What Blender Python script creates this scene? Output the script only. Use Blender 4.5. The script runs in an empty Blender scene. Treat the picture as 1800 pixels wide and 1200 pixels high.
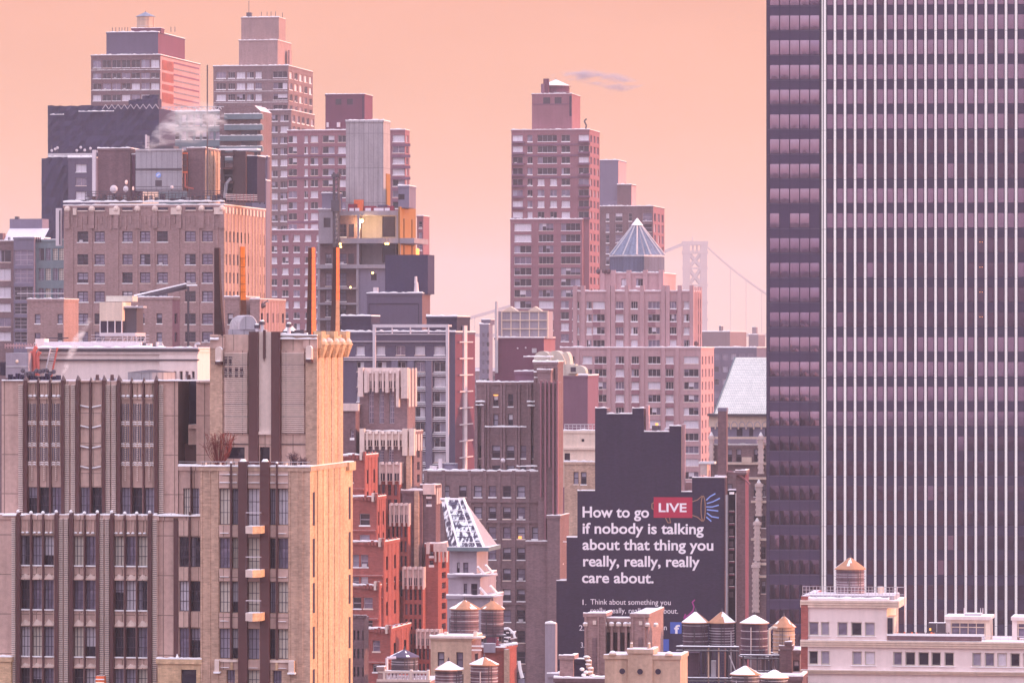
import bpy, math, random
import numpy as np
from math import radians as R, sin, cos, pi
random.seed(11)
SC = bpy.context.scene
COL = SC.collection

# ---------------------------------------------------------------- camera, sky, sun, exposure
F = 8400.0; CX = 900.0; CY = 600.0; H = 105.0      # focal length in photo pixels, horizon row, eye height
cam = bpy.data.cameras.new("camera"); camo = bpy.data.objects.new("camera", cam); COL.objects.link(camo)
cam.sensor_width = 36.0; cam.lens = F / 1800 * 36.0; cam.clip_start = 5; cam.clip_end = 40000
camo.location = (0, 0, H); camo.rotation_euler = (R(90), 0, 0)
SC.camera = camo
SC.view_settings.view_transform = 'Standard'; SC.view_settings.look = 'None'
SC.view_settings.gamma = 1.0; SC.view_settings.use_curve_mapping = False
SC.view_settings.exposure = 0.42
HAZE = 9.5e-5
SUN_EL = 6.0; SUN_AZ = -4.0       # azimuth measured from +X towards +Y
w = bpy.data.worlds.new("World"); SC.world = w; w.use_nodes = True
nt = w.node_tree; nt.nodes.clear()
out = nt.nodes.new('ShaderNodeOutputWorld'); bg = nt.nodes.new('ShaderNodeBackground')
sky = nt.nodes.new('ShaderNodeTexSky'); sky.sky_type = 'NISHITA'; sky.sun_disc = False
sky.sun_elevation = R(SUN_EL); sky.sun_rotation = R(90 - SUN_AZ); sky.dust_density = 4.0
tc = nt.nodes.new('ShaderNodeTexCoord'); sp = nt.nodes.new('ShaderNodeSeparateXYZ')
nt.links.new(tc.outputs['Generated'], sp.inputs[0])
def ramp(src, pts, interp='LINEAR'):
    r = nt.nodes.new('ShaderNodeValToRGB'); e = r.color_ramp; e.interpolation = interp
    while len(e.elements) < len(pts): e.elements.new(0.5)
    for el, (p, c) in zip(e.elements, pts): el.position = p; el.color = (*c, 1)
    nt.links.new(src, r.inputs[0]); return r.outputs[0]
def wmath(op, a, b=0.0):
    m = nt.nodes.new('ShaderNodeMath'); m.operation = op
    for i, s in enumerate((a, b)):
        if isinstance(s, float): m.inputs[i].default_value = s
        else: nt.links.new(s, m.inputs[i])
    return m.outputs[0]
elev = wmath('ADD', wmath('MULTIPLY', sp.outputs[2], 0.5), 0.5)
# afterglow: peach at the horizon, salmon just above it, lavender overhead (elevation z -> 0.5 + z/2)
glow = ramp(elev, [(0.40, (0.36, .27, .33)), (0.492, (0.55, .40, .42)), (0.500, (0.72, .40, .22)), (0.512, (0.68, .345, .20)),
                   (0.536, (0.65, .285, .20)), (0.60, (0.80, .58, .58)), (0.75, (1.15, 1.08, 1.28)), (1.0, (1.12, 1.16, 1.55))])
tint = nt.nodes.new('ShaderNodeMix'); tint.data_type = 'RGBA'; tint.blend_type = 'ADD'; tint.inputs[0].default_value = 0.05
back = ramp(elev, [(0.40, (0.30, .24, .31)), (0.49, (0.42, .33, .40)), (0.500, (0.72, .52, .58)), (0.53, (0.84, .64, .71)), (0.60, (1.12, 1.02, 1.15)), (0.75, (1.32, 1.30, 1.56)), (1.0, (1.12, 1.16, 1.55))])
side_ = wmath('ADD', wmath('MULTIPLY', sp.outputs[1], -1.1), 0.35)
bm_ = nt.nodes.new('ShaderNodeMix'); bm_.data_type = 'RGBA'; cl = nt.nodes.new('ShaderNodeClamp'); nt.links.new(side_, cl.inputs[0]); nt.links.new(cl.outputs[0], bm_.inputs[0])
nt.links.new(glow, bm_.inputs[6]); nt.links.new(back, bm_.inputs[7]); glow = bm_.outputs[2]
nt.links.new(glow, tint.inputs[6]); nt.links.new(sky.outputs[0], tint.inputs[7])
wn = nt.nodes.new('ShaderNodeTexNoise'); wn.inputs['Scale'].default_value = 9.0; wn.inputs['Detail'].default_value = 5
wm = nt.nodes.new('ShaderNodeMapping'); wm.inputs['Scale'].default_value = (1, 1, 4.5); nt.links.new(tc.outputs['Generated'], wm.inputs[0]); nt.links.new(wm.outputs[0], wn.inputs['Vector'])
wv = nt.nodes.new('ShaderNodeVectorMath'); wv.operation = 'SCALE'; nt.links.new(tint.outputs[2], wv.inputs[0]); nt.links.new(wmath('ADD', wmath('MULTIPLY', wn.outputs['Fac'], .22), .89), wv.inputs['Scale'])
nt.links.new(wv.outputs[0], bg.inputs[0]); bg.inputs[1].default_value = 1.0
nt.links.new(bg.outputs[0], out.inputs[0])
sl = bpy.data.lights.new("sun", 'SUN'); sl.energy = 3.9; sl.angle = R(0.6); sl.color = (1.0, 0.45, 0.25)
so = bpy.data.objects.new("sun", sl); COL.objects.link(so)
so.rotation_euler = (R(90 - SUN_EL), 0, R(SUN_AZ + 90)); so.location = (600, 200, 300)
SC.cycles.max_bounces = 6; SC.cycles.diffuse_bounces = 3; SC.cycles.glossy_bounces = 3
SC.cycles.volume_bounces = 1; SC.cycles.transmission_bounces = 3; SC.cycles.transparent_max_bounces = 12

# ---------------------------------------------------------------- materials
def lin(h):
    if isinstance(h, tuple): return h
    h = h.lstrip('#'); o = []
    for i in (0, 2, 4):
        c = int(h[i:i+2], 16) / 255
        o.append(c / 12.92 if c <= .04045 else ((c + .055) / 1.055) ** 2.4)
    return tuple(o)
MATS = {}
def mat(name, col, rough=.85, var=.16, streak=.10, joint=None, metal=0.0, bump=0.0, spec=.3, emit=0.0, scale=1.0, brick=None, snowy=0.0):
    """Procedural surface: base colour broken by cloudy stains, fine grain, rain streaks, optional panel joints or brick."""
    if name in MATS: return MATS[name]
    m = bpy.data.materials.new(name); m.use_nodes = True; t = m.node_tree; n = t.nodes; l = t.links
    b = n['Principled BSDF']; b.inputs['Roughness'].default_value = rough; b.inputs['Metallic'].default_value = metal
    b.inputs['Specular IOR Level'].default_value = spec
    c = lin(col)
    tc = n.new('ShaderNodeTexCoord')
    def mth(op, a, bb, clamp=False):
        q = n.new('ShaderNodeMath'); q.operation = op; q.use_clamp = clamp
        for i, s in enumerate((a, bb)):
            if isinstance(s, (int, float)): q.inputs[i].default_value = s
            else: l.new(s, q.inputs[i])
        return q.outputs[0]
    def noise(sc, det=3.0, mapping=None):
        q = n.new('ShaderNodeTexNoise'); q.inputs['Scale'].default_value = sc; q.inputs['Detail'].default_value = det
        src = tc.outputs['Object']
        if mapping:
            mp = n.new('ShaderNodeMapping'); mp.inputs['Scale'].default_value = mapping; l.new(src, mp.inputs[0]); src = mp.outputs[0]
        l.new(src, q.inputs['Vector']); return q.outputs['Fac']
    f = mth('MULTIPLY', mth('SUBTRACT', noise(.22 * scale, 4), .5), 3.0 * var)
    f = mth('ADD', f, mth('MULTIPLY', mth('SUBTRACT', noise(2.6 * scale, 5), .5), 3.2 * var))
    f = mth('ADD', f, mth('MULTIPLY', mth('SUBTRACT', noise(1.0 * scale, 3, (1.6, 1.6, .09)), .5), 3.5 * streak))
    if joint or brick:
        bw, bh, mort = joint or (.42, .16, .03)
        s2 = n.new('ShaderNodeSeparateXYZ'); l.new(tc.outputs['Object'], s2.inputs[0])
        cb = n.new('ShaderNodeCombineXYZ'); l.new(mth('ADD', s2.outputs[0], s2.outputs[1]), cb.inputs[0]); l.new(s2.outputs[2], cb.inputs[1])
        bt = n.new('ShaderNodeTexBrick'); bt.inputs['Scale'].default_value = 1.0
        bt.inputs['Brick Width'].default_value = bw; bt.inputs['Row Height'].default_value = bh; bt.inputs['Mortar Size'].default_value = mort
        bt.offset = 0.5 if brick else 0.0
        bt.inputs['Color1'].default_value = (1, 1, 1, 1); k = .68 if brick else .90
        bt.inputs['Color2'].default_value = (k, k, k, 1); bt.inputs['Mortar'].default_value = (.42, .42, .42, 1) if joint else (.85, .85, .85, 1)
        l.new(cb.outputs[0], bt.inputs['Vector'])
        f = mth('MULTIPLY', mth('ADD', f, 1.0), bt.outputs['Color'])
    else: f = mth('ADD', f, 1.0)
    f = mth('MAXIMUM', f, .25)
    vm = n.new('ShaderNodeVectorMath'); vm.operation = 'SCALE'; vm.inputs[0].default_value = c; l.new(f, vm.inputs['Scale'])
    colout = vm.outputs[0]
    if snowy:
        mx = n.new('ShaderNodeMix'); mx.data_type = 'RGBA'; mx.inputs[7].default_value = (.80, .78, .80, 1)
        l.new(colout, mx.inputs[6])
        q = mth('MULTIPLY', mth('SUBTRACT', noise(1.0, 7, (2.6, .8, 1.3)), 1 - snowy), 9.0, True); l.new(q, mx.inputs[0]); colout = mx.outputs[2]
    l.new(colout, b.inputs['Base Color'])
    if emit:
        b.inputs['Emission Color'].default_value = (*c, 1); b.inputs['Emission Strength'].default_value = emit
    if bump:
        bp = n.new('ShaderNodeBump'); bp.inputs['Strength'].default_value = bump; bp.inputs['Distance'].default_value = .05
        l.new(noise(3.5 * scale, 5), bp.inputs['Height']); l.new(bp.outputs[0], b.inputs['Normal'])
    MATS[name] = m; return m
def glass(name, col, metal=.35, rough=.08, wav=.05, var=.25, scale=.9):
    m = mat(name, col, rough=rough, metal=metal, spec=.6, var=var, streak=.05)
    t = m.node_tree; n = t.nodes; l = t.links; b = n['Principled BSDF']
    tc = n.new('ShaderNodeTexCoord'); q = n.new('ShaderNodeTexNoise'); q.inputs['Scale'].default_value = scale; q.inputs['Detail'].default_value = 2
    l.new(tc.outputs['Object'], q.inputs['Vector'])
    bp = n.new('ShaderNodeBump'); bp.inputs['Strength'].default_value = 1.0; bp.inputs['Distance'].default_value = wav
    l.new(q.outputs['Fac'], bp.inputs['Height']); l.new(bp.outputs[0], b.inputs['Normal'])
    return m

mat('snow', '#f4ecee', .75, .05, .0, bump=.3)
mat('snow_roof', '#ddd0d8', .8, .10, .0, bump=.3)
mat('stone_tan', '#cca89c', .85, .15, .18, joint=(1.3, 2.6, .035))
mat('stone_mid', '#c29e94', .85, .15, .20, joint=(1.9, 3.4, .04))
mat('stone_light', '#dcc2b8', .85, .10, .12)
mat('brick_tan', '#c8a28e', .9, .20, .14, bump=.5, brick=True)
mat('brick_peach', '#cfa888', .9, .22, .26, bump=.4, brick=True)
mat('maroon_metal', '#522a2c', .45, .12, .10, spec=.5)
mat('brown_fin', '#50282a', .4, .12, .1, spec=.5)
mat('dark_brown', '#4c3438', .7, .15, .1)
mat('dark_gap', '#3a2c40', .8, .1, .05)
mat('frame_dark', '#4a3a4c', .6, .05, .02)
mat('frame_light', '#b5a5b0', .6, .05, .02)
mat('frame_white', '#d8c8cc', .6, .05, .02)
mat('brick_taupe', '#a98684', .9, .14, .14, brick=True)
mat('brick_brown', '#86696d', .9, .16, .16, brick=True)
mat('brick_dusk', '#7a5c62', .9, .16, .16, brick=True)
mat('brick_red', '#a45a54', .9, .14, .14, brick=True)
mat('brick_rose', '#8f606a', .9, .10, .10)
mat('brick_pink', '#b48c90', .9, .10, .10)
mat('brick_violet', '#7a5468', .9, .08, .08)
mat('maroon_wall', '#6d3c50', .85, .10, .10)
mat('terracotta_white', '#d3b8b2', .8, .14, .16)
mat('cream', '#dcc0b0', .8, .08, .12)
mat('cream_block', '#c2a08c', .85, .16, .2)
mat('pink_white', '#e2cbc8', .7, .05, .08)
mat('plaster_grey', '#9a8c98', .85, .08, .14)
mat('concrete', '#a89ba0', .9, .12, .2, joint=(1.05, 7.5, .04))
mat('concrete_slab', '#93868f', .9, .12, .1)
mat('navy_net', '#3c3450', .95, .16, .12)
mat('wall_black', '#3a2e46', .9, .10, .12, brick=True)
mat('slate', '#5c5066', .85, .10, .08)
mat('slate_light', '#776c80', .85, .10, .08)
mat('green_grey', '#6e7880', .7, .10, .08)
mat('metal_grey', '#a39aa2', .5, .08, .16, joint=(1.0, 6.2, .03))
mat('metal_light', '#bdb2b8', .5, .12, .12)
mat('metal_dark', '#50444e', .5, .1, .1)
mat('duct_cream', '#c8bbb0', .6, .08, .1)
mat('yellow_sheath', '#946434', .8, .06, .06)
mat('red_stuff', '#8c2c40', .8, .2, .1)
mat('orange_bright', '#e06a3c', .8, .2, .1)  # plain bright orange, no emission
mat('wood_tank', '#7a5f68', .9, .2, .3)
mat('wood_tank_dark', '#57404f', .9, .2, .3)
mat('wood_tank_pale', '#b89884', .9, .15, .25)
mat('hoop', '#4a3a44', .6, .05, .02)
mat('roof_tan', '#b98468', .85, .12, .1)
mat('zinc', '#7d7f92', .5, .25, .2, metal=.2)
mat('zinc_dark', '#5a5a70', .6, .2, .3)
mat('green_roof', '#efe6de', .8, .10, .10)
mat('steel_white', '#d9c8ce', .55, .04, .05)
mat('tower_fin', '#faf0ec', .5, .02, .03)
mat('spandrel', '#483854', .5, .08, .05, spec=.2)
mat('letter', '#f2e8ee', .8, .02, .01)
mat('sign_red', '#b22a48', .8, .04, .03)
mat('sign_blue', '#4a62b4', .8, .04, .03)
mat('line_blue', '#8fa8e8', .8, .02, .01)
mat('line_tan', '#9c7660', .8, .02, .01)
mat('line_magenta', '#a83a8a', .8, .02, .01)
mat('shrub_red', '#7a3a35', .9, .2, .0)
mat('bare_twig', '#5c444c', .9, .2, .0)
mat('steel_bridge', '#b0968c', .8, .05, .05)
mat('blind', '#d2c6d0', .7, .10, .12)
mat('blind_warm', '#d8c8be', .7, .10, .12)
mat('curtain', '#9c90a2', .75, .12, .3)
mat('lamp_glow', '#ffc46a', .5, .0, .0, emit=7.0)
mat('lamp_warm', '#f0a050', .5, .1, .0, emit=1.3)
mat('copper_sunlit', '#d4702e', .34, .2, .35, metal=.5, spec=.6)
mat('copper', '#6c2a10', .34, .25, .45, metal=.6, spec=.6)
mat('copper_shaded', '#5a3026', .35, .10, .25, metal=.35, spec=.6)
mat('copper_deep_shade', '#40242a', .35, .10, .25, metal=.3, spec=.6)
glass('glass_dark', '#342a3a', .25, .10)
glass('glass_mid', '#82768c', .35, .12)
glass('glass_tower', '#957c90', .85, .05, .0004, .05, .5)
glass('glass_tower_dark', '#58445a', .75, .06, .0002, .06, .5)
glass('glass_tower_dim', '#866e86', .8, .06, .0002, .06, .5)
glass('glass_green', '#8c959c', .4, .12)
glass('glass_rail', '#8c7c88', .3, .1)

# ---------------------------------------------------------------- mesh builder
class MB:
    def __init__(s): s.v = []; s.f = []; s.mi = []; s.mn = []
    def _m(s, name):
        if name not in s.mn: s.mn.append(name)
        return s.mn.index(name)
    def poly(s, pts, m):
        i = len(s.v); s.v += [tuple(p) for p in pts]; s.f.append(tuple(range(i, i + len(pts)))); s.mi.append(s._m(m))
    def box(s, u0, u1, v0, v1, z0, z1, m, skip='', top=None, side=None):
        if u1 < u0: u0, u1 = u1, u0
        if v1 < v0: v0, v1 = v1, v0
        if z1 < z0: z0, z1 = z1, z0
        a = (u0, v0, z0); b = (u1, v0, z0); c = (u1, v1, z0); d = (u0, v1, z0)
        e = (u0, v0, z1); f = (u1, v0, z1); g = (u1, v1, z1); h = (u0, v1, z1)
        for k, q in (('f', (a, b, f, e)), ('r', (b, c, g, f)), ('b', (c, d, h, g)), ('l', (d, a, e, h)), ('t', (e, f, g, h)), ('d', (d, c, b, a))):
            if k in skip: continue
            s.poly(q, top if (k == 't' and top) else side if (k in 'rl' and side) else m)
    def prism(s, ring0, ring1, m, cap=True, mtop=None):
        """closed surface between two rings of the same count (ring0 below, counter-clockwise from above)"""
        n = len(ring0)
        for i in range(n):
            j = (i + 1) % n
            if ring1[i] == ring1[j]: s.poly((ring0[i], ring0[j], ring1[j]), m)
            else: s.poly((ring0[i], ring0[j], ring1[j], ring1[i]), m)
        if cap:
            if ring1[0] != ring1[1]: s.poly(ring1, mtop or m)
            s.poly(tuple(reversed(ring0)), m)
    def cyl(s, cu, cv, z0, z1, r0, r1, m, n=16, cap=True, mtop=None, ph=0.0):
        A = [(cu + r0 * cos(2*pi*i/n + ph), cv + r0 * sin(2*pi*i/n + ph), z0) for i in range(n)]
        B_ = [(cu + r1 * cos(2*pi*i/n + ph), cv + r1 * sin(2*pi*i/n + ph), z1) for i in range(n)]
        s.prism(A, B_, m, cap, mtop)
    def rod(s, p, q, r, m, n=5):
        dx, dy, dz = (q[i] - p[i] for i in range(3)); L = math.sqrt(dx*dx + dy*dy + dz*dz) or 1e-6
        d = (dx / L, dy / L, dz / L); a = (0, 0, 1) if abs(d[2]) < .9 else (1, 0, 0)
        x = (a[1]*d[2]-a[2]*d[1], a[2]*d[0]-a[0]*d[2], a[0]*d[1]-a[1]*d[0]); k = math.sqrt(sum(c*c for c in x)); x = tuple(c/k for c in x)
        y = (d[1]*x[2]-d[2]*x[1], d[2]*x[0]-d[0]*x[2], d[0]*x[1]-d[1]*x[0])
        def ring(c): return [tuple(c[k] + r*(x[k]*cos(2*pi*i/n) + y[k]*sin(2*pi*i/n)) for k in range(3)) for i in range(n)]
        s.prism(ring(p), ring(q), m)
    def path(s, pts, r, m, n=5):
        for a, b in zip(pts, pts[1:]): s.rod(a, b, r, m, n)
    def ball(s, c, r, m, n=10, k=6, sz=1.0):
        rings = []
        for j in range(1, k):
            t = pi * j / k; rings.append([(c[0] + r*sin(t)*cos(2*pi*i/n), c[1] + r*sin(t)*sin(2*pi*i/n), c[2] - r*sz*cos(t)) for i in range(n)])
        s.prism([(c[0], c[1], c[2] - r*sz)] * n, rings[0], m, cap=False) if False else None
        for i in range(n):
            s.poly((rings[0][(i+1) % n], rings[0][i], (c[0], c[1], c[2] - r*sz)), m)
            s.poly((rings[-1][i], rings[-1][(i+1) % n], (c[0], c[1], c[2] + r*sz)), m)
        for a, b in zip(rings, rings[1:]): s.prism(a, b, m, cap=False)
    def snow(s, u0, u1, v0, v1, z, h, m='snow', step=None):
        """an uneven bank of snow lying along u"""
        L = u1 - u0
        if L <= 0: return
        n = max(2, min(40, int(L / (step or max(.35, h * 1.6)))))
        us = [u0 + L * i / n for i in range(n + 1)]; hs = [h * random.uniform(.45, 1.25) for _ in us]
        vm = v0 + (v1 - v0) * .5
        for i in range(n):
            a, b = us[i], us[i+1]; p, q = hs[i], hs[i+1]
            s.poly(((a, v0, z), (b, v0, z), (b, v0, z + q * .7), (a, v0, z + p * .7)), m)
            s.poly(((a, v0, z + p*.7), (b, v0, z + q*.7), (b, vm, z + q), (a, vm, z + p)), m)
            s.poly(((a, vm, z + p), (b, vm, z + q), (b, v1, z), (a, v1, z)), m)
        s.poly(((u0, v1, z), (u0, v0, z), (u0, v0, z + hs[0]*.7), (u0, vm, z + hs[0])), m)
        s.poly(((u1, v0, z), (u1, v1, z), (u1, vm, z + hs[-1]), (u1, v0, z + hs[-1]*.7)), m)
    def mesh(s, name):
        me = bpy.data.meshes.new(name); me.from_pydata(s.v, [], s.f)
        for k in s.mn: me.materials.append(MATS[k])
        me.polygons.foreach_set('material_index', s.mi); me.update(); return me
    FINE = {'pilaster', 'pier', 'column', 'spandrel_panel', 'floor_slab', 'balcony', 'porthole', 'finial', 'dentil_strip', 'brick_shaft', 'plain_panel', 'bracket', 'fin', 'pinnacle', 'string_course', 'cap', 'louvre', 'step', 'slit_window', 'shaft_rib', 'capital', 'ceiling_lamp', 'cap_panel', 'dormer', 'ledge', 'snow_ledge', 'brick_rib', 'recess'}
    def split(s, fine):
        n = len(s.f)
        if n < 2 or n > 9000: return [s]
        par = list(range(n))
        def find(a):
            while par[a] != a: par[a] = par[par[a]]; a = par[a]
            return a
        at_ = {}
        for i, f in enumerate(s.f):
            for k in f:
                q = tuple(round(c, 3) for c in s.v[k])
                j = at_.setdefault(q, i)
                if j != i: par[find(i)] = find(j)
        roots = sorted({find(i) for i in range(n)}); k = len(roots)
        if k < 2 or k > 900: return [s]
        idx = {r_: i for i, r_ in enumerate(roots)}; isl = [idx[find(i)] for i in range(n)]
        lo = np.full((k, 3), 1e18); hi = np.full((k, 3), -1e18)
        for i, f in enumerate(s.f):
            P_ = np.array([s.v[q] for q in f]); j = isl[i]; lo[j] = np.minimum(lo[j], P_.min(0)); hi[j] = np.maximum(hi[j], P_.max(0))
        size = (hi - lo).max(1); gap = np.maximum(0, np.maximum(lo[:, None] - hi[None], lo[None] - hi[:, None])); gd = np.sqrt((gap**2).sum(2))
        near = gd <= (.03 if fine else np.maximum(.02, .49 * np.maximum(size[:, None], size[None])))
        lab = list(range(k))
        def fd(a):
            while lab[a] != a: lab[a] = lab[lab[a]]; a = lab[a]
            return a
        for a, c in zip(*np.nonzero(np.triu(near, 1))): lab[fd(int(a))] = fd(int(c))
        grp = {}
        for i in range(n): grp.setdefault(fd(isl[i]), []).append(i)
        if len(grp) < 2 or len(grp) > 90: return [s]
        out_ = []
        for g_ in grp.values():
            m = MB()
            for i in g_: m.poly([s.v[q] for q in s.f[i]], s.mn[s.mi[i]])
            out_.append(m)
        return out_
    def build(s, name, parent=None, smooth=False, **props):
        if not s.f: return None
        if parent is not None and not smooth and not props:
            ps = s.split(name in MB.FINE)
            if len(ps) > 1: return [p.build1(name, parent) for p in ps][0]
        return s.build1(name, parent, smooth, **props)
    def build1(s, name, parent=None, smooth=False, **props):
        me = s.mesh(name)
        if smooth:
            me.polygons.foreach_set('use_smooth', [True] * len(me.polygons))
            try: me.set_sharp_from_angle(angle=R(35))
            except Exception: pass
        o = bpy.data.objects.new(name, me); COL.objects.link(o)
        if parent is not None: o.parent = parent
        for k, v in props.items(): o[k] = v
        return o

# ---------------------------------------------------------------- windows
# style: (panes across, panes up, bar, frame material, sill, {variant: weight})
STY = {
 'dh':    (1, 2, .07, 'frame_light', 1, 'DDMMHHC'),
 'dhd':   (1, 2, .11, 'frame_dark', 1, 'DDMHHC'),
 'cross': (2, 3, .15, 'frame_dark', 1, 'DMMHCM'),
 'pair':  (2, 1, .08, 'frame_light', 1, 'DDMCBB'),
 'trip':  (3, 1, .08, 'frame_light', 1, 'DDMCBBX'),
 'quad':  (4, 1, .08, 'frame_light', 1, 'DDXXXB'),
 'plain': (1, 1, .06, 'frame_light', 0, 'DMMC'),
 'slit':  (1, 3, .05, 'frame_dark', 0, 'DDM'),
 'loft':  (3, 5, .06, 'frame_dark', 0, 'CCWW'),
 'tall':  (3, 3, .05, 'frame_dark', 0, 'CCMDHBW'),
 'black': (1, 1, .06, 'frame_dark', 0, 'D'),
 'grid':  (3, 3, .09, 'frame_light', 0, 'DDMD'),
 'beige': (1, 1, .10, 'duct_cream', 0, 'DDMCB'),
 'gothic':(2, 6, .07, 'frame_light', 0, 'MMC'),
 'wide':  (2, 1, .08, 'frame_white', 1, 'DMBBXX'),
 'widew': (3, 1, .08, 'frame_white', 1, 'BBXXDM'),
}
WCACHE = {}
VM = {'D': 'glass_dark', 'M': 'glass_mid', 'C': 'curtain', 'B': 'blind', 'W': 'blind_warm'}
def window_mb(w, h, style, var, frame, pane, o=(0, 0, 0), T=None):
    nx, ny, t, fm, sill, _ = STY[style]
    t = min(t, w / (nx * 4), h / (ny * 4))
    y0, y1, yg = 0.0, .07, .05
    def bx(mb, a, b, c, d, z0, z1, m, skip=''):
        i0 = len(mb.v); mb.box(a, b, c, d, z0, z1, m, skip)
        if T: mb.v[i0:] = [T(p) for p in mb.v[i0:]]
    g = .008
    bx(frame, g, t, y0, y1, g, h-g, fm); bx(frame, w-t, w-g, y0, y1, g, h-g, fm)
    bx(frame, t, w-t, y0+.003, y1, g, t, fm); bx(frame, t, w-t, y0+.003, y1, h-t, h-g, fm)
    for i in range(1, nx): bx(frame, w*i/nx - t*.4, w*i/nx + t*.4, y0+.006, y1, t, h-t, fm)
    for j in range(1, ny):
        tt = t * (.45 if ny > 2 else .6); bx(frame, t, w-t, y0+.009, y1, h*j/ny - tt, h*j/ny + tt, fm)
    far_ = frame is pane
    if sill: bx(frame, -.08, w+.08, -.34, -.01, -.24 if far_ else -.12, .06 if far_ else random.choice((.03, .06, .02)), 'snow' if var[1] != 'n' or far_ else 'stone_light')
    rnd = random.Random(var + style)
    if var in ('Mc', 'Da') and style in ('dh', 'dhd', 'cross', 'pair') and w > .6: bx(frame, w*.2, w*.2 + .62, -.42, .04, 0, .42, 'metal_light')
    def q(u0, u1, z0, z1, m):
        p = ((u0, yg, z0), (u1, yg, z0), (u1, yg, z1), (u0, yg, z1))
        if T: p = tuple(T(k) for k in p)
        pane.poly(p, m)
    v = var[0]
    if v == 'X':                       # each light its own blind or glass
        for i in range(nx):
            k = rnd.choice('DDMBBC'); zz = h * rnd.choice((0, 0, .35, .6))
            q(w*i/nx, w*(i+1)/nx, 0, zz, VM['D']) if zz else None
            q(w*i/nx, w*(i+1)/nx, zz, h, VM[k])
    elif v == 'H':
        k = rnd.choice((.35, .5, .6)); q(0, w, 0, h*k, VM['D']); q(0, w, h*k, h, VM[rnd.choice('BC')])
    elif v == 'C' and nx > 1:
        a = w * rnd.choice((.25, .4, .5)); q(0, a, 0, h, VM['C']); q(a, w, 0, h, VM[rnd.choice('CDM')])
    else: q(0, w, 0, h, VM[v])
def window_obj(w, h, style, parent, loc, rot, detail, rnd):
    var = rnd.choice(STY[style][5]) + rnd.choice('abcn')
    key = (round(w, 1) if not detail else round(w, 2), round(h, 1) if not detail else round(h, 2), style, var, detail)
    if key not in WCACHE:
        f = MB(); p = MB() if detail else f
        window_mb(key[0], key[1], style, var, f, p)
        WCACHE[key] = (f.mesh('window'), p.mesh('pane') if detail else None)
    fm, pm = WCACHE[key]
    o = bpy.data.objects.new('window', fm); COL.objects.link(o); o.parent = parent
    o.location = loc; o.rotation_euler = (0, 0, rot); o.scale = (w / key[0], 1, h / key[1])
    if pm:
        c = bpy.data.objects.new('pane', pm); COL.objects.link(c); c.parent = o
    return o

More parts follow.
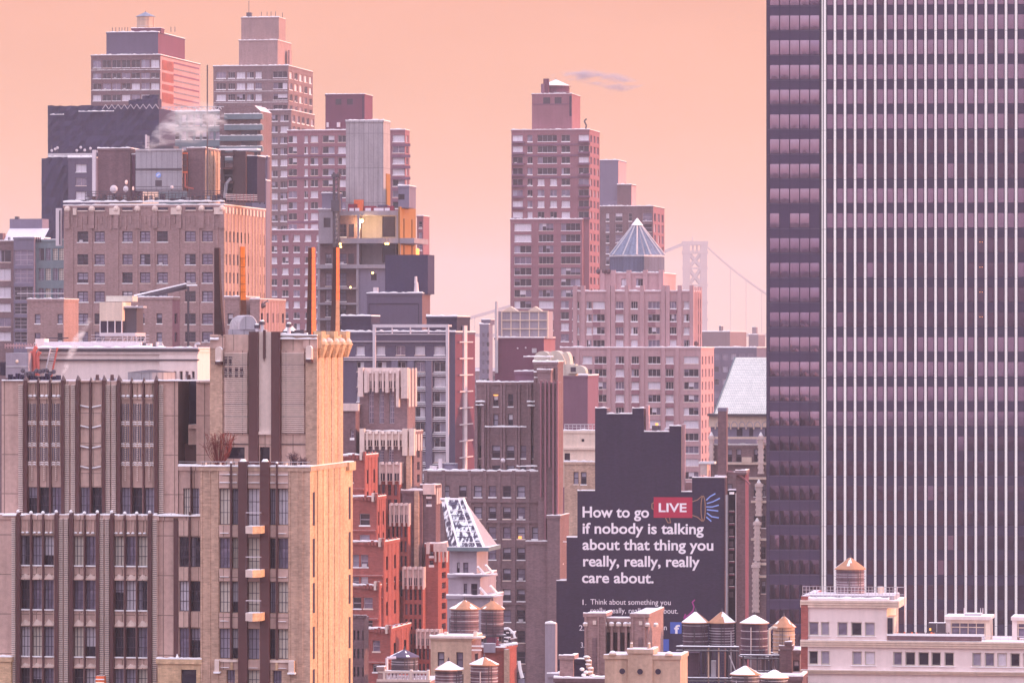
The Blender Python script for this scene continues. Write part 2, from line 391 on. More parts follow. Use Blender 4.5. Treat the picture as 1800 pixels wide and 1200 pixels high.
# ---------------------------------------------------------------- a building with its own frame (u right, v back, z up), addressed in photo pixels
class Bld:
    def __init__(s, name, label, cat, x0, D, phi=10.0, group=None, z0=0.0):
        s.D = D; s.c = cos(R(phi)); s.s = sin(R(phi)); s.ox = (x0 - CX) / F * D; s.oy = D; s.z0 = z0
        o = bpy.data.objects.new(name, None); COL.objects.link(o); o.location = (s.ox, s.oy, z0); o.rotation_euler = (0, 0, -R(phi))
        o.empty_display_size = 2
        o['label'] = label; o['category'] = cat
        if group: o['group'] = group
        s.root = o; s.wins = []; s.mw = 100; s.rnd = random.Random(name + label); s.detail_area = 110
    def U(s, px, v=0.0):
        k = (px - CX) / F; return (k * (s.oy + v*s.c) - s.ox - v*s.s) / (s.c + k*s.s)
    def Z(s, py, v=0.0, u=0.0): return H - s.z0 - (py - CY) / F * (s.oy - u*s.s + v*s.c)
    def V(s, px, u):
        k = (px - CX) / F; return (k * (s.oy - u*s.s) - s.ox - u*s.c) / (s.s - k*s.c)
    def m2(s, px): return px / F * s.D
    def pxbox(s, mb, x0, x1, y0, y1, v0, d, m, skip='', top=None, side=None):
        mb.box(s.U(x0, v0), s.U(x1, v0), v0, v0 + d, s.Z(y1, v0), s.Z(y0, v0), m, skip, top, side)
    def part(s, mb, name, parent=None, **k): return mb.build(name, parent or s.root, **k)
    def block(s, x0, x1, y0, y1=None, v0=0.0, xr=None, d=10.0, m='brick_brown', fw=(), rw=(), name='wall', snow=.35, top='snow_roof',
              side=None, reveal=.28, mb=None, cornice=None, uref=0.0):
        """x0..x1 front face, xr = where the right-hand face ends in the picture; fw = [(cols, rows, style)], rw = [(n, frac, rows, style)]"""
        own = mb is None; mb = mb or MB()
        u0, u1 = s.U(x0, v0), s.U(x1, v0)
        if xr is not None: d = max(2.0, s.V(xr, u1) - v0)
        v1 = v0 + d; zt = s.Z(y0, v0); zb = (0.0 - s.z0 if s.z0 == 0 else 0.0) if y1 is None else s.Z(y1, v0)
        F_ = []; R_ = []
        for cols, rows, st in fw:
            for (a, b) in cols:
                for (c, e) in rows: F_.append((s.U(a, v0), s.U(b, v0), s.Z(e, v0), s.Z(c, v0), st))
        for n, frac, rows, st in rw:
            p = d / n
            for i in range(n):
                for (c, e) in rows: R_.append((v0 + p*(i + .5 - frac/2), v0 + p*(i + .5 + frac/2), s.Z(e, v0), s.Z(c, v0), st))
        mb.box(u0, u1, v0, v1, zb, zt, m, skip='fr', top=top, side=side)
        s._holed(mb, u0, u1, zb, zt, F_, lambda a, z, q: (a, v0 + q, z), m, reveal)
        s._holed(mb, v0, v1, zb, zt, R_, lambda a, z, q: (u1 - q, a, z), side or m, reveal)
        for (a, b, c, e, st) in F_: s.wins.append((b-a, e-c, st, (a, v0 + reveal, c), 0.0))
        for (a, b, c, e, st) in R_: s.wins.append((b-a, e-c, st, (u1 - reveal, a, c), pi/2))
        if snow:
            mb.box(u0 - .12, u1 + .12, v0 - .15, v0 + .4, zt - .35, zt + .05, m)
            mb.snow(u0 - .1, u1 + .1, v0 - .12, v0 + .5, zt + .05, snow)
            mb.box(u1 - .4, u1 + .11, v0 + .4, v1, zt - .34, zt + .045, m); mb.box(u1 - .35, u1 + .08, v0 + .45, v1, zt + .045, zt + .04 + snow*.6, 'snow')
        if own: s.part(mb, name)
        return (u0, u1, v0, v1, zb, zt)
    def _holed(s, mb, a0, a1, z0, z1, rects, P, m, rv):
        if not rects: mb.poly((P(a0, z0, 0), P(a1, z0, 0), P(a1, z1, 0), P(a0, z1, 0)), m); return
        A = sorted({a0, a1, *[r[0] for r in rects], *[r[1] for r in rects]})
        rows = sorted({(r[2], r[3]) for r in rects})
        Z = sorted({z0, z1, *[r[2] for r in rects], *[r[3] for r in rects]})
        for k in range(len(Z) - 1):
            za, zb = Z[k], Z[k+1]; zm = (za + zb) / 2
            live = [r for r in rects if r[2] < zm < r[3]]
            if not live: mb.poly((P(a0, za, 0), P(a1, za, 0), P(a1, zb, 0), P(a0, zb, 0)), m); continue
            run = None
            for i in range(len(A) - 1):
                am = (A[i] + A[i+1]) / 2
                hole = any(r[0] < am < r[1] for r in live)
                if hole:
                    if run is not None: mb.poly((P(run, za, 0), P(A[i], za, 0), P(A[i], zb, 0), P(run, zb, 0)), m); run = None
                elif run is None: run = A[i]
            if run is not None: mb.poly((P(run, za, 0), P(a1, za, 0), P(a1, zb, 0), P(run, zb, 0)), m)
        for (a, b, c, e, st) in rects:
            q = rv + .08
            mb.poly((P(a, c, 0), P(a, c, q), P(a, e, q), P(a, e, 0)), m); mb.poly((P(b, c, q), P(b, c, 0), P(b, e, 0), P(b, e, q)), m)
            mb.poly((P(a, c, 0), P(b, c, 0), P(b, c, q), P(a, c, q)), m); mb.poly((P(a, e, q), P(b, e, q), P(b, e, 0), P(a, e, 0)), m)
    def finish(s):
        """hang the windows: the 100 largest as parts, any rest as one part"""
        W = sorted(s.wins, key=lambda q: -q[0] * q[1]); vis = []; rest = []
        for q in W: (vis if len(vis) < s.mw else rest).append(q)
        pxa = (F / s.D) ** 2
        for (w_, h_, st, loc, rot) in vis: window_obj(w_, h_, st, s.root, loc, rot, w_*h_*pxa > s.detail_area, s.rnd)
        if rest:
            f = MB()
            for (w_, h_, st, loc, rot) in rest:
                cs, sn = cos(rot), sin(rot)
                T = lambda p, loc=loc, cs=cs, sn=sn: (loc[0] + p[0]*cs - p[1]*sn, loc[1] + p[0]*sn + p[1]*cs, loc[2] + p[2])
                window_mb(w_, h_, st, s.rnd.choice(STY[st][5]) + s.rnd.choice('abcn'), f, f, T=T)
            f.build('windows', s.root, kind='stuff')
    def snowbar(s, mb, x0, x1, y, v0, h=.25, d=.35):   # a snowed ledge on the front
        u0, u1 = s.U(x0, v0), s.U(x1, v0); z = s.Z(y, v0)
        mb.snow(u0, u1, v0 - .05, v0 + d, z, h)
def cols(x, n, pitch, w): return [(x + i*pitch, x + i*pitch + w) for i in range(n)]
rows = cols
def thing(mb, name, label, cat, loc=(0, 0, 0), group=None, rot=0.0, smooth=False):
    o = mb.build(name, None, smooth); o.location = loc; o.rotation_euler = (0, 0, rot); o['label'] = label; o['category'] = cat
    if group: o['group'] = group
    return o
def empty(name, label, cat, loc, rot=0.0, group=None):
    o = bpy.data.objects.new(name, None); COL.objects.link(o); o.location = loc; o.rotation_euler = (0, 0, rot)
    o['label'] = label; o['category'] = cat
    if group: o['group'] = group
    return o
def wp(px, py, D): return ((px - CX) / F * D, D, H - (py - CY) / F * D)

# ================================================================ ground, hills, far shore
g = MB(); g.poly(((-4200, -3000, 0), (4200, -3000, 0), (4200, 9200, 0), (-4200, 9200, 0)), 'ground') if False else None
mat('ground', '#50444e', .95, .2, .0, scale=.02)
mat('hill', '#7a6a78', .95, .2, .0, scale=.02)
g = MB()
N = 12
for i in range(N):
    for j in range(N):
        xa, xb = -4200 + 700*i, -3500 + 700*i; ya, yb = -3000 + 12200/N*j, -3000 + 12200/N*(j+1)
        g.poly(((xa, ya, 0), (xb, ya, 0), (xb, yb, 0), (xa, yb, 0)), 'ground')
o = g.build('ground'); o['kind'] = 'structure'
g = MB(); r = random.Random(4); n = 90; xs = [-4000 + 8000*i/n for i in range(n+1)]
hz = [95 + 28*math.sin(i*.21+1.0) + 14*math.sin(i*.53) + r.uniform(-4, 4) for i in range(n+1)]
for i in range(n):
    a, b = xs[i], xs[i+1]
    g.poly(((a, 8100, 0), (b, 8100, 0), (b, 8700, hz[i+1]), (a, 8700, hz[i])), 'hill')
    g.poly(((a, 8700, hz[i]), (b, 8700, hz[i+1]), (b, 9150, 0), (a, 9150, 0)), 'hill')
o = g.build('hills', smooth=True); o['kind'] = 'structure'

# ================================================================ suspension bridge far behind
D = 6600
br = empty('suspension_bridge', 'hazy steel suspension bridge with latticed tower far behind the city', 'bridge', (wp(1222, 600, D)[0], D, 0))
bx0 = wp(1222, 600, D)[0]; P = lambda px, py: ((px-1222)/F*D, 0, H - (py-CY)/F*D)
t = MB(); m_ = 'steel_bridge'
for a, b in ((1200.5, 1212.5), (1231, 1242.5)):
    for dv in (-9, 9):
        ua, ub = P(a, 0)[0], P(b, 0)[0]; zt = P(0, 428)[2]
        t.box(ua, ub, dv-3, dv+3, 0, zt, m_)
uL, uR = P(1211, 0)[0], P(1232, 0)[0]
for y0, y1 in ((424, 431), (441, 446), (470, 473), (500, 503), (530, 533), (560, 563)):
    t.box(P(1200, 0)[0] - 1, P(1243, 0)[0] + 1, -13, 13, P(0, y1)[2], P(0, y0)[2], m_)
for k in range(1, 3): t.box(uL + (uR-uL)*k/3 - 1, uL + (uR-uL)*k/3 + 1, -2, 2, P(0, 441)[2], P(0, 431)[2], m_)
for y0, y1 in ((446, 470), (473, 500), (503, 530), (533, 560), (563, 600)):
    for dv in (-9, 9):
        t.rod((uL, dv, P(0, y0)[2]), (uR, dv, P(0, y1)[2]), 2.6, m_); t.rod((uR, dv, P(0, y0)[2]), (uL, dv, P(0, y1)[2]), 2.6, m_)
t.rod((P(1217, 0)[0], 0, P(0, 424)[2]), (P(1217, 0)[0], 0, P(0, 416)[2]), .8, m_)
t.build('tower', br)
def cable(side, off):
    pts = []
    for i in range(25):
        k = i/24
        px = 1242 + k*330 if side > 0 else 1202 - k*420
        py = 434 + (156*(2*k - k*k)) if side > 0 else 430 + 150*(1.15*k - .2*k*k)
        p = P(px, py); pts.append((p[0], off, p[2]))
    return pts
for sgn in (1, -1):
    for off in (-12, 12):
        c = MB(); pts = cable(sgn, off); pts = [(x, y, z + (2.5 if off > 0 else 0)) for x, y, z in pts]; c.path(pts, 1.2, m_); c.build('cable', br)
    h_ = MB()
    for k in range(3, 23, 2):
        x, y, z = cable(sgn, -12)[k]; h_.rod((x, y, z), (x, y, P(0, 585)[2]), .45, m_)
    h_.build('hanger', br)
d_ = MB(); d_.box(P(760, 0)[0], P(1600, 0)[0], -14, 14, P(0, 592)[2], P(0, 586)[2], m_); d_.build('deck', br)

# far, hazy blocks beyond the pyramid tower and in the gap left of it
def far_block(x0, x1, xr, y0, D, m, label, fr=None, st='plain', up=(), rowsn=None, name='distant_building'):
    b = Bld(name, label, 'building', x0, D, 10)
    b.block(x0, x1, y0, xr=xr, d=18, m=m, fw=[(fr, rowsn, st)] if fr else (), snow=.5)
    for (a, c, xr_, e, mm) in up: b.block(a, c, e, y0 + 1, v0=2.5, xr=xr_, d=9, m=mm, name='penthouse', snow=.4)
    b.finish(); return b
far_block(1232, 1283, 1312, 583, 2300, 'brick_brown', 'low brown block with a sunlit end beside the bridge tower', up=[(1264, 1267, None, 573, 'metal_dark')])
far_block(1236, 1330, 1360, 611, 1900, 'slate', 'long grey block with a snowy roof edge above the green roof', cols(1240, 6, 15, 9), 'plain', rowsn=rows(622, 5, 22, 10))
far_block(1316, 1333, 1345, 588, 3300, 'brick_dusk', 'small faint stepped block on the hazy hillside', up=[(1322, 1329, None, 575, 'brick_dusk')])
far_block(843, 859, 866, 570, 1750, 'slate_light', 'narrow hazy grey tower left of the maroon wall', cols(847, 2, 8, 5), 'plain', up=[(846, 862, None, 562, 'slate')], rowsn=rows(585, 6, 16, 8))
far_block(1250, 1300, 1345, 640, 2700, 'brick_violet', 'low dark block behind the long grey one')
far_block(800, 880, 900, 652, 2500, 'brick_dusk', 'dim low block in the haze behind the brown stone building', cols(806, 6, 12, 6), 'plain', rowsn=rows(660, 4, 15, 7))

# ================================================================ I: tall brown tower with stepped penthouse, back left
b = Bld('apartment_tower', 'tall brown tower with a stepped windowless top and ribbon windows, behind the balconied block', 'building', 375, 1560)
mb = MB()
b.block(420, 488, 72, 116, v0=3, xr=512, m='brick_taupe', mb=mb, snow=.3)
b.block(424, 490, 32, 73, v0=4.5, xr=502, m='brick_taupe', mb=mb, snow=.3)
b.block(506, 509, 90, 117, v0=14, xr=513, m='brick_taupe', mb=mb, snow=0)
b.pxbox(mb, 433, 441, 23, 33, 6, 2, 'metal_dark')
for x in (459, 469, 476, 484, 496): b.pxbox(mb, x, x+.8, 22 if x < 490 else 24, 33, 7, .2, 'metal_dark')
b.pxbox(mb, 437, 437.8, 2, 24, 7, .2, 'metal_dark')
b.part(mb, 'penthouse')
b.block(375, 507, 117, 690, xr=550, m='brick_brown', fw=[([(380, 397), (401, 413), (416, 431), (434, 446), (449, 460), (480, 505)], rows(127, 16, 19.5, 11), 'trip')],
        rw=[(5, .62, rows(127, 16, 19.5, 12), 'pair')], snow=.35)
b.block(470, 512, 195, v0=-2.2, xr=553, m='brick_brown', name='lower_wall', fw=[(cols(474, 2, 19, 14), rows(203, 21, 19.5, 11), 'trip')], rw=[(5, .6, rows(203, 21, 19.5, 12), 'pair')])
b.part((lambda q: [b.snowbar(q, 376, 506, y, 0, .16) for y in rows(142, 14, 19.5, 0) for y in (y[0],)] and q)(MB()), 'ledge')
b.finish()

# ================================================================ H: violet block with painted sunset reflection on its corner and round tank
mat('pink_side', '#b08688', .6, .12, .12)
b = Bld('office_tower', 'violet office block with red glowing corner glass behind the black netting', 'building', 160, 1450)
mb = MB(); b.block(187, 278, 58, 100, v0=2, xr=325, m='slate', side='maroon_wall', mb=mb); b.block(231, 283, 51, 60, v0=4, d=4, m='maroon_wall', mb=mb, snow=.2)
for x in (197, 203, 209, 214, 219, 224, 300, 307): b.pxbox(mb, x, x+.8, 49, 58, 3, .2, 'metal_dark')
b.part(mb, 'penthouse')
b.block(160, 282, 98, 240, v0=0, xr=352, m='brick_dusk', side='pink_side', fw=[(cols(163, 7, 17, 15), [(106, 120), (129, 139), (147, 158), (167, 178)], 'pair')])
mb = MB()
mat('sunset_reflection', '#a04034', .3, .35, .3, metal=.4)  # red sunset reflection, painted as coloured panels on the corner
u1 = b.U(282)
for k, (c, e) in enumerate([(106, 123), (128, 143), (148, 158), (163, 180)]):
    vv = 2; mb.box(u1 + .03, u1 + .10, vv, vv + 14, b.Z(e), b.Z(c), 'sunset_reflection')
b.part(mb, 'corner_reflection')
mb = MB()
for k in range(8): mb.box(u1 + .02, u1 + .09, 16.5, b.V(350, u1), b.Z(108 + k*10.4), b.Z(105 + k*10.4), 'glass_mid' if k % 2 else 'brick_violet')
b.part(mb, 'side_band')
mb = MB()
for y in (124, 160): b.snowbar(mb, 160, 282, y, -.1, .15)
b.part(mb, 'ledge'); b.finish()

def tank(label, px, hw, yt, ye, yb, D, wood='wood_tank', roof='snow', snowf=.5, legs=None, group=None, hoops=8, legm='metal_dark', finial=True, roofs2=None):
    """wooden roof tank: barrel with hoops, conical roof, legs and platform"""
    x, y, z0 = wp(px, yb, D); m = D / F; r = hw * m; zb = 0.0; ze = (yb - ye) * m; zt = (yb - yt) * m
    lg = (legs or 0) * m
    t = empty('water_tank', label, 'water tank', (x, y, z0 - lg), 0.15, group)
    rr = random.Random(label)
    q = MB(); n = 30; q.cyl(0, 0, lg, lg + ze, r * .97, r * .95, wood, n)
    for i in range(hoops):
        zz = lg + ze * (i + .5) / hoops * (.92) + ze*.02; q.cyl(0, 0, zz, zz + .07, r * 1.0, r * 1.0, rr.choice(('hoop', 'metal_grey', 'metal_light')), n)
        if rr.random() < .6:
            a = rr.uniform(2.6, 4.4) ; q.box(0, 0, 0, 0, 0, 0, 'hoop') if False else None
    q.build('barrel', t, True)
    q = MB(); a_ = rr.uniform(3.9, 5.3); ca, sa = cos(a_), sin(a_)
    for dx in (-.16, .16): q.rod((r*1.06*ca - dx*sa, r*1.06*sa + dx*ca, 0), (r*1.06*ca - dx*sa, r*1.06*sa + dx*ca, lg + ze), .03, 'metal_dark', 4)
    for k in range(int((lg + ze)/.35)): q.rod((r*1.06*ca + .16*sa, r*1.06*sa - .16*ca, .2 + k*.35), (r*1.06*ca - .16*sa, r*1.06*sa + .16*ca, .2 + k*.35), .02, 'metal_dark', 4)
    a2 = a_ + rr.choice((-.7, .7)); q.rod((r*1.05*cos(a2), r*1.05*sin(a2), 0), (r*1.05*cos(a2), r*1.05*sin(a2), lg + ze*rr.uniform(.5, 1)), .06, rr.choice(('metal_light', 'metal_dark')), 6)
    q.build('ladder', t)
    q = MB(); q.cyl(0, 0, lg + ze, lg + ze + .10, r * 1.10, r * 1.08, roof if roof != 'snow' else 'roof_tan', 24)
    ns = 24; nr = 4
    rings = [[(r * 1.08 * (1 - j/nr) * cos(2*pi*i/ns), r * 1.08 * (1 - j/nr) * sin(2*pi*i/ns), lg + ze + .10 + (zt - ze - .1) * j/nr) for i in range(ns)] for j in range(nr + 1)]
    ph = rr.uniform(0, 6)
    base = 'roof_tan' if roof in ('snow', 'roof_tan') else roof
    for j in range(nr):
        for i in range(ns):
            a, b2, c, d = rings[j][i], rings[j][(i+1) % ns], rings[j+1][(i+1) % ns], rings[j+1][i]
            f = .5 + .35 * sin(2*pi*i/ns + ph) + .25 * sin(2*pi*i/ns*3 + ph*2) + rr.uniform(-.12, .12)
            mm = 'snow' if f < snowf else base
            q.poly((a, b2, c) if c == d or j == nr - 1 else (a, b2, c, d), mm)
    if finial: q.cyl(0, 0, lg + zt - .12, lg + zt + .28, .14, .05, 'metal_dark', 6)
    q.build('roof', t)
    q = MB(); s_ = r * .98; q.box(-s_*1.12, s_*1.12, -s_, s_, lg - .22, lg - .003, 'metal_dark', top='snow'); q.build('platform', t)
    if lg > 0:
        for sx in (-1, 1):
            for sy in (-1, 1):
                q = MB(); q.box(sx*s_*.8 - .12, sx*s_*.8 + .12, sy*s_*.8 - .12, sy*s_*.8 + .12, 0, lg - .22, legm); q.build('leg', t)
    return t
tank('pale faceted tank on top of the violet block', 256, 16, 21, 30, 52, 1458, 'wood_tank_pale', 'zinc', .1, hoops=2, group='roof tanks')

# ================================================================ F, G: black netted building and glassy neighbour
b = Bld('netted_building', 'building wrapped in dark navy netting on the left skyline', 'building', 73, 1130)
mb = MB()
def cloth(mb, x0, x1, y0, y1, v0, d, m, nx=16, ny=12, amp=.35):
    u0, u1 = b.U(x0, v0), b.U(x1, v0); z0, z1 = b.Z(y1, v0), b.Z(y0, v0); r = random.Random(x0*7 + y0)
    g_ = [[(u0 + (u1-u0)*i/nx, v0 + r.uniform(-amp, amp) * (0.3 if i in (0, nx) else 1), z0 + (z1-z0)*j/ny + (r.uniform(-.22, .1) if j == ny else 0)) for i in range(nx+1)] for j in range(ny+1)]
    for j in range(ny):
        for i in range(nx): mb.poly((g_[j][i], g_[j][i+1], g_[j+1][i+1], g_[j+1][i]), m)
    mb.box(u0 + .05, u1 - .05, v0 + amp + .1, v0 + d, z0, z1 - .8, m)
cloth(mb, 84, 279, 186, 275, 3, 16, 'navy_net', 26, 10)
cloth(mb, 226, 250, 176, 190, 5, 4, 'navy_net', 4, 3, .2); cloth(mb, 250, 277, 169, 190, 4.5, 4, 'navy_net', 5, 3, .2)
cloth(mb, 73, 162, 277, 700, 0, 16, 'navy_net', 14, 30)
b.part(mb, 'netting')
mb = MB(); b.snowbar(mb, 85, 160, 276, 0, .3); b.snowbar(mb, 88, 112, 202, 2.2, .25); b.snowbar(mb, 138, 200, 197, 2.2, .25)
for i in range(9):
    x = 180 + i*11; z0, z1 = b.Z(193, 2), b.Z(185, 2); b.part
    mb.rod((b.U(x, 2), 2, z0), (b.U(x+5.5, 2), 2, z1), .09, 'metal_light'); mb.rod((b.U(x+5.5, 2), 2, z1), (b.U(x+11, 2), 2, z0), .09, 'metal_light')
b.part(mb, 'truss')
b.block(120, 166, 278, v0=-3, d=6, m='slate', fw=[([(133, 152)], rows(289, 3, 24, 14), 'pair')], name='bay')
mb = MB()
for x in (90, 96, 100, 134, 141, 148, 158, 171): b.pxbox(mb, x, x+1, random.uniform(254, 262), 276, 3, .2, 'metal_dark'); mb.ball((b.U(x+1, 2), 2, b.Z(random.uniform(258, 268), 2)), .35, 'steel_white', 8, 5)
b.pxbox(mb, 84, 165, 270, 277, 1, 2, 'metal_light')
b.part(mb, 'roof_equipment'); b.finish()

b = Bld('glass_building', 'grey-green glassy building with a truss parapet, behind the steam', 'building', 279, 1190)
b.block(279, 392, 197, xr=396, m='green_grey', fw=[(cols(283, 9, 12, 8), [(202, 222), (232, 246), (258, 270), (284, 300), (312, 326)], 'dh')])
mb = MB()
for i in range(10):
    x = 280 + i*11; mb.rod((b.U(x), 1, b.Z(197)), (b.U(x+5.5), 1, b.Z(188)), .12, 'metal_light'); mb.rod((b.U(x+5.5), 1, b.Z(188)), (b.U(x+11), 1, b.Z(197)), .12, 'metal_light')
mb.box(b.U(279), b.U(392), .8, 1.2, b.Z(189), b.Z(187.6), 'metal_light')
b.part(mb, 'truss'); b.finish()
b = Bld('balcony_block', 'brown block with chamfered top and grey-green balcony bands left of the tall brown tower', 'building', 386, 1150)
mb = MB(); u0, u1, u2, u3 = b.U(386), b.U(395), b.U(447), b.U(458)
r0 = [(u0, 0, b.Z(280)), (u3, 0, b.Z(280)), (u3, 12, b.Z(280)), (u0, 12, b.Z(280))]
prof = [(u0, 0), (u0, b.Z(196)), (u1, b.Z(186)), (u2, b.Z(186)), (u3, b.Z(196)), (u3, 0)]
fr = [(a, 0, z) for a, z in prof]; bk = [(a, 12, z) for a, z in prof]
mb.poly(list(reversed(fr)), 'brick_brown'); mb.poly(bk, 'brick_brown')
for i in range(6): j = (i+1) % 6; mb.poly((fr[i], fr[j], bk[j], bk[i]), 'snow_roof' if i in (1, 2, 3) else 'brick_brown')
b.part(mb, 'wall')
for y in (201, 220, 239, 258, 277, 297, 318, 340):
    mb = MB(); b.pxbox(mb, 394 if y < 230 else 386, 461, y, y + 9, -1.4, 1.5, 'green_grey'); b.snowbar(mb, 394 if y < 230 else 386, 461, y, -1.4, .22, .3); b.part(mb, 'balcony')
mb = MB()
for y in (230, 249, 268): b.pxbox(mb, 424, 452, y, y+8, -.06, .05, 'glass_dark')
b.part(mb, 'recess'); b.finish()
b = Bld('service_tower', 'narrow grey stepped tower with paired dark slits beside the tall brown tower', 'building', 432, 1060)
b.block(432, 470, 276, xr=474, m='slate', fw=[([(449, 453), (459, 463)], rows(288, 9, 27, 16), 'slit')])
b.block(443, 468, 318, v0=-2, d=4, m='slate_light', name='bay', fw=[([(455, 458), (463, 466)], rows(345, 7, 26, 14), 'slit')])
b.finish()

# ================================================================ J: red brick tower
b = Bld('brick_tower', 'red-brown brick tower with cream blinds behind the bare concrete core', 'building', 505, 1330, group=None)
mb = MB(); b.block(572, 641, 167, 232, v0=3, xr=655, m='maroon_wall', mb=mb, snow=.25)
for x in (590, 610): b.pxbox(mb, x, x+10, 175, 185, 2.95, .1, 'glass_dark'); 
b.pxbox(mb, 637, 639, 170, 212, 2.9, .1, 'dark_gap')
b.pxbox(mb, 574, 577, 216, 224, 2, 1, 'steel_white'); b.pxbox(mb, 592, 597, 216, 224, 2, 1, 'steel_white')
b.part(mb, 'penthouse')
rr_ = rows(239, 17, 19.4, 12)
b.block(505, 712, 230, xr=720, m='brick_rose', fw=[([(507, 522), (535, 541), (546, 559), (567, 588), (594, 608), (690, 711)], rr_, 'wide')], rw=[(1, .5, rr_, 'plain')], snow=.3)
mb = MB()
for k in range(9): b.pxbox(mb, 690, 721, 254 + k*19.4, 259 + k*19.4, -.5, .45, 'brick_violet', top='snow')
for k in (2, 4, 8): b.pxbox(mb, 505, 608, 251 + (k-1)*19.4+2, 256 + (k-1)*19.4, -.2, .2, 'brick_violet')
b.part(mb, 'ledge')
b.block(470, 575, 405, v0=-4, d=3.8, m='brick_rose', name='lower_wall', fw=[(cols(476, 5, 20, 11), rows(413, 10, 19.4, 11), 'wide')])
b.block(733, 744, 381, v0=6, d=9, m='brick_rose', name='wing', fw=[([(736, 742)], rows(390, 9, 19.4, 12), 'dh')])
b.finish()

# ================================================================ Q: brick tower centre right
b = Bld('brick_tower', 'tall red-brown brick tower with a snowy round tank on top, trailing a wisp of smoke', 'building', 898, 1420)
mb = MB(); b.block(935, 1005, 166, 229, v0=3, xr=1020, m='brick_rose', mb=mb, snow=.25)
for x in (955, 975): b.pxbox(mb, x, x+12, 172, 184, 2.9, .12, 'glass_dark')
b.pxbox(mb, 936, 1005, 183, 184.5, 2.85, .1, 'brick_violet'); b.pxbox(mb, 1001, 1005, 170, 205, 2.8, .1, 'dark_gap')
b.pxbox(mb, 955, 964, 139, 166, 6, 1.5, 'maroon_wall')
b.pxbox(mb, 951, 956, 148, 166, 5, 3, 'brick_violet')
b.part(mb, 'penthouse')
rr_ = rows(238, 8, 19.2, 11.5)
b.block(899, 1036, 229, 700, xr=1054, m='brick_rose', snow=.3, mb=None,
        fw=[([(901, 919), (1017, 1035)], rr_, 'pair'), ([(927, 936), (987, 1002)], rr_, 'pair'), ([(945, 979)], rr_[:4], 'quad'), ([(945, 957), (967, 979)], rr_[4:], 'pair')],
        rw=[(3, .5, rows(238, 16, 19.2, 12), 'plain')])
b.block(1000, 1040, 310, 700, v0=-.6, xr=1057, m='brick_rose', name='bay', snow=.2, fw=[([(1017, 1036)], rows(315, 12, 19.2, 11), 'pair')], rw=[(3, .5, rows(315, 12, 19.2, 12), 'plain')]) if False else None
b.block(897, 1024, 386, v0=-1.6, xr=1042, m='brick_rose', name='lower_wall', snow=.35,
        fw=[([(904, 934)], rows(393, 12, 19.4, 13), 'widew'), ([(947, 973)], rows(393, 12, 19.4, 13), 'quad'), ([(986, 1020)], rows(393, 7, 19.4, 13), 'quad'), ([(986, 1000), (1006, 1020)], rows(393+7*19.4, 4, 19.4, 13), 'pair')],
        rw=[(2, .5, rows(393, 12, 19.4, 13), 'plain')])
mb = MB()
for k in range(1, 9): 
    if k in (1, 2, 4): b.pxbox(mb, 899, 1037, 234 + k*19.2, 237 + k*19.2, -.15, .14, 'brick_violet')
for x in (900, 1016):
    for k in range(8): b.pxbox(mb, x, x+21, 248.5 + k*19.2, 252 + k*19.2, -.9, .8, 'brick_violet', top='snow')
b.part(mb, 'balcony')
mb = MB()
for i in range(4):
    p = [(1028, 232), (1031, 222), (1027, 214), (1031, 210)][i:i+2]
    if len(p) == 2: mb.rod((b.U(p[0][0], 4), 4, b.Z(p[0][1], 4)), (b.U(p[1][0], 4), 4, b.Z(p[1][1], 4)), .25, 'metal_dark')
b.part(mb, 'antenna'); b.finish()
tank('squat snow-capped round tank on the tall red-brown tower', 977, 25, 140, 152, 166, 1430, 'maroon_wall', 'snow', .8, hoops=2, group='roof tanks')

# R: behind it
b = Bld('blank_tower', 'plain grey-rose tower with a glowing sunlit edge right of the tall brick tower', 'building', 1056, 1650)
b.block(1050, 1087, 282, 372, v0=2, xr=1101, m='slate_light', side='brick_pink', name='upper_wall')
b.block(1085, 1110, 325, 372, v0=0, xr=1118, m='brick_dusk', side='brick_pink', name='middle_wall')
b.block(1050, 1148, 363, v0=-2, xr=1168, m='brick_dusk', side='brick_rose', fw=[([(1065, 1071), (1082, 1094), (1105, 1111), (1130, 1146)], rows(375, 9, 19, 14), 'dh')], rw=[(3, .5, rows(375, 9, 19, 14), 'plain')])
b.finish()

# ================================================================ S: pink stepped tower with pyramid roof
b = Bld('pyramid_roof_tower', 'pink stepped masonry tower with a pleated zinc pyramid roof', 'building', 985, 1150)
PK = 'brick_pink'
b.block(1055, 1160, 480, 512, v0=7, xr=1188, m=PK, name='top_wall', snow=.25, fw=[([(1092, 1103), (1118, 1132)], [(490, 503)], 'pair')])
c3 = [(1009, 1018), (1031, 1040), (1042, 1063), (1082, 1096), (1109, 1121), (1139, 1160), (1176, 1189), (1202, 1214)]
b.block(1007, 1217, 512, 612, v0=3, xr=1233, m=PK, name='middle_wall', snow=.25, fw=[(c3, rows(530, 4, 22.4, 12.5), 'widew')], rw=[(4, .35, rows(525, 4, 22.4, 17), 'plain')])
b.block(985, 1232, 611, v0=0, xr=1255, m=PK, name='wall', snow=.3, fw=[([(998, 1010), (1024, 1041), (1045, 1066), (1082, 1097), (1110, 1123), (1139, 1161), (1170, 1184), (1202, 1228)], rows(626, 13, 22.4, 13), 'widew')], rw=[(4, .35, rows(626, 13, 22.4, 14), 'plain')])
mb = MB()
for x in [1055, 1074, 1101, 1130, 1158]: b.pxbox(mb, x, x+8, 475, 512, 6.6, .8, PK, top='snow')
for x in [1007, 1021, 1066, 1074, 1098, 1125, 1162, 1170, 1191, 1212]: b.pxbox(mb, x, x+7, 502, 612, 2.5, .8, PK, top='snow')
for x in [1012, 1067, 1099, 1126, 1163, 1187]: b.pxbox(mb, x, x+6, 612, 1100, -.4, .8, PK)
u1 = b.U(1217, 3)
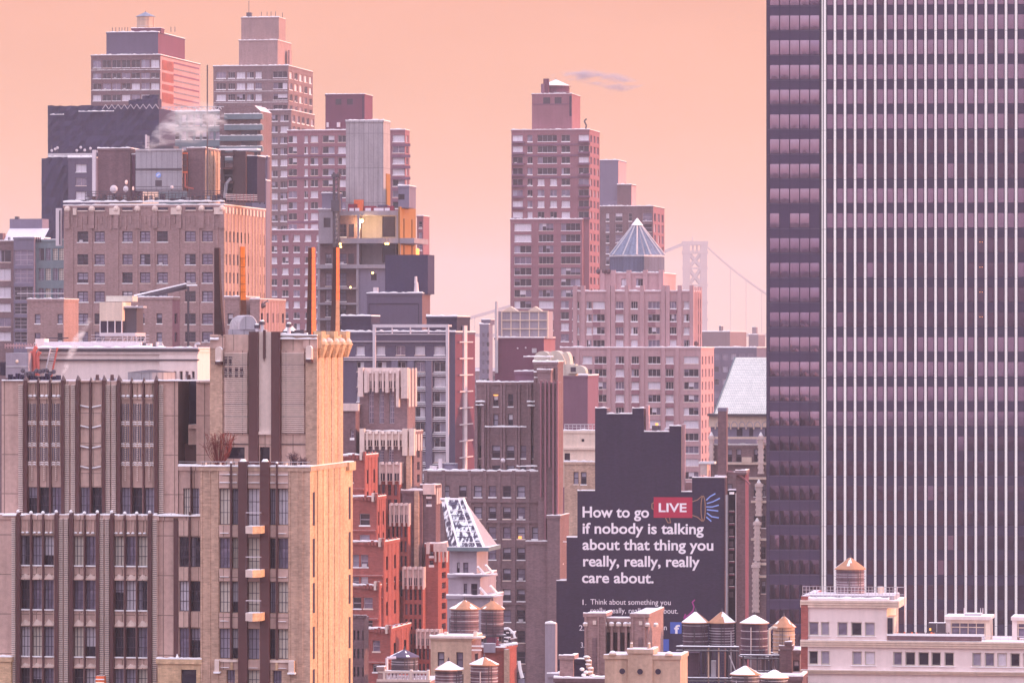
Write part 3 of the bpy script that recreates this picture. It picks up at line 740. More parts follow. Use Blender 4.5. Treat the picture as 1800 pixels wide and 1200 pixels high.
for k in range(5): mb.box(u1, u1 + .25, 3.5 + k*3.4, 4.6 + k*3.4, b.Z(612, 3), b.Z(504, 3), PK, top='snow')
b.part(mb, 'pilaster')
mb = MB()
for r_ in range(4):
    for x in (1042, 1082, 1139, 1176): b.pxbox(mb, x, x + 13, 544 + r_*22.4, 551 + r_*22.4, 2.9, .12, 'brick_rose')
for r_ in range(8):
    for x in (1045, 1082, 1110, 1170): b.pxbox(mb, x, x + 14, 640 + r_*22.4, 648 + r_*22.4, -.1, .12, 'brick_rose')
b.part(mb, 'spandrel_panel')
mb = MB(); cu, cv = b.U(1120, 14), 14.0; m_ = b.D / F; n = 16
rb, rt = 50*m_, 45*m_
def octr(r, z, n=8, ph=pi/8): return [(cu + r*cos(2*pi*i/n + ph), cv + r*sin(2*pi*i/n + ph), z) for i in range(n)]
mb.prism(octr(rb, b.Z(485, 14)), octr(rb, b.Z(452, 14)), 'zinc_dark')
mb.prism(octr(rb*1.03, b.Z(452, 14)), octr(rb*1.02, b.Z(449, 14)), 'metal_light')
zt, zc = b.Z(449, 14), b.Z(396, 14)
A = []; B2 = []; ns = 48
for i in range(ns):
    t_ = 2*pi*i/ns; k = 1.0 if i % 2 else .90
    A.append((cu + rb*.99*k*cos(t_), cv + rb*.99*k*sin(t_), zt)); B2.append((cu + 1.0*k*cos(t_), cv + 1.0*k*sin(t_), zc))
mb.prism(A, B2, 'zinc', True)
for i in range(1, ns, 4):
    a = A[i]; c = B2[i]; mb.rod(a, c, .2, 'metal_light', 4)
mb.cyl(cu, cv, zc - .1, b.Z(384, 14), 1.5, .1, 'snow', 10)
b.part(mb, 'roof'); 
mb = MB()
for x in (1050, 1060, 1067, 1196, 1204, 1213): mb.ball((b.U(x if x < 1100 else x+10, 5), 5 if x > 1100 else 7, b.Z(604 if x > 1100 else 477, 5)), .7, 'bare_twig', 8, 5)
b.part(mb, 'roof_plants'); b.finish()

# ================================================================ K: construction building with bare core
b = Bld('concrete_frame_building', 'half-built concrete frame with open lamp-lit floors and a tall bare core', 'building', 560, 1030)
mb = MB(); b.block(608, 674, 213, 380, v0=6, xr=686, m='concrete', mb=mb, snow=.3)
b.part(mb, 'concrete_core')
mb = MB(); u1 = b.U(674, 6); mb.box(u1 + .02, u1 + .12, 8.5, 13, b.Z(360, 6), b.Z(305, 6), 'yellow_sheath'); b.part(mb, 'sheathing_strip')
mb = MB()
SL = [(595, 700, 371, 379, 1.0), (560, 728, 419, 428, 0), (556, 728, 465, 472, 0)]
for x0, x1, y0, y1, v0 in SL: b.pxbox(mb, x0, x1, y0, y1, v0, 16, 'concrete_slab', top='snow_roof')
for y in (505, 532, 559, 586): b.pxbox(mb, 557, 628, y, y+3.5, 0, 14, 'concrete_slab')
b.part(mb, 'floor_slab')
mb = MB()
for x, y0, y1 in ((628, 379, 419), (697, 379, 419), (627, 428, 465), (700, 428, 465), (581, 379, 419), (558, 428, 650), (626, 472, 650)):
    b.pxbox(mb, x, x+4, y0, y1, .3, .5, 'concrete_slab')
b.part(mb, 'column')
b.block(560, 628, 379, 700, v0=2.2, d=12, m='brick_dusk', snow=0, name='brick_infill', fw=[([(572, 583), (596, 609)], [(394, 417), (446, 464), (480, 503), (509, 530), (536, 557), (563, 584)], 'cross'), ([(586, 594), (612, 622)], [(394, 417), (446, 464)], 'black')])
b.block(632, 697, 379, 650, v0=7, d=8, m='concrete_slab', snow=0, name='inner_wall', fw=[([(672, 695)], [(381, 417), (430, 462)], 'black')])
mb = MB(); b.block(629, 700, 472, v0=.8, d=10, m='slate_light', snow=0, mb=mb, fw=[([(652, 662)], [(481, 493)], 'black')]); b.part(mb, 'block_wall')
mb = MB(); b.block(566, 593, 340, 373, v0=1, d=5, m='slate_light', mb=mb, snow=.25); b.block(560, 592, 368, 421, v0=.4, d=5, m='concrete_slab', mb=mb, snow=.2, fw=[([(569, 581)], [(383, 400)], 'black')]); b.part(mb, 'stair_wall')
mb = MB(); b.block(700, 719, 328, 366, v0=2, xr=731, m='slate_light', mb=mb, snow=.3, fw=[([(700, 711)], [(342, 352)], 'black')]); b.part(mb, 'bulkhead')
mb = MB(); ua = b.U(700, 0); b.block(700, 703, 364, 600, v0=0, xr=731, m='yellow_sheath', mb=mb, snow=0, rw=[(2, .14, [(384, 418), (430, 520)], 'black')]); b.part(mb, 'yellow_sheathing')
for i, (x, y, c) in enumerate([(612, 358, 'red_stuff'), (640, 362, 'red_stuff'), (655, 364, 'red_stuff'), (674, 362, 'red_stuff'), (622, 350, 'orange_bright'), (664, 360, 'slate')]):
    mb = MB(); u = b.U(x, 3); z = b.Z(371, 3); w_ = random.uniform(1.2, 2.0)
    mb.box(u, u + w_*1.6, 3, 4.2, z, z + (371 - y)*.115, c, top='snow' if i % 2 else None); mb.box(u + .3, u + w_, 2.8, 3.2, z, z + .6, 'steel_white')
    t = thing(mb, 'site_material', ['crimson wrapped stack at the left of the open top deck', 'crimson tarpaulin pile in the middle of the open deck', 'low crimson bundle right of the middle pile on the deck', 'crimson heap near the bulkhead on the open deck', 'orange-fronted cabin panel against the concrete core', 'dark skip beside the concrete core'][i], 'building material', b.root.matrix_basis.to_translation() if False else (b.ox, b.oy, 0), 'materials on the open deck', -R(10))
b.finish()
KB = b
def at(bb, u, v, z): return (bb.ox + u*bb.c + v*bb.s, bb.oy - u*bb.s + v*bb.c, z + bb.z0)
for i, (x, y, r, lb) in enumerate([(636, 388, .42, 'brightest work lamp, hanging under the open top floor'), (598, 429, .24, 'upper of two lamps beside the dark hoist mast'), (599, 434, .24, 'lower of two lamps beside the dark hoist mast'),
        (678, 429, .22, 'left of the lamp pair under the second slab'), (682, 429, .24, 'right of the lamp pair under the second slab'), (655, 480, .24, 'lamp over the small dark opening in the block wall'), (616, 505, .22, 'lowest lamp, on the brick infill floors')]):
    mb = MB(); mb.ball((0, 0, 0), r, 'lamp_glow', 10, 6); mb.rod((0, 0, r*.8), (0, 0, r + .9), .05, 'metal_dark')
    t = thing(mb, 'work_lamp', lb, 'lamp', at(b, b.U(x, -.8 if i else .9), -.8 if i else .9, b.Z(y, 0)), 'work lamps on the concrete frame')
    if i == 0:
        ld = bpy.data.lights.new('lamp_light', 'POINT'); ld.energy = 2600; ld.color = (1, .72, .3); ld.shadow_soft_size = .5
        lo = bpy.data.objects.new('lamp_light', ld); COL.objects.link(lo); lo.parent = t; lo.location = (0, -.2, -.7)
# dark hoist mast
mb = MB(); u, v = b.U(586, -1.5), -1.5; w_ = 1.05
for du in (0, w_):
    for dv in (0, w_): mb.rod((u+du, v+dv, 0), (u+du, v+dv, b.Z(303, v)), .16, 'metal_dark')
for k in range(60):
    za = b.Z(303, v) - k*1.0; mb.rod((u, v, za), (u+w_, v, za-1), .07, 'metal_dark'); mb.rod((u+w_, v+w_, za), (u, v+w_, za-1), .07, 'metal_dark')
mb.box(u - .4, u + w_ + .4, v - .2, v + 1.3, b.Z(312, v), b.Z(306, v), 'metal_dark')
mb.box(u - .25, u + w_ + .6, v - 1.2, v - .1, b.Z(372, v), b.Z(352, v), 'metal_dark')
t = thing(mb, 'hoist_mast', 'dark lattice hoist mast climbing the left of the concrete frame', 'hoist', (b.ox, b.oy, 0), None, -R(10))

# ================================================================ L: black box and grey penthouse
b = Bld('black_box_building', 'grey windowless block topped by a big black box, right of the concrete frame', 'building', 645, 960)
b.block(645, 742, 516, v0=0, xr=756, m='slate', snow=.3, side='brick_dusk')
mb = MB(); b.block(677, 752, 448, 517, v0=2, d=7, m='navy_net', mb=mb, snow=0); b.part(mb, 'black_box')
mb = MB(); b.pxbox(mb, 648, 736, 533, 535, -.08, .07, 'dark_gap'); b.pxbox(mb, 648, 649.5, 535, 570, -.08, .07, 'dark_gap'); b.pxbox(mb, 735, 736.5, 535, 570, -.08, .07, 'dark_gap'); b.part(mb, 'panel_recess')
mb = MB(); mb.cyl(b.U(732, 1), 1, b.Z(516, 1), b.Z(496, 1), .55, .35, 'steel_white', 10); mb.cyl(b.U(731, 1), 1, b.Z(498, 1), b.Z(486, 1), .33, .25, 'steel_white', 10); b.pxbox(mb, 656, 664, 505, 516, .6, 1, 'steel_white'); b.part(mb, 'vent_stack')
mb = MB(); mb.cyl(b.U(734, 3), 3, b.Z(448, 3), b.Z(441, 3), .35, .35, 'lamp_warm', 8); mb.ball((b.U(734, 3), 3, b.Z(440, 3)), .4, 'lamp_warm', 8, 5); b.part(mb, 'warning_light')
b.finish()

# ================================================================ M: dark hotel with white steel frame
b = Bld('framed_hotel', 'dark slate hotel wearing a white square steel frame', 'building', 600, 860, 10)
b.block(600, 800, 584, v0=0, xr=835, m='slate', side='maroon_wall', snow=.35, fw=[([(626, 641), (661, 677), (696, 712), (729, 747), (763, 782)], [(608, 624)], 'wide'),
        ([(627, 640), (663, 679), (697, 713), (730, 747), (763, 783)], rows(636, 8, 26.4, 17), 'wide')], rw=())
mb = MB(); b.block(600, 652, 556, 585, v0=3, d=8, m='wall_black', mb=mb); b.block(750, 803, 557, 585, v0=3, xr=826, m='wall_black', mb=mb); b.part(mb, 'penthouse')
mb = MB(); S = 'steel_white'
for x0, x1, y0, y1 in ((655, 660, 575, 700), (783.5, 788.5, 575, 812), (655, 788.5, 570, 575.5)): b.pxbox(mb, x0, x1, y0, y1, -2.2, .5, S)
for x in (688, 720, 752): b.pxbox(mb, x, x+2, 575, 588, -2.1, .3, S)
for x in (656, 784): b.pxbox(mb, x, x+3, 571, 574, -1.7, 4, S)
b.pxbox(mb, 660, 784, 586.5, 588, -2.1, .3, S)
b.part(mb, 'steel_frame')
mb = MB(); b.pxbox(mb, 604, 784, 599, 601, -.35, .35, 'frame_light'); b.pxbox(mb, 604, 784, 627, 629.5, -.5, .5, S); b.pxbox(mb, 604, 784, 631.5, 633, -.5, .5, S)
for r_ in range(8):
    for x in (726, 760): b.pxbox(mb, x, x+25, 655.5 + r_*26.4, 657 + r_*26.4, -.4, .4, 'snow'); b.pxbox(mb, x, x+25, 659 + r_*26.4, 660.5 + r_*26.4, -.4, .4, S)
b.part(mb, 'ledge')
mb = MB(); u = b.U(800); v = b.V(816, u)
mb.box(u + .02, u + .35, v - 1.7, v + 1.2, b.Z(830), b.Z(572), 'steel_white')
for k in range(10): mb.box(u + .4, u + .55, v - 7, v + 6, b.Z(602 + k*29), b.Z(600 + k*29), 'steel_white')
b.part(mb, 'side_ladder')
mb = MB(); b.block(604, 633, 716, v0=-1.5, d=1.4, m='slate', mb=mb, snow=0); 
for x in (688, 716, 748): b.pxbox(mb, x, x+11, 634, 900, -.9, .85, 'slate_light')
b.part(mb, 'pier')
b.finish()

# ================================================================ P: maroon block with white grid top
b = Bld('maroon_block', 'windowless maroon block topped by a white gridded screen with two small gables', 'building', 870, 1000, 10)
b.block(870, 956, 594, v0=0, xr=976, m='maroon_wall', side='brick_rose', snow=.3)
mb = MB(); b.block(875, 961, 547, 595, v0=1, xr=972, m='plaster_grey', mb=mb, snow=0)
nx = 5
for i in range(6): x = 881 + i*16.2; b.pxbox(mb, x, x+1.8, 547, 592, .8, .3, 'cream')
for y in (546.5, 562, 577, 591.5): b.pxbox(mb, 881, 964, y, y+1.8, .75, .3, 'cream')
for cx_ in (897, 940):
    a, c, d2 = b.U(cx_-13, .7), b.U(cx_, .7), b.U(cx_+13, .7); z0, z1 = b.Z(547, .7), b.Z(538.5, .7)
    mb.prism([(a, .7, z0), (d2, .7, z0), (d2, 3, z0), (a, 3, z0)], [(c, .7, z1), (c, .7, z1), (c, 3, z1), (c, 3, z1)], 'cream')
b.part(mb, 'screen')
mb = MB(); mb.cyl(b.U(873, -.6), -.6, b.Z(655, 0), b.Z(530, 0), .32, .32, 'metal_light', 8); b.part(mb, 'flue')
mb = MB(); b.pxbox(mb, 935, 943, 612, 620, -.1, .1, 'metal_light'); mb.ball((b.U(910, -.2), -.2, b.Z(612)), .2, 'steel_white', 6, 4); mb.ball((b.U(924, -.2), -.2, b.Z(611)), .2, 'steel_white', 6, 4)
b.part(mb, 'wall_fitting')
b.block(988, 1033, 660, v0=-12, xr=1052, d=8, m='brick_violet', snow=.4, name='annex_wall', side='brick_violet')
b.finish()
# cream ducts on the roof in front of it
b2 = Bld('roof_duct', 'big cream humped duct with an open mouth on the roof beside the maroon block', 'duct', 935, 960, 10, z0=wp(0, 665, 960)[2])
mb = MB(); m_ = 960 / F
def arch(mb, x0, x1, yt, yb, v0, d, m, n=12):
    u0, u1 = b2.U(x0, v0), b2.U(x1, v0); cu = (u0+u1)/2; ru = (u1-u0)/2; zb, zt = b2.Z(yb, v0), b2.Z(yt, v0)
    P_ = [(cu - ru*cos(pi*i/n), zb + (zt-zb)*sin(pi*i/n)**.7) for i in range(n+1)]
    mb.poly([(a, v0, z) for a, z in reversed(P_)], m); mb.poly([(a, v0+d, z) for a, z in P_], m)
    for p, q in zip(P_, P_[1:]): mb.poly(((p[0], v0, p[1]), (q[0], v0, q[1]), (q[0], v0+d, q[1]), (p[0], v0+d, p[1])), m)
arch(mb, 938, 968, 617, 636, 0, 4, 'duct_cream'); arch(mb, 955, 995, 616, 660, 1, 5, 'duct_cream'); arch(mb, 985, 1003, 618, 655, 2, 4, 'duct_cream')
b2.pxbox(mb, 992, 1012, 640, 660, 1, 3, 'duct_cream'); arch(mb, 998, 1030, 642, 656, 0, 3, 'duct_cream')
b2.pxbox(mb, 1003, 1012, 645, 653, -.1, .1, 'dark_gap'); b2.pxbox(mb, 966.8, 967.8, 618, 640, -.2, .3, 'metal_light')
b2.part(mb, 'duct_body', smooth=False)

# ================================================================ V: green roof building behind the dark tower's edge
b = Bld('green_roof_building', 'brown and white trimmed building under a steep snowy green roof, left of the dark tower', 'building', 1247, 850, 10)
b.block(1249, 1460, 782, v0=0, d=14, m='brick_brown', snow=.3, fw=[([(1278, 1287), (1294, 1303), (1325, 1332), (1338, 1346)], [(789, 812), (850, 872), (905, 927), (960, 982), (1020, 1042)], 'dhd')])
mb = MB(); b.pxbox(mb, 1246, 1460, 730, 750, -.4, 12, 'cream'); b.pxbox(mb, 1249, 1460, 749, 769, -.1, 12, 'slate_light'); b.pxbox(mb, 1247, 1460, 767, 771, -.6, 1, 'cream', top='snow'); b.pxbox(mb, 1243, 1460, 727, 731, -1.2, 14, 'metal_dark')
for x in cols(1256, 12, 13.5, 0):
    x = x[0]; b.pxbox(mb, x, x+2.5, 744, 754, -.35, .4, 'cream')
    cu, r_ = b.U(x + 8, -.3), .55
    mb.path([(cu - r_*cos(pi*i/8), -.42, b.Z(750) + .95*sin(pi*i/8)) for i in range(9)], .07, 'frame_light', 4)
for x in (1295, 1317, 1345): b.pxbox(mb, x, x+7 if x != 1295 else x+10, 752, 766, -.16, .1, 'glass_dark')
b.part(mb, 'cornice')
mb = MB(); a, c = b.U(1254, 0), b.U(1292, 12); e = b.U(1460, 0); zt, zb = b.Z(628, 12), b.Z(728, 0)
mb.poly(((a, .2, zb), (e, .2, zb), (e, 12, zt), (c, 12, zt)), 'green_roof'); mb.poly(((a, .2, zb), (c, 12, zt), (c, 13, zt), (a, 24, zb)), 'green_grey')
mb.poly(((c, 12, zt), (e, 12, zt), (e, 13, zt), (c, 13, zt)), 'green_grey'); mb.poly(((a, 24, zb), (c, 13, zt), (e, 13, zt), (e, 24, zb)), 'green_roof')
n = 60
for i in range(n):
    k = i/n; p = (a + (e-a)*k, .15, zb + .05); q = (c + (e-c)*k, 11.95, zt + .05); mb.rod(p, q, .012, 'green_grey', 4)
for i in range(1, 22):
    k = i/22; mb.rod((a + (c-a)*k, .1 + 11.8*k, zb + (zt-zb)*k + .03), (e, .1 + 11.8*k, zb + (zt-zb)*k + .03), .012, 'green_grey', 4)
mb.rod((a, .15, zb), (c, 12, zt), .16, 'green_grey', 5)
b.part(mb, 'roof')
# white quoins and pinnacles
for x0, x1, yt, yb, in ((1247, 1253, 762, 815), (1333, 1341, 762, 830), (1329, 1338, 845, 903), (1326, 1335, 912, 985), (1323, 1333, 987, 1075)):
    mb = MB(); b.pxbox(mb, x0, x1, yt+3, yb, -1.1, .9, 'terracotta_white'); b.pxbox(mb, x0-2.5, x1+2.5, yt+5, yt+10, -1.3, 1.2, 'terracotta_white', top='snow')
    cu = (b.U(x0, -1) + b.U(x1, -1))/2; mb.cyl(cu, -.7, b.Z(yt+4, -1), b.Z(yt-3, -1), .42, .12, 'snow', 8)
    for k in range(int((yb-yt)/9)): b.pxbox(mb, x0-1.3, x1+1.3, yt+12+k*9, yt+16+k*9, -1.15, .9, 'terracotta_white')
    b.part(mb, 'pinnacle')
mb = MB(); 
for y, x0 in ((812, 1262), (838, 1300), (879, 1320), (945, 1320), (988, 1322), (1010, 1322)): b.pxbox(mb, x0, 1460, y, y+4, -.7, .9, 'cream', top='snow')
b.pxbox(mb, 1304, 1321, 803, 812, -.8, .8, 'cream'); b.pxbox(mb, 1231, 1243, 815, 835, -6, 2, 'terracotta_white'); b.pxbox(mb, 1228, 1256, 811, 815, -6.2, 2.4, 'snow')
b.part(mb, 'band'); b.finish()

# ================================================================ X: big dark tower with white fins
b = Bld('dark_glass_tower', 'huge dark glass tower with white vertical fins filling the right edge', 'office tower', 1347, 750, 4)
mb = MB(); u0, u1 = b.U(1347), b.U(1860); zt = b.Z(-260)
mb.box(u0, u1, 0, 42, 0, zt, 'spandrel'); b.part(mb, 'curtain_wall')
nb = 29
rk = random.Random(77)
for k in range(-2, nb):
    row_t = rk.uniform(-.012, .012)
    y0 = 28 + 43.42*k; z1 = b.Z(y0); z0 = b.Z(y0 + 25)
    for sec in (0, 1):
        mb = MB(); r = random.Random(k*2 + sec)
        xs = [1353.5 + 17.6*i for i in range(5)] if sec == 0 else [1454 + 17.66*i for i in range(23)]
        wd = 16.0 if sec == 0 else 13.2
        for x in xs:
            a, c = b.U(x), b.U(x + wd)
            if (sec == 0 and k == 8 and abs(x - 1371) < 2 or sec == 0 and k == 8 and abs(x - 1424) < 2) or r.random() < .004: mb.poly(((a, -.03, z0), (c, -.03, z0), (c, -.03, z1), (a, -.03, z1)), 'spandrel'); continue
            # each pane bellies out a little, as heat-strengthened glass does, and leans by a hair
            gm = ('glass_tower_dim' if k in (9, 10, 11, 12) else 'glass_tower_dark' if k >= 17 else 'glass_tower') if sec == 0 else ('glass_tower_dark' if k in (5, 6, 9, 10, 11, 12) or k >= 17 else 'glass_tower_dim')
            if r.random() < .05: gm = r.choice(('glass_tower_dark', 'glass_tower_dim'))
            nx_, nz_ = 4, 5; bul = r.uniform(.018, .036) if sec == 0 else r.uniform(.001, .006); tx = r.uniform(-.003, .003); tz = row_t + r.uniform(-.004, .004)
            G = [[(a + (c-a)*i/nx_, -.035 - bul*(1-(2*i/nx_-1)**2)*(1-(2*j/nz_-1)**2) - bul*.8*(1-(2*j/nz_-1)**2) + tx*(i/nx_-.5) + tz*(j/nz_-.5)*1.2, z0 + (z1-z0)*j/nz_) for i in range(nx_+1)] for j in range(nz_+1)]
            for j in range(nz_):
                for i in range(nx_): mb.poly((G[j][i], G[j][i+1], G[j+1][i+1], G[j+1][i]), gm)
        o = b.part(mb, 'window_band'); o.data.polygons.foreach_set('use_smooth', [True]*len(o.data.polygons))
        # weld for smooth shading
        import bmesh
        bm = bmesh.new(); bm.from_mesh(o.data); bmesh.ops.remove_doubles(bm, verts=bm.verts, dist=.0005); bm.to_mesh(o.data); bm.free()
mb = MB()
for k in range(-2, nb): z = b.Z(28 + 43.42*k + 26.5); mb.box(u0 + .2, b.U(1446), -.06, 0, z - .04, z, 'slate_light')
for x in (1347.3, 1352.2, 1370.4, 1388, 1405.6, 1423.2, 1440.6): mb.box(b.U(x), b.U(x) + .07, -.08, -.002, 0, zt, 'wall_black')
for x in (1441.5, 1443.5): mb.box(b.U(x), b.U(x)+.10, -.12, -.002, 0, zt, 'metal_dark')
b.part(mb, 'mullions')
xs = [1445.3] + [1450 + 17.68*i for i in range(24)]
for i, x in enumerate(xs):
    mb = MB(); wd = .18 if i == 0 else .38; a = b.U(x) - wd/2
    ys = [-260, -116.5, -30.2] + [56.5 + 86.8*k for k in range(15)]
    for ya, yb_ in zip(ys, ys[1:]): mb.box(a, a + wd, -.55, -.01, b.Z(yb_) + .05, b.Z(ya), 'tower_fin')
    mb.box(a + .03, a + wd - .03, -.5, -.012, 0, zt - .1, 'slate_light')
    mb.box(a - .13, a - .03, -.16, -.006, 0, zt - .12, 'wall_black'); mb.box(a + wd + .03, a + wd + .13, -.16, -.006, 0, zt - .12, 'wall_black')
    b.part(mb, 'fin')
mb = MB()
for k in range(4): z = b.Z(425 + 43.4*k); 
for y in (426, 470, 513.5, 557):
    for x in (1722, 1726): mb.box(b.U(x), b.U(x)+.09, -.13, -.05, b.Z(y)-.05, b.Z(y)+.05, 'lamp_warm')
b.part(mb, 'ceiling_lamp')

# ================================================================ W: black painted wall with lettering
b = Bld('painted_wall_building', 'building whose black party wall is painted with white lettering about going live', 'building', 978, 620, 8)
def sil(mb, x0, x1, y0, v0, d, m='wall_black'):
    b.pxbox(mb, x0, x1, y0, 1000, v0, d, m, top='snow_roof', side='brick_dusk'); b.snowbar(mb, x0, x1, y0, v0, .18, .3)
STEPS = [(978, 996, 1020), (996, 1015, 944), (1015, 1046, 862), (1046, 1066.5, 717), (1066.5, 1111.5, 727), (1111.5, 1132, 717), (1132, 1176.5, 758), (1176.5, 1197.5, 748), (1197.5, 1216.5, 863), (1216.5, 1274, 838)]
mb = MB(); depth = {0: 5, 1: 5, 2: 5, 3: 4, 4: 4, 5: 3.6, 6: 4, 7: 4.2, 8: 4, 9: 3}
zb = 0
for i, (x0, x1, y0) in enumerate(STEPS):
    ua, ub = b.U(x0), b.U(x1); zt = b.Z(y0)
    yl = STEPS[i-1][2] if i else 9999; yr = STEPS[i+1][2] if i < 9 else 9999
    zl = b.Z(min(yl, 3000)) if yl > y0 else zt; zr = b.Z(min(yr, 3000)) if yr > y0 else zt
    zl = max(zl, 0) if i else 0; zr = max(zr, 0) if i < 9 else 0
    mb.poly(((ua, 0, 0), (ub, 0, 0), (ub, 0, zt), (ua, 0, zt)), 'wall_black'); dd = depth[i]
    mb.poly(((ua, 0, zt), (ub, 0, zt), (ub, dd, zt), (ua, dd, zt)), 'snow_roof')
    mb.poly(((ub, dd, 0), (ua, dd, 0), (ua, dd, zt), (ub, dd, zt)), 'brick_dusk')
    if zl < zt: mb.poly(((ua, dd, zl), (ua, 0, zl), (ua, 0, zt), (ua, dd, zt)), 'brick_dusk')
    if zr < zt: mb.poly(((ub, 0, zr), (ub, dd, zr), (ub, dd, zt), (ub, 0, zt)), 'brick_tan' if i == 7 else 'brick_dusk')
    mb.snow(ua, ub, -.08, .35, zt, .16)
b.part(mb, 'wall')
mb = MB(); b.block(1197.9, 1204, 863, 1000, v0=.3, d=3, m='brick_pink', mb=mb, snow=0) if False else None
mb = MB()
for x0, x1, y0, y1 in ((1135, 1140, 712, 757), (1198, 1203, 745, 862)): b.pxbox(mb, x0, x1, y0, y1, .5, 1.5, 'brick_pink', top='snow')
b.pxbox(mb, 1203, 1216, 846, 864, 4, 1, 'brick_pink', top='snow')
b.pxbox(mb, 1146, 1160, 747, 756, 2, 1.2, 'metal_dark', top='snow'); b.pxbox(mb, 1152, 1156, 743, 747, 2, .5, 'lamp_warm')
b.pxbox(mb, 1168, 1174, 752, 758, 2, 1, 'metal_light', top='snow')
b.part(mb, 'roof_fitting')
# sunk service strip, pipes, brown flank right of the wall
mb = MB(); b.block(1275, 1294, 860, v0=3.0, d=6, m='wall_black', mb=mb, snow=0); b.block(1294, 1310, 826, v0=1.2, d=5, m='brick_dusk', side='maroon_wall', mb=mb, snow=.15)
b.pxbox(mb, 1278, 1312, 828, 833, .6, 3, 'brick_dusk', top='snow'); b.part(mb, 'flank_wall')
mb = MB(); b.pxbox(mb, 1275.5, 1279.5, 868, 1090, -.3, .3, 'metal_grey'); b.pxbox(mb, 1292.5, 1294, 865, 1090, -.3, .3, 'metal_grey'); b.pxbox(mb, 1282, 1290, 863, 867, .5, .4, 'snow')
b.part(mb, 'pipe')
mb = MB()
for k in range(7): b.pxbox(mb, 1281, 1290, 896 + k*22, 899 + k*22, .6, 1.2, 'maroon_wall', top='snow'); 
for k in range(7): b.pxbox(mb, 1282, 1289, 905 + k*22, 915 + k*22, 2.9, .15, 'glass_mid')
b.part(mb, 'fire_stair')
mb = MB(); b.pxbox(mb, 1262, 1277, 716, 1000, .25, 1.7, 'brick_dusk'); b.pxbox(mb, 1261.5, 1277.5, 716, 722, .2, 1.8, 'slate_light'); b.pxbox(mb, 1256, 1277, 834, 838, .15, 2, 'snow_roof'); b.part(mb, 'chimney')
mb = MB()
for k in range(8): p = lambda i: (b.U(1278 + i*5, 1), 1.0, b.Z(827 + 0.35*i*i, 1)); mb.rod(p(k), p(k+1), .13, 'brick_rose')
b.part(mb, 'hose')
# lettering
def text(s, x0, x1, ybase, cap, m, name='lettering', off=.012, v=-.02, bold=.0):
    cu = bpy.data.curves.new('txt', 'FONT'); cu.body = s; cu.size = 1; cu.extrude = .004; cu.offset = bold; cu.resolution_u = 4
    to = bpy.data.objects.new('txt', cu); COL.objects.link(to)
    me = bpy.data.meshes.new_from_object(to.evaluated_get(bpy.context.evaluated_depsgraph_get()))
    bpy.data.objects.remove(to); bpy.data.curves.remove(cu)
    xs = [q.co.x for q in me.vertices]; a, e = min(xs), max(xs)
    us, ue = b.U(x0), b.U(x1); sx = (ue-us)/(e-a); sz = b.m2(cap)/.70
    for q in me.vertices: q.co = (us + (q.co.x - a)*sx, v - q.co.z, b.Z(ybase) + q.co.y*sz)
    me.materials.clear(); me.materials.append(MATS[m]); me.name = name
    o = bpy.data.objects.new(name, me); COL.objects.link(o); o.parent = b.root; return o
bpy.context.view_layer.update()
text('How to go', 1024, 1141, 908, 18.5, 'letter', bold=.022)
text('LIVE', 1158, 1207, 898, 15, 'letter', v=-.06, bold=.022)
text('if nobody is talking', 1024, 1237, 936.5, 18.5, 'letter', bold=.022)
text('about that thing you', 1024, 1254, 965, 18.5, 'letter', bold=.022)
text('really, really, really', 1025, 1230, 994, 18.5, 'letter', bold=.022)
text('care about.', 1023, 1149, 1023, 18.5, 'letter', bold=.022)
text('1', 1024, 1025.8, 1062, 9.5, 'letter', 'small_lettering'); text('.', 1029, 1030.5, 1062, 9.5, 'letter', 'small_lettering'); text('Think about something you', 1038, 1179, 1061, 9.5, 'letter', 'small_lettering')
text('really, really, really care about.', 1038, 1192, 1076, 9.5, 'letter', 'small_lettering')
text('2.', 1018, 1027, 1107, 9.5, 'letter', 'small_lettering'); text('n', 1167, 1172, 1105, 9.5, 'letter', 'small_lettering'); text('3.', 1021, 1027, 1137, 9.5, 'letter', 'small_lettering')
mb = MB(); b.pxbox(mb, 1149, 1217, 872.5, 908.5, -.045, .04, 'sign_red'); b.part(mb, 'live_panel')
mb = MB(); b.pxbox(mb, 1178, 1198, 1091, 1111, -.045, .04, 'sign_blue'); b.pxbox(mb, 1166, 1176, 1121, 1142, -.045, .04, 'sign_blue'); b.part(mb, 'blue_square')
text('f', 1185, 1195, 1110.5, 14.5, 'letter', 'letter_mark', v=-.06, bold=.03)
def line(name, pts, wpx, m, close=False):
    mb = MB(); P_ = [(b.U(x), b.Z(y)) for x, y in pts]; hw = b.m2(wpx)/2
    seg = list(zip(P_, P_[1:])) + ([(P_[-1], P_[0])] if close else [])
    for (x0, z0), (x1, z1) in seg:
        L = math.hypot(x1-x0, z1-z0) or 1e-6; nx_, nz_ = -(z1-z0)/L*hw, (x1-x0)/L*hw; ex, ez = (x1-x0)/L*hw*.5, (z1-z0)/L*hw*.5
        q = [(x0-ex+nx_, z0-ez+nz_), (x0-ex-nx_, z0-ez-nz_), (x1+ex-nx_, z1+ez-nz_), (x1+ex+nx_, z1+ez+nz_)]
        fr = [(a, -.035, z) for a, z in q]; bk = [(a, -.003, z) for a, z in q]; mb.prism(bk, fr, m)
    b.part(mb, name)
line('megaphone_outline', [(1217, 880), (1226, 877), (1234, 870)], 1.6, 'line_tan'); line('megaphone_outline', [(1217, 904), (1226, 907), (1234, 914)], 1.6, 'line_tan')
line('megaphone_outline', [(1236 + 3.8*cos(2*pi*i/16), 892 + 22*sin(2*pi*i/16)) for i in range(16)], 1.7, 'line_tan', True)
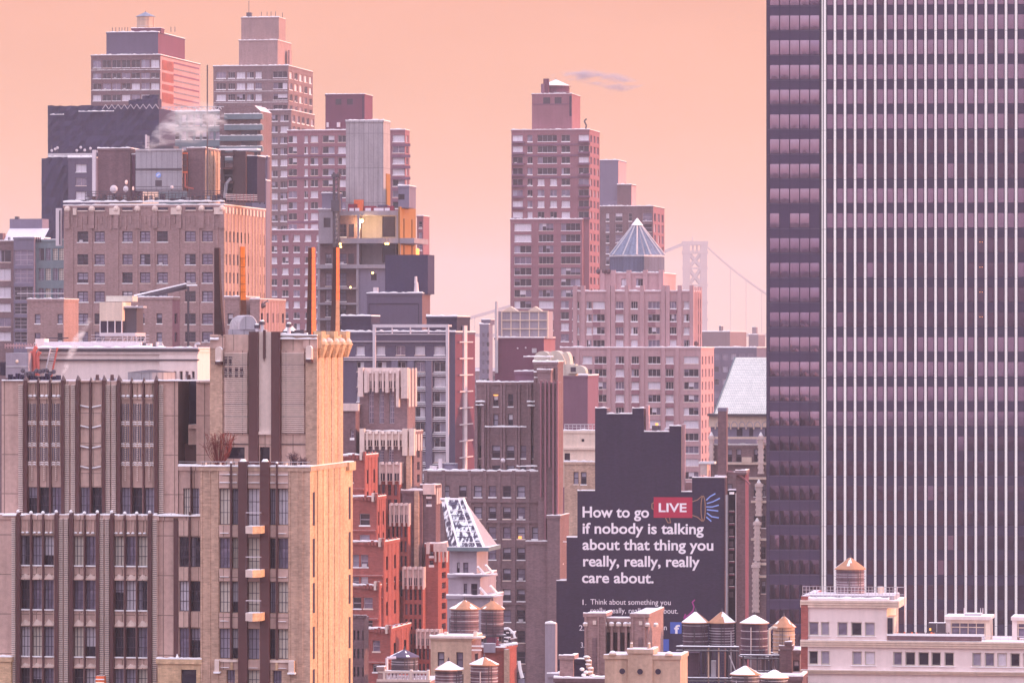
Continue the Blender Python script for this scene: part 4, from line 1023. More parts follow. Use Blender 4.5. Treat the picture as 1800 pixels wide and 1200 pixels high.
line('megaphone_outline', [(1149, 882), (1146, 884), (1146, 892), (1149, 894)], 1.8, 'line_tan'); line('megaphone_outline', [(1170, 909), (1174, 917), (1179, 917), (1177, 909)], 1.6, 'line_tan')
for pts in ([(1242, 877), (1248, 871), (1257, 866)], [(1243, 883), (1253, 880), (1265, 874)], [(1242, 889), (1252, 889), (1263, 886)], [(1243, 894), (1262, 896)], [(1243, 900), (1251, 906), (1263, 908)], [(1242, 907), (1250, 914)]):
    line('sound_ray', pts, 2.2, 'line_blue')
line('arrow', [(1221, 1052), (1217, 1056), (1220, 1064), (1218, 1071), (1211, 1078), (1203, 1083)], 2.2, 'line_magenta'); line('arrow', [(1205, 1077), (1202, 1084), (1210, 1085)], 2.2, 'line_magenta')
b.finish()
WALLB = b

# ================================================================ O: brown brick deco building, centre
b = Bld('deco_brick_building', 'brown brick deco block with a finned corner tower and many snowy ledges, mid picture', 'building', 745, 690, 9)
BR = 'brick_brown'
b.block(745, 947, 828, v0=0, d=9, m=BR, snow=.3, fw=[([(778, 790), (807, 820), (833, 847), (859, 872), (884, 898), (909, 923)], [(853, 873), (890, 911)], 'dhd'),
        ([(833, 847), (858, 872), (884, 898), (909, 923), (935, 949 - 3)], rows(925, 8, 36.3, 21), 'dhd')])
b.block(838, 943, 672, 835, v0=5, d=8, m=BR, snow=.25, name='middle_wall', fw=[([(867, 876), (893, 902)], [(692, 714), (727, 748)], 'dhd'), ([(842, 850), (865, 880), (890, 904), (914, 926), (934, 941)], [(782, 805), (817, 827)], 'dhd')])
mb = MB()
b.block(940, 962, 664, 1400, v0=1.5, d=8, m=BR, mb=mb, snow=.2)
b.block(905, 958, 653, 675, v0=7, d=6, m='brick_violet', mb=mb, snow=.2)
b.block(938, 980, 636, 672, v0=3, xr=990, m=BR, mb=mb, snow=.25)
b.block(945, 968, 650, 900, v0=.6, xr=978, m=BR, mb=mb, snow=.2)
b.block(946, 980, 672, 1400, v0=-1.2, xr=990, m=BR, mb=mb, snow=0)
b.block(925, 968, 950, 1400, v0=-2.5, d=6, m=BR, mb=mb, snow=.15)
b.block(962, 984, 905, 1400, v0=-3, xr=1000, m=BR, mb=mb, snow=.15)
b.part(mb, 'tower_wall')
mb = MB()
for x in (836, 851, 856, 879, 884, 905, 910, 925, 930, 938): b.pxbox(mb, x, x+4, 674 if x > 850 else 700, 828, 4.6, .5, BR)
for x, y0, y1 in ((834, 706, 830), (846, 706, 830), (928, 705, 828), (938, 705, 828)): b.pxbox(mb, x, x+5, y0, y1, 3.9, .8, BR, top='snow')
for x in (941, 948.5, 955.5, 962, 969, 976): b.pxbox(mb, x, x+4.5, 645, 668, 2.4, .6, BR, top='snow')
for x, y1 in ((949, 872), (957, 1090), (964, 820), (971, 1090), (978, 905)): b.pxbox(mb, x, x+2.6, 668, y1, -1.8, .8, 'brick_rose', top='snow')
for x in (745, 776, 822, 849, 874, 900, 925): b.pxbox(mb, x, x+6, 826, 1150, -.22, .25, BR)
for y in (878, 914, 1057): b.pxbox(mb, 800, 946, y, y+4, -.3, .3, BR)
b.part(mb, 'pilaster')
mb = MB()
for x0, x1, y in ((936, 981, 636), (920, 972, 627), (938, 952, 654), (836, 852, 706), (836, 850, 712), (926, 950, 706), (927, 945, 713), (852, 925, 750), (908, 944, 819), (925, 950, 923), (965, 985, 908), (970, 990, 990), (950, 966, 951), (984, 1000, 951)):
    b.snowbar(mb, x0, x1, y, .2 if y > 900 else 3.5 if x0 < 930 and y < 760 else 1.2, .2, .5)
b.part(mb, 'snow_ledge')
u1 = b.U(947); 
b.finish(); DECO = b
b = Bld('cream_annex', 'small cream and tan block just left of the black painted wall', 'building', 990, 760, 10)
b.block(990, 1060, 757, 856, v0=2, d=6, m='cream', snow=.25, fw=[([(1022, 1027)], [(771, 776)], 'black'), ([(992, 1002)], [(796, 809)], 'black')])
b.block(992, 1060, 812, v0=1, d=6, m='brick_tan', snow=.25, name='lower_wall', fw=[([(1008, 1017), (1021, 1031)], [(829, 851)], 'dhd')])
mb = MB(); b.pxbox(mb, 990, 1060, 786, 790, 1.6, .4, 'cream', top='snow')
for i in range(8): b.pxbox(mb, 992 + i*7, 993 + i*7, 745, 757, 2.5, .1, 'metal_light')
b.pxbox(mb, 992, 1048, 745, 746.5, 2.4, .15, 'metal_light'); b.pxbox(mb, 992, 1048, 750, 751, 2.4, .15, 'metal_light'); b.part(mb, 'roof_rail'); b.finish()
b = Bld('grey_pipe_stack', 'plain pale grey slab with a rounded snowy top beside the black wall', 'chimney', 958, 600, 8)
mb = MB(); u0, u1 = b.U(958), b.U(976); mb.box(u0, u1, 0, 2, 0, b.Z(1096), 'plaster_grey'); mb.snow(u0, u1, -.1, 1.5, b.Z(1096), .35); b.part(mb, 'shaft')

# ================================================================ N: stepped red-brick and white terracotta building
b = Bld('stepped_gothic_building', 'red-brown brick building stepping down in white terracotta crowned tiers, right of the sunlit shaft', 'building', 590, 600, 11)
TW = 'terracotta_white'; RB = 'brick_red'
def crown(mb, x0, x1, y0, y1, v0, n, d=.5, m=TW, xr=None, dd=None):
    """white crown: band of little arches between buttress heads with snow"""
    b.pxbox(mb, x0, x1, y0 + 3, y1, v0 - .12, d, m)
    p = (x1 - x0) / n
    for i in range(n + 1):
        x = x0 + i*p - 1.4; x = min(max(x, x0), x1 - 2.8)
        b.pxbox(mb, x, x + 2.8, y0, y1 + 6, v0 - .42, .5, m, top='snow')
    for i in range(n):
        xa = x0 + i*p + 2.4; xb = x0 + (i+1)*p - 2.4
        b.pxbox(mb, xa, xb, y1 - (y1-y0)*.42, y1 - 1, v0 - .16, .05, 'dark_gap' if m == TW else 'dark_brown')
        b.pxbox(mb, (xa+xb)/2 - .5, (xa+xb)/2 + .5, y1 - (y1-y0)*.42, y1, v0 - .26, .1, m)
        cu = (b.U(xa, v0) + b.U(xb, v0))/2; mb.cyl(cu, v0 - .1, b.Z(y0 + 4, v0), b.Z(y0 - 1, v0), .35, .16, m, 7, mtop='snow')
# top tier
b.block(632, 716, 650, 760, v0=19, xr=730, m='brick_brown', snow=0, name='top_tier', fw=[([(648, 657), (666, 675), (684, 693)], [(684, 744)], 'gothic')])
mb = MB(); b.pxbox(mb, 630, 716, 646, 680, 18.6, 1, TW, top='snow'); crown(mb, 646, 700, 652, 682, 18.5, 6)
for x0, x1, y1 in ((629, 638, 697), (640, 646, 690), (659, 664, 690), (677, 682, 690), (696, 701, 715), (705, 716, 700)): b.pxbox(mb, x0, x1, 646 if x0 < 635 or x0 > 700 else 651, y1, 17.9, .8, TW, top='snow')
u = b.U(716, 19); 
for k in range(3): mb.box(u, u + .12, 19.5 + k*2.0, 20.4 + k*2.0, b.Z(715, 19), b.Z(647, 19), TW, top='snow')
b.part(mb, 'top_crown')
b.block(634, 728, 758, 1400, v0=17, xr=743, m='brick_brown', snow=.15, name='second_tier', fw=[([(650, 658), (666, 675), (683, 692)], [(783, 812)], 'gothic')], rw=[(1, .3, rows(790, 10, 22, 14), 'slit')])
mb = MB(); crown(mb, 634, 712, 758, 784, 16.6, 7, m='stone_light')
for x0, x1 in ((632, 640), (707, 716), (719, 728)): b.pxbox(mb, x0, x1, 753, 800, 16.0, .8, 'stone_light', top='snow')
u = b.U(728, 17)
for k in range(3): mb.box(u, u + .1, 17.6 + k*1.6, 18.3 + k*1.6, b.Z(792, 17), b.Z(755, 17), TW, top='snow')
b.pxbox(mb, 714, 722, 786, 1100, 16.2, .7, 'brick_tan')
b.part(mb, 'second_crown')
# lower right piers
b.block(740, 766, 852, 1400, v0=16.2, xr=774, m='brick_dusk', snow=.2, name='corner_pier', fw=[([(750, 758)], [(864, 872), (878, 886)], 'dhd')])
b.block(706, 742, 862, 1400, v0=15.6, d=4, m='brick_dusk', snow=.25, name='side_wall'); 
b.block(748, 770, 955, 1400, v0=14.5, xr=790, m='brick_red', snow=.2, name='corner_pier', fw=[([(755, 762)], [(968, 976), (984, 992)], 'dhd')], rw=[(1, .35, rows(970, 9, 18, 11), 'slit')])
mb = MB(); b.pxbox(mb, 743, 764, 850, 868, 15.6, .7, TW, top='snow'); u = b.U(766, 16.2)
for k in range(3): mb.box(u, u+.1, 16.5 + k*1.1, 17.1 + k*1.1, b.Z(885, 16), b.Z(851, 16), TW, top='snow')
b.pxbox(mb, 749, 755, 952, 972, 14.0, .6, TW, top='snow'); b.pxbox(mb, 762, 786, 953, 968, 13.9, .7, TW, top='snow'); b.pxbox(mb, 728, 736, 862, 1100, 15.2, .5, 'brick_tan')
for x in (764, 771, 778, 784): b.pxbox(mb, x, x+2, 968, 986, 13.8, .5, TW)
b.part(mb, 'corner_crown')
# red stepped bays down the left, each with sunlit right face
BAY = [(590, 641, 664, 800, 5.5, [(600, 612), (616, 621)], [(826, 848), (864, 886)]),
       (590, 662, 678, 873, 4.0, [(632, 650)], [(902, 923), (939, 955)]),
       (590, 674, 702, 952, 2.6, [(620, 631), (634, 647)], [(974, 996), (1012, 1031)]),
       (590, 666, 702, 1028, 1.2, [(620, 635), (639, 655)], [(1049, 1069), (1085, 1105)]),
       (648, 686, 722, 1104, -.5, [(655, 668)], [(1124, 1144), (1162, 1180)])]
for x0, x1, xr, y0, v0, cw, rw_ in BAY:
    b.block(x0, x1, y0, 1400, v0=v0, xr=xr, m=RB, snow=.2, name='bay', fw=[(cw, rw_, 'dh')], rw=[(2, .32, [(y0+26, y0+50), (y0+64, y0+88), (y0+106, y0+130)], 'slit')])
mb = MB()
for x0, x1, xr, y0, v0, cw, rw_ in BAY:
    b.snowbar(mb, x0, x1, y0 + 1, v0 - .1, .3, .6)
    for x in (x1 - 9, x1 - 3): b.pxbox(mb, x, x+4, y0 - 7, y0 + 8, v0 - .5, .6, 'stone_light' if x < x1 - 5 else RB, top='snow')
    for k in range(3): b.pxbox(mb, x1 - 28 + k*6, x1 - 24 + k*6, y0 - 3 + abs(k-1)*2, y0 + 6, v0 - .35, .4, RB, top='snow')
    u = b.U(x1, v0); d_ = b.V(xr, u) - v0
    for k in range(4): mb.box(u - .05, u + .05, v0 + .2 + d_*k/4, v0 + .2 + d_*k/4 + d_*.08, b.Z(y0 + 200, v0), b.Z(y0 - 5, v0), RB, top='snow')
    for q in (58, 96): b.pxbox(mb, x0, x1 - 2, y0 + q, y0 + q + 3, v0 - .3, .3, RB, top='snow')
b.part(mb, 'parapet')
# white traceried balconies stepping down
CR = [(666, 704, 812, 845, 14.8, 3), (684, 719, 884, 918, 13.6, 4), (707, 745, 995, 1028, 12.6, 4), (731, 772, 1104, 1132, 11.6, 5)]
for x0, x1, y0, y1, v0, n in CR:
    b.block(x0 + 2, x1 - 2, y0 + 4, 1400, v0=v0, xr=x1 + 3, m='brick_red', snow=0, name='turret', fw=[(cols(x0 + 5, n, (x1-x0-6)/n, (x1-x0-6)/n*.55), rows(y1 + 6, 5, 26, 19), 'slit')])
    mb = MB(); crown(mb, x0, x1, y0, y1, v0 - .1, n)
    u = b.U(x1 - 2, v0); 
    for k in range(3): mb.box(u, u + .06, v0 + .3 + k*.9, v0 + .8 + k*.9, b.Z(y1 + 4, v0), b.Z(y0, v0), TW, top='snow')
    b.part(mb, 'white_crown')
b.block(590, 625, 712, 900, v0=16, xr=634, m='brick_dusk', snow=.1, name='rear_tier', fw=[([(616, 622)], [(755, 770)], 'dh')]); mb = MB(); b.pxbox(mb, 600, 630, 709, 722, 15.6, .6, TW, top='snow'); b.part(mb, 'rear_crown')
b.finish()
# little front block at its foot
b = Bld('brick_building', 'small dusky block with slit windows and toothed parapet at the foot of the sunlit shaft', 'building', 600, 500, 10)
b.block(600, 640, 1084, v0=0, xr=648, m='brick_dusk', snow=0, fw=[([(621.5, 624.5), (628, 631.5), (640.5 - 3.5, 639)], rows(1107, 3, 32, 17), 'slit')])
mb = MB()
for k in range(9): b.pxbox(mb, 618 + k*3, 620 + k*3, 1080, 1086, -.1, .5, 'brick_dusk', top='snow')
b.part(mb, 'parapet'); b.finish()

# ================================================================ curved grey building with snowy slate roof
b = Bld('mansard_building', 'pale plaster building with a steep snow-streaked slate roof and stepped curved balconies', 'building', 790, 560, 10)
mat('slate_snow', '#4c4254', .8, .2, .1, snowy=.54, scale=1.0)
b.block(790, 838, 966, v0=2, xr=858, m='plaster_grey', snow=0, name='upper_wall', fw=[([(803, 808), (814, 823)], [(988, 1009)], 'dhd')])
b.block(788, 844, 1010, v0=1, xr=872, m='plaster_grey', snow=.2, name='middle_wall', fw=[([(815, 821), (828, 839)], [(1025, 1046)], 'dhd')])
b.block(786, 862, 1047, v0=.2, xr=884, m='plaster_grey', snow=.2, name='lower_wall')
mb = MB(); zt, zb = b.Z(877, 8), b.Z(962, 1.5); A_ = [b.U(786, 1.5), b.U(851, 1.5)]; T_ = [b.U(774, 8), b.U(815, 8)]; Am = b.U(807, 1.5); Tm = b.U(783, 8)
mb.poly(((Am, 1.5, zb), (A_[1], 1.5, zb), (T_[1], 8, zt), (Tm, 8, zt)), 'slate_snow'); mb.poly(((A_[0], 2.5, zb), (Am, 1.5, zb), (Tm, 8, zt), (T_[0], 8.5, zt)), 'slate_snow')
for (p_, q_, r_) in (((Am, 1.4, zb), (Tm, 7.9, zt + .1), .13), ((A_[1], 1.45, zb), (T_[1], 7.9, zt + .1), .16), ((b.U(838, 1.5), 1.45, zb), (b.U(806, 8), 7.9, zt), .07), ((T_[0], 8, zt), (T_[1], 8, zt), .14)): mb.rod(p_, q_, r_, 'snow')
for k in range(1, 9):
    t_ = k/9; mb.rod((Am + (Tm-Am)*t_, 1.4 + 6.5*t_, zb + (zt-zb)*t_), (A_[1] + (T_[1]-A_[1])*t_, 1.4 + 6.5*t_, zb + (zt-zb)*t_), .045, 'snow' if k % 2 else 'zinc_dark'); mb.poly(((A_[1], 1.5, zb), (A_[1] + .25, 9, zb), (T_[1], 8, zt)), 'snow_roof')
mb.poly(((A_[0], 2.5, zb), (T_[0], 8.5, zt), (A_[0], 12, zb)), 'slate'); mb.poly(((A_[0], 12, zb), (T_[0], 8, zt), (T_[1], 8, zt), (A_[1] + .25, 9, zb)), 'slate')
b.part(mb, 'roof')
mb = MB(); b.pxbox(mb, 786, 859, 961, 968, .8, 8, 'green_grey', top='snow')
for y, x0, x1, v in ((1010, 800, 868, 0), (1047, 812, 878, -.4)):
    n = 14; cu0, cu1 = b.U(x0), b.U(x1)
    b.pxbox(mb, x0, x1 - 12, y - 1, y + 2, v, 2, 'plaster_grey', top='snow')
    cx_ = b.U(x1 - 12); r_ = b.m2(13)
    mb.prism([(cx_ + r_*sin(pi*i/10), 2 + v - 2*cos(pi*i/10), b.Z(y + 2)) for i in range(11)], [(cx_ + r_*sin(pi*i/10), 2 + v - 2*cos(pi*i/10), b.Z(y - 1)) for i in range(11)], 'plaster_grey', mtop='snow')
for x0, y0 in ((846, 997), (860, 994), (850, 1034), (868, 1030)): 
    p, q = (b.U(x0-6, 0), 0, b.Z(y0-2)), (b.U(x0+6, 1), 1, b.Z(y0+12)); mb.rod(p, q, .16, 'snow')
b.part(mb, 'cornice'); b.finish()

# ================================================================ D: tan brick block with ornate crown
b = Bld('tan_brick_building', 'large tan brick block with paired dark windows and an ornate snowy parapet, left of centre', 'building', 110, 890, 10)
BT = 'brick_taupe'
dc = [(136, 155), (166, 184), (215, 233), (246, 264), (276, 295), (325, 344), (355, 374)]
dr = [(407, 426), (447, 466), (479, 498), (512, 531), (551, 570), (583, 601), (617, 635), (650, 668), (683, 701)]
b.detail_area = 150
b.block(112, 394, 362, v0=0, xr=467, m=BT, snow=.3, fw=[(dc, dr, 'cross')], rw=[(11, .36, dr, 'slit')])
mb = MB()
for x in (114, 157, 200, 237, 268, 310, 350, 386): b.pxbox(mb, x, x+8, 364, 402, -.45, .5, BT, top='snow'); mb.ball((b.U(x+4, -.4), -.3, b.Z(368)), .62, 'stone_light', 8, 5)
for x0, x1 in ((192, 210), (128, 134), (300, 318), (376, 392)): b.pxbox(mb, x0, x1, 366, 378, -.6, .5, 'stone_light', top='snow')
for x0, x1 in ((136, 154), (166, 184), (215, 233), (277, 295), (326, 344), (355, 374)): b.pxbox(mb, x0, x1, 365, 370, -.06, .05, 'dark_gap'); b.pxbox(mb, x0, x1, 370, 372, -.3, .3, 'stone_light', top='snow')
for k in range(30): x = 124 + k*8.6; b.pxbox(mb, x, x+3.4, 380, 380 + 14 + (k % 3)*5, -.2, .2, 'brick_taupe')
for x in (126, 159, 205, 239, 269, 312, 347, 380): b.pxbox(mb, x, x+3, 400, 700, -.18, .2, BT)
b.snowbar(mb, 111, 394, 356, -.2, .35, .6)
u = b.U(394)
nn = 12; dd = b.V(467, u)
for k in range(nn): v = dd*k/nn; mb.box(u, u + .07, v + .1, v + dd/nn*.30, b.Z(640), b.Z(372), 'brick_tan'); mb.box(u, u + .25, v + .1, v + dd/nn*.42, b.Z(376), b.Z(365), 'stone_light', top='snow')
b.part(mb, 'crown_ornament'); 
mb = MB(); b.pxbox(mb, 98, 108, 366, 432, 1.5, .5, 'steel_white'); b.pxbox(mb, 104, 106, 370, 430, 1.4, .4, 'dark_gap'); b.part(mb, 'corner_sheet')
b.finish(); DB = b
# roof equipment on it (each a thing)
def on(bb, mb, name, label, cat, group=None, smooth=False):
    return thing(mb, name, label, cat, (bb.ox, bb.oy, bb.z0), group, -math.asin(bb.s), smooth)
zr = b.Z(356)
mb = MB(); b.block(172, 229, 262, 356, v0=6, d=8, m='brick_dusk', mb=mb, snow=.25); b.pxbox(mb, 162, 168, 264, 345, 5, .6, 'steel_white'); on(b, mb, 'roof_cabin', 'brown windowless cabin at the left of the tan block roof', 'roof cabin', 'plant rooms on the tan block')
mb = MB(); b.block(229, 237, 273, 356, v0=7, d=6, m='brick_violet', mb=mb, snow=.2); on(b, mb, 'roof_cabin', 'thin violet-brown cabin squeezed between two bigger ones on the tan block roof', 'roof cabin', 'plant rooms on the tan block')
t = empty('cooling_tower', 'big grey panelled cooling unit with a round blue badge on the tan block roof', 'cooling tower', at(b, 0, 0, 0), -R(10))
mb = MB(); b.pxbox(mb, 238, 320, 264, 336, 4, 8, 'metal_grey', top='snow'); b.pxbox(mb, 238, 320, 297, 300, 3.85, .2, 'metal_dark'); b.pxbox(mb, 238, 320, 263, 266, 3.8, .3, 'metal_light'); o = mb.build('casing', t)
mb = MB(); b.pxbox(mb, 255, 305, 258, 264, 5, 4, 'metal_dark'); b.pxbox(mb, 255, 258, 238, 262, 3.9, .3, 'steel_white'); b.pxbox(mb, 257, 262, 240, 262, 4.1, .2, 'metal_light'); mb.build('fan_deck', t)
mb = MB(); cu, cz = b.U(278.5, 3.9), b.Z(309, 3.9)
mb.prism([(cu + .5*cos(2*pi*i/16), 3.95, cz + .5*sin(2*pi*i/16)) for i in range(16)], [(cu + .5*cos(2*pi*i/16), 3.82, cz + .5*sin(2*pi*i/16)) for i in range(16)], 'line_blue'); mb.rod((cu-.3, 3.8, cz-.22), (cu+.3, 3.8, cz+.22), .08, 'letter'); mb.rod((cu-.25, 3.8, cz+.02), (cu+.15, 3.8, cz+.3), .05, 'letter'); mb.build('badge', t)
mb = MB(); b.pxbox(mb, 273, 284, 318, 328, 3.9, .15, 'metal_dark')
for y in (252, 257): mb.rod((b.U(240, 4), 4, b.Z(y, 4)), (b.U(320, 4), 4, b.Z(y, 4)), .05, 'metal_dark')
for y in (329, 334): mb.rod((b.U(236, 3), 3, b.Z(y, 3)), (b.U(322, 3), 3, b.Z(y, 3)), .06, 'metal_dark')
mb.build('railing', t)
mb = MB(); b.pxbox(mb, 321, 328, 268, 336, 4.6, 1, 'maroon_metal')
for k in range(6): b.pxbox(mb, 320, 329, 270 + k*11, 272 + k*11, 4.3, .4, 'orange_bright' if k in (0, 3) else 'metal_dark')
mb.path([(b.U(325, 4), 4, b.Z(306, 4)), (b.U(325, 4), 4, b.Z(330, 4)), (b.U(340, 4), 4, b.Z(333, 4))], .16, 'brick_red'); on(b, mb, 'pipe_riser', 'dark pipe riser with orange bands right of the grey cooling unit', 'pipes')
mb = MB(); b.block(329, 361, 262, 356, v0=6, xr=387, m='brick_brown', side='brick_tan', mb=mb, snow=.25)
u = b.U(361, 6)
for k in range(3): mb.box(u, u + .2, 9 + k*3, 9.8 + k*3, zr, b.Z(264, 6), 'brick_tan')
b.pxbox(mb, 334, 357, 281, 345, 5.9, .12, 'brick_dusk'); on(b, mb, 'roof_cabin', 'brown cabin with a sunlit tan right flank on the tan block roof', 'roof cabin', 'plant rooms on the tan block')
mb = MB()
for k in range(7): y = 272 + k*12; b.pxbox(mb, 389, 412 - k % 3*2, y, y + 3.5, 8 + (k % 2), 2.5, 'metal_dark' if k % 2 else 'maroon_metal', top='snow')
b.pxbox(mb, 388, 393, 264, 356, 8.4, 1, 'dark_brown'); b.pxbox(mb, 409, 414, 264, 356, 8.4, 1, 'dark_brown'); b.pxbox(mb, 392, 412, 300, 356, 10.5, 1, 'dark_gap')
mb.path([(b.U(395, 8), 8, b.Z(350, 8)), (b.U(398, 8), 8, b.Z(325, 8)), (b.U(406, 8), 8, b.Z(315, 8))], .35, 'metal_grey'); b.pxbox(mb, 385, 452, 263, 266, 8, 3, 'snow')
on(b, mb, 'plant_frame', 'dark open steel frame stacked with ducts beside the sunlit cabin', 'plant frame')
mb = MB(); b.block(414, 432, 268, 356, v0=7, d=7, m='dark_brown', mb=mb, snow=0); b.block(432, 452, 277, 356, v0=8, d=7, m='wall_black', mb=mb, snow=.2); on(b, mb, 'roof_cabin', 'near black box at the right end of the tan block roof', 'roof cabin', 'plant rooms on the tan block')
mb = MB(); mb.rod((b.U(364.5, 5), 5, zr), (b.U(364.5, 5), 5, b.Z(117, 5)), .13, 'metal_dark', 6); on(b, mb, 'mast', 'tall thin dark mast rising from the tan block roof', 'mast')
mb = MB()
for y, v in ((337, .8), (341, 1.2), (346, .6), (351, 1.0)):
    mb.rod((b.U(150, v), v, b.Z(y, v)), (b.U(392, v), v, b.Z(y + random.uniform(-1, 1), v)), .07, 'metal_dark')
for k in range(40): x = 150 + k*6.1; v = .8; mb.rod((b.U(x, v), v, zr), (b.U(x, v), v, b.Z(336 + (k % 3)*3, v)), .06, 'metal_dark')
for k in range(26): x = 152 + k*9.2; b.pxbox(mb, x, x + random.uniform(3, 8), random.uniform(342, 350), 356, 2 + random.random()*2, 1, random.choice(['metal_dark', 'metal_grey', 'dark_gap', 'maroon_metal']), top='snow')
for k in range(4): mb.rod((b.U(395 + k, 2), 2, b.Z(343 + k*3, 2)), (b.U(452, 6), 6, b.Z(345 + k*3, 6)), .07, 'metal_light')
for k in range(9): mb.rod((b.U(398 + k*6, 3), 3, zr), (b.U(398 + k*6, 3), 3, b.Z(343, 3)), .06, 'brick_rose')
on(b, mb, 'roof_railing', 'tangle of railings and low pipes along the tan block roof edge', 'railing')
def dish(bb, px, py, r, v, label, az=0.0):
    mb = MB(); n = 14; rings = []
    for j in range(4):
        k = j/3; rings.append([(r*k*cos(2*pi*i/n), .35*r*(k*k) - .35*r, r*k*sin(2*pi*i/n)) for i in range(n)])
    for a, c in zip(rings, rings[1:]):
        for i in range(n): q = (a[i], a[(i+1) % n], c[(i+1) % n], c[i]); mb.poly(q if a is not rings[0] else (a[0], c[(i+1) % n], c[i]), 'steel_white'); 
    mb.rod((0, 0, 0), (0, .4, -r*1.8), .08, 'metal_dark'); mb.rod((0, -.3*r, 0), (0, -r*.9, 0), .03, 'metal_dark')
    thing(mb, 'satellite_dish', label, 'satellite dish', at(bb, bb.U(px, v), v, bb.Z(py, v)), 'dishes on the roofs', az)
dish(b, 200, 333, .75, 2.2, 'biggest white dish, below the brown cabin on the tan block roof', .3)
dish(b, 221, 333, .6, 2.2, 'white dish second from left on the tan block roof', -.5)
dish(b, 222, 321, .42, 2.2, 'small tilted dish above the second one on the tan block roof', .9)
dish(b, 234, 332, .38, 2.2, 'narrow dish at the left foot of the grey cooling unit', 1.1)
dish(b, 302, 330, .32, 2.2, 'tiny round dish on the right of the grey cooling unit', .1)

# E: lower right wing with slits
b = Bld('tan_annex', 'small pink-tan annex with slit windows at the right foot of the tan brick block', 'building', 395, 800, 10)
b.block(395, 432, 522, 700, v0=1, xr=456, m='brick_taupe', snow=.2, fw=[([(400, 410)], [(551, 570)], 'dhd')])
b.block(440, 456, 526, 700, v0=-1, xr=502, m='brick_taupe', snow=.2, name='wing', side='brick_taupe', rw=[(5, .4, [(550, 567), (583, 597)], 'slit')])
mb = MB(); u = b.U(456, -1)
for k in range(7): mb.box(u, u+.05, -.8 + k*2.2, -.2 + k*2.2, b.Z(600), b.Z(527), 'brick_pink')
b.part(mb, 'pilaster')
b.finish()
def at_roof(bb, x, v, y): return at(bb, bb.U(x, v), v, bb.Z(y, v))
mb = MB(); mb.ball((0, 0, 0), .85, 'metal_dark', 10, 6, .6); mb.rod((-.9, 0, -.6), (1.2, 0, .9), .1, 'metal_dark'); mb.rod((-2, 0, .9), (1.4, 0, .6), .07, 'metal_light'); mb.rod((0, 0, -1.3), (0, 0, 0), .12, 'metal_dark')
thing(mb, 'telescope_dish', 'dark tilted dish on crossed struts above the pink-tan annex', 'antenna', at_roof(b, 459, 1, 537))
# left small wing with two narrow windows and mid wing
b = Bld('tan_wing', 'low tan brick wing with narrow sash windows at the left foot of the tan block', 'building', 48, 850, 10)
b.block(48, 112, 526, v0=0, d=10, m='brick_taupe', snow=.2, fw=[([(61, 71), (101, 110)], [(552, 569), (585, 602)], 'dhd')])
mb = MB(); mb.path([(b.U(30, -1), -1, b.Z(516)), (b.U(112, -1), -1, b.Z(516))], .08, 'steel_white'); b.part(mb, 'rail'); b.finish()
b = Bld('tan_wing', 'tan brick wing with a glowing sunlit right edge and slanting snowy ramp above it', 'building', 215, 790, 10)
b.block(215, 303, 523, 700, v0=0, xr=316, m='brick_taupe', snow=.2, side='brick_rose', fw=[([(244, 254), (275, 285)], [(551, 569), (584, 601)], 'dhd')], rw=[(1, .4, [(551, 569), (584, 601)], 'slit')])  # right side in redder brick, its sunlit tone put into the colour
mb = MB(); p, q = (b.U(236, 2), 2, b.Z(525, 2)), (b.U(328, 2), 2, b.Z(504, 2)); 
mb.rod(p, q, .42, 'metal_dark', 4); mb.rod((p[0], 1.8, p[2] + .5), (q[0], 1.8, q[2] + .5), .14, 'snow'); mb.rod((q[0], 2, q[2] + .2), (q[0] + 1.8, 2, q[2] + .2), .14, 'snow'); mb.rod((q[0]+.3, 2, 60), (q[0]+.3, 2, q[2]), .2, 'metal_dark')
b.part(mb, 'ramp'); b.finish()
b = Bld('roof_plant', 'white clad cooling plant with a dark louvred base above the pink-white block', 'roof plant', 175, 700, 10, z0=wp(0, 606, 700)[2])
mb = MB(); b.pxbox(mb, 175, 215, 531, 564, 0, 5, 'cream', top='snow'); b.pxbox(mb, 176, 214, 564, 584, .2, 4.6, 'dark_gap'); b.pxbox(mb, 186, 233, 520, 530, 2, 3, 'duct_cream', top='snow'); b.part(mb, 'casing')
mb = MB()
for x in (175, 188, 201, 213): b.pxbox(mb, x, x+1.5, 563, 586, -.1, .2, 'frame_white')
b.pxbox(mb, 175, 238, 585, 591, -.6, 6, 'steel_white', top='snow')
for x in (178, 196, 215, 232): b.pxbox(mb, x, x+2, 590, 606, 0, .3, 'metal_light')
b.part(mb, 'deck')
mb = MB(); b.block(215, 240, 540, 588, v0=1.5, d=4, m='metal_dark', mb=mb, snow=.2); b.pxbox(mb, 217, 252, 538, 541, .8, 2, 'metal_light', top='snow'); b.part(mb, 'side_housing')
mb = MB()
for k in range(6): b.pxbox(mb, 215 + k*8, 216 + k*8, 588, 602, -1.2, .1, 'steel_white')
for y in (588, 594, 599): b.pxbox(mb, 160, 262, y, y + 1, -1.2, .1, 'steel_white')
for k in range(8): mb.rod((b.U(165 + k*12, -.6), -.6, b.Z(606)), (b.U(171 + k*12, -.6), -.6, b.Z(594)), .07, 'steel_white')
b.part(mb, 'lattice'); b.finish()

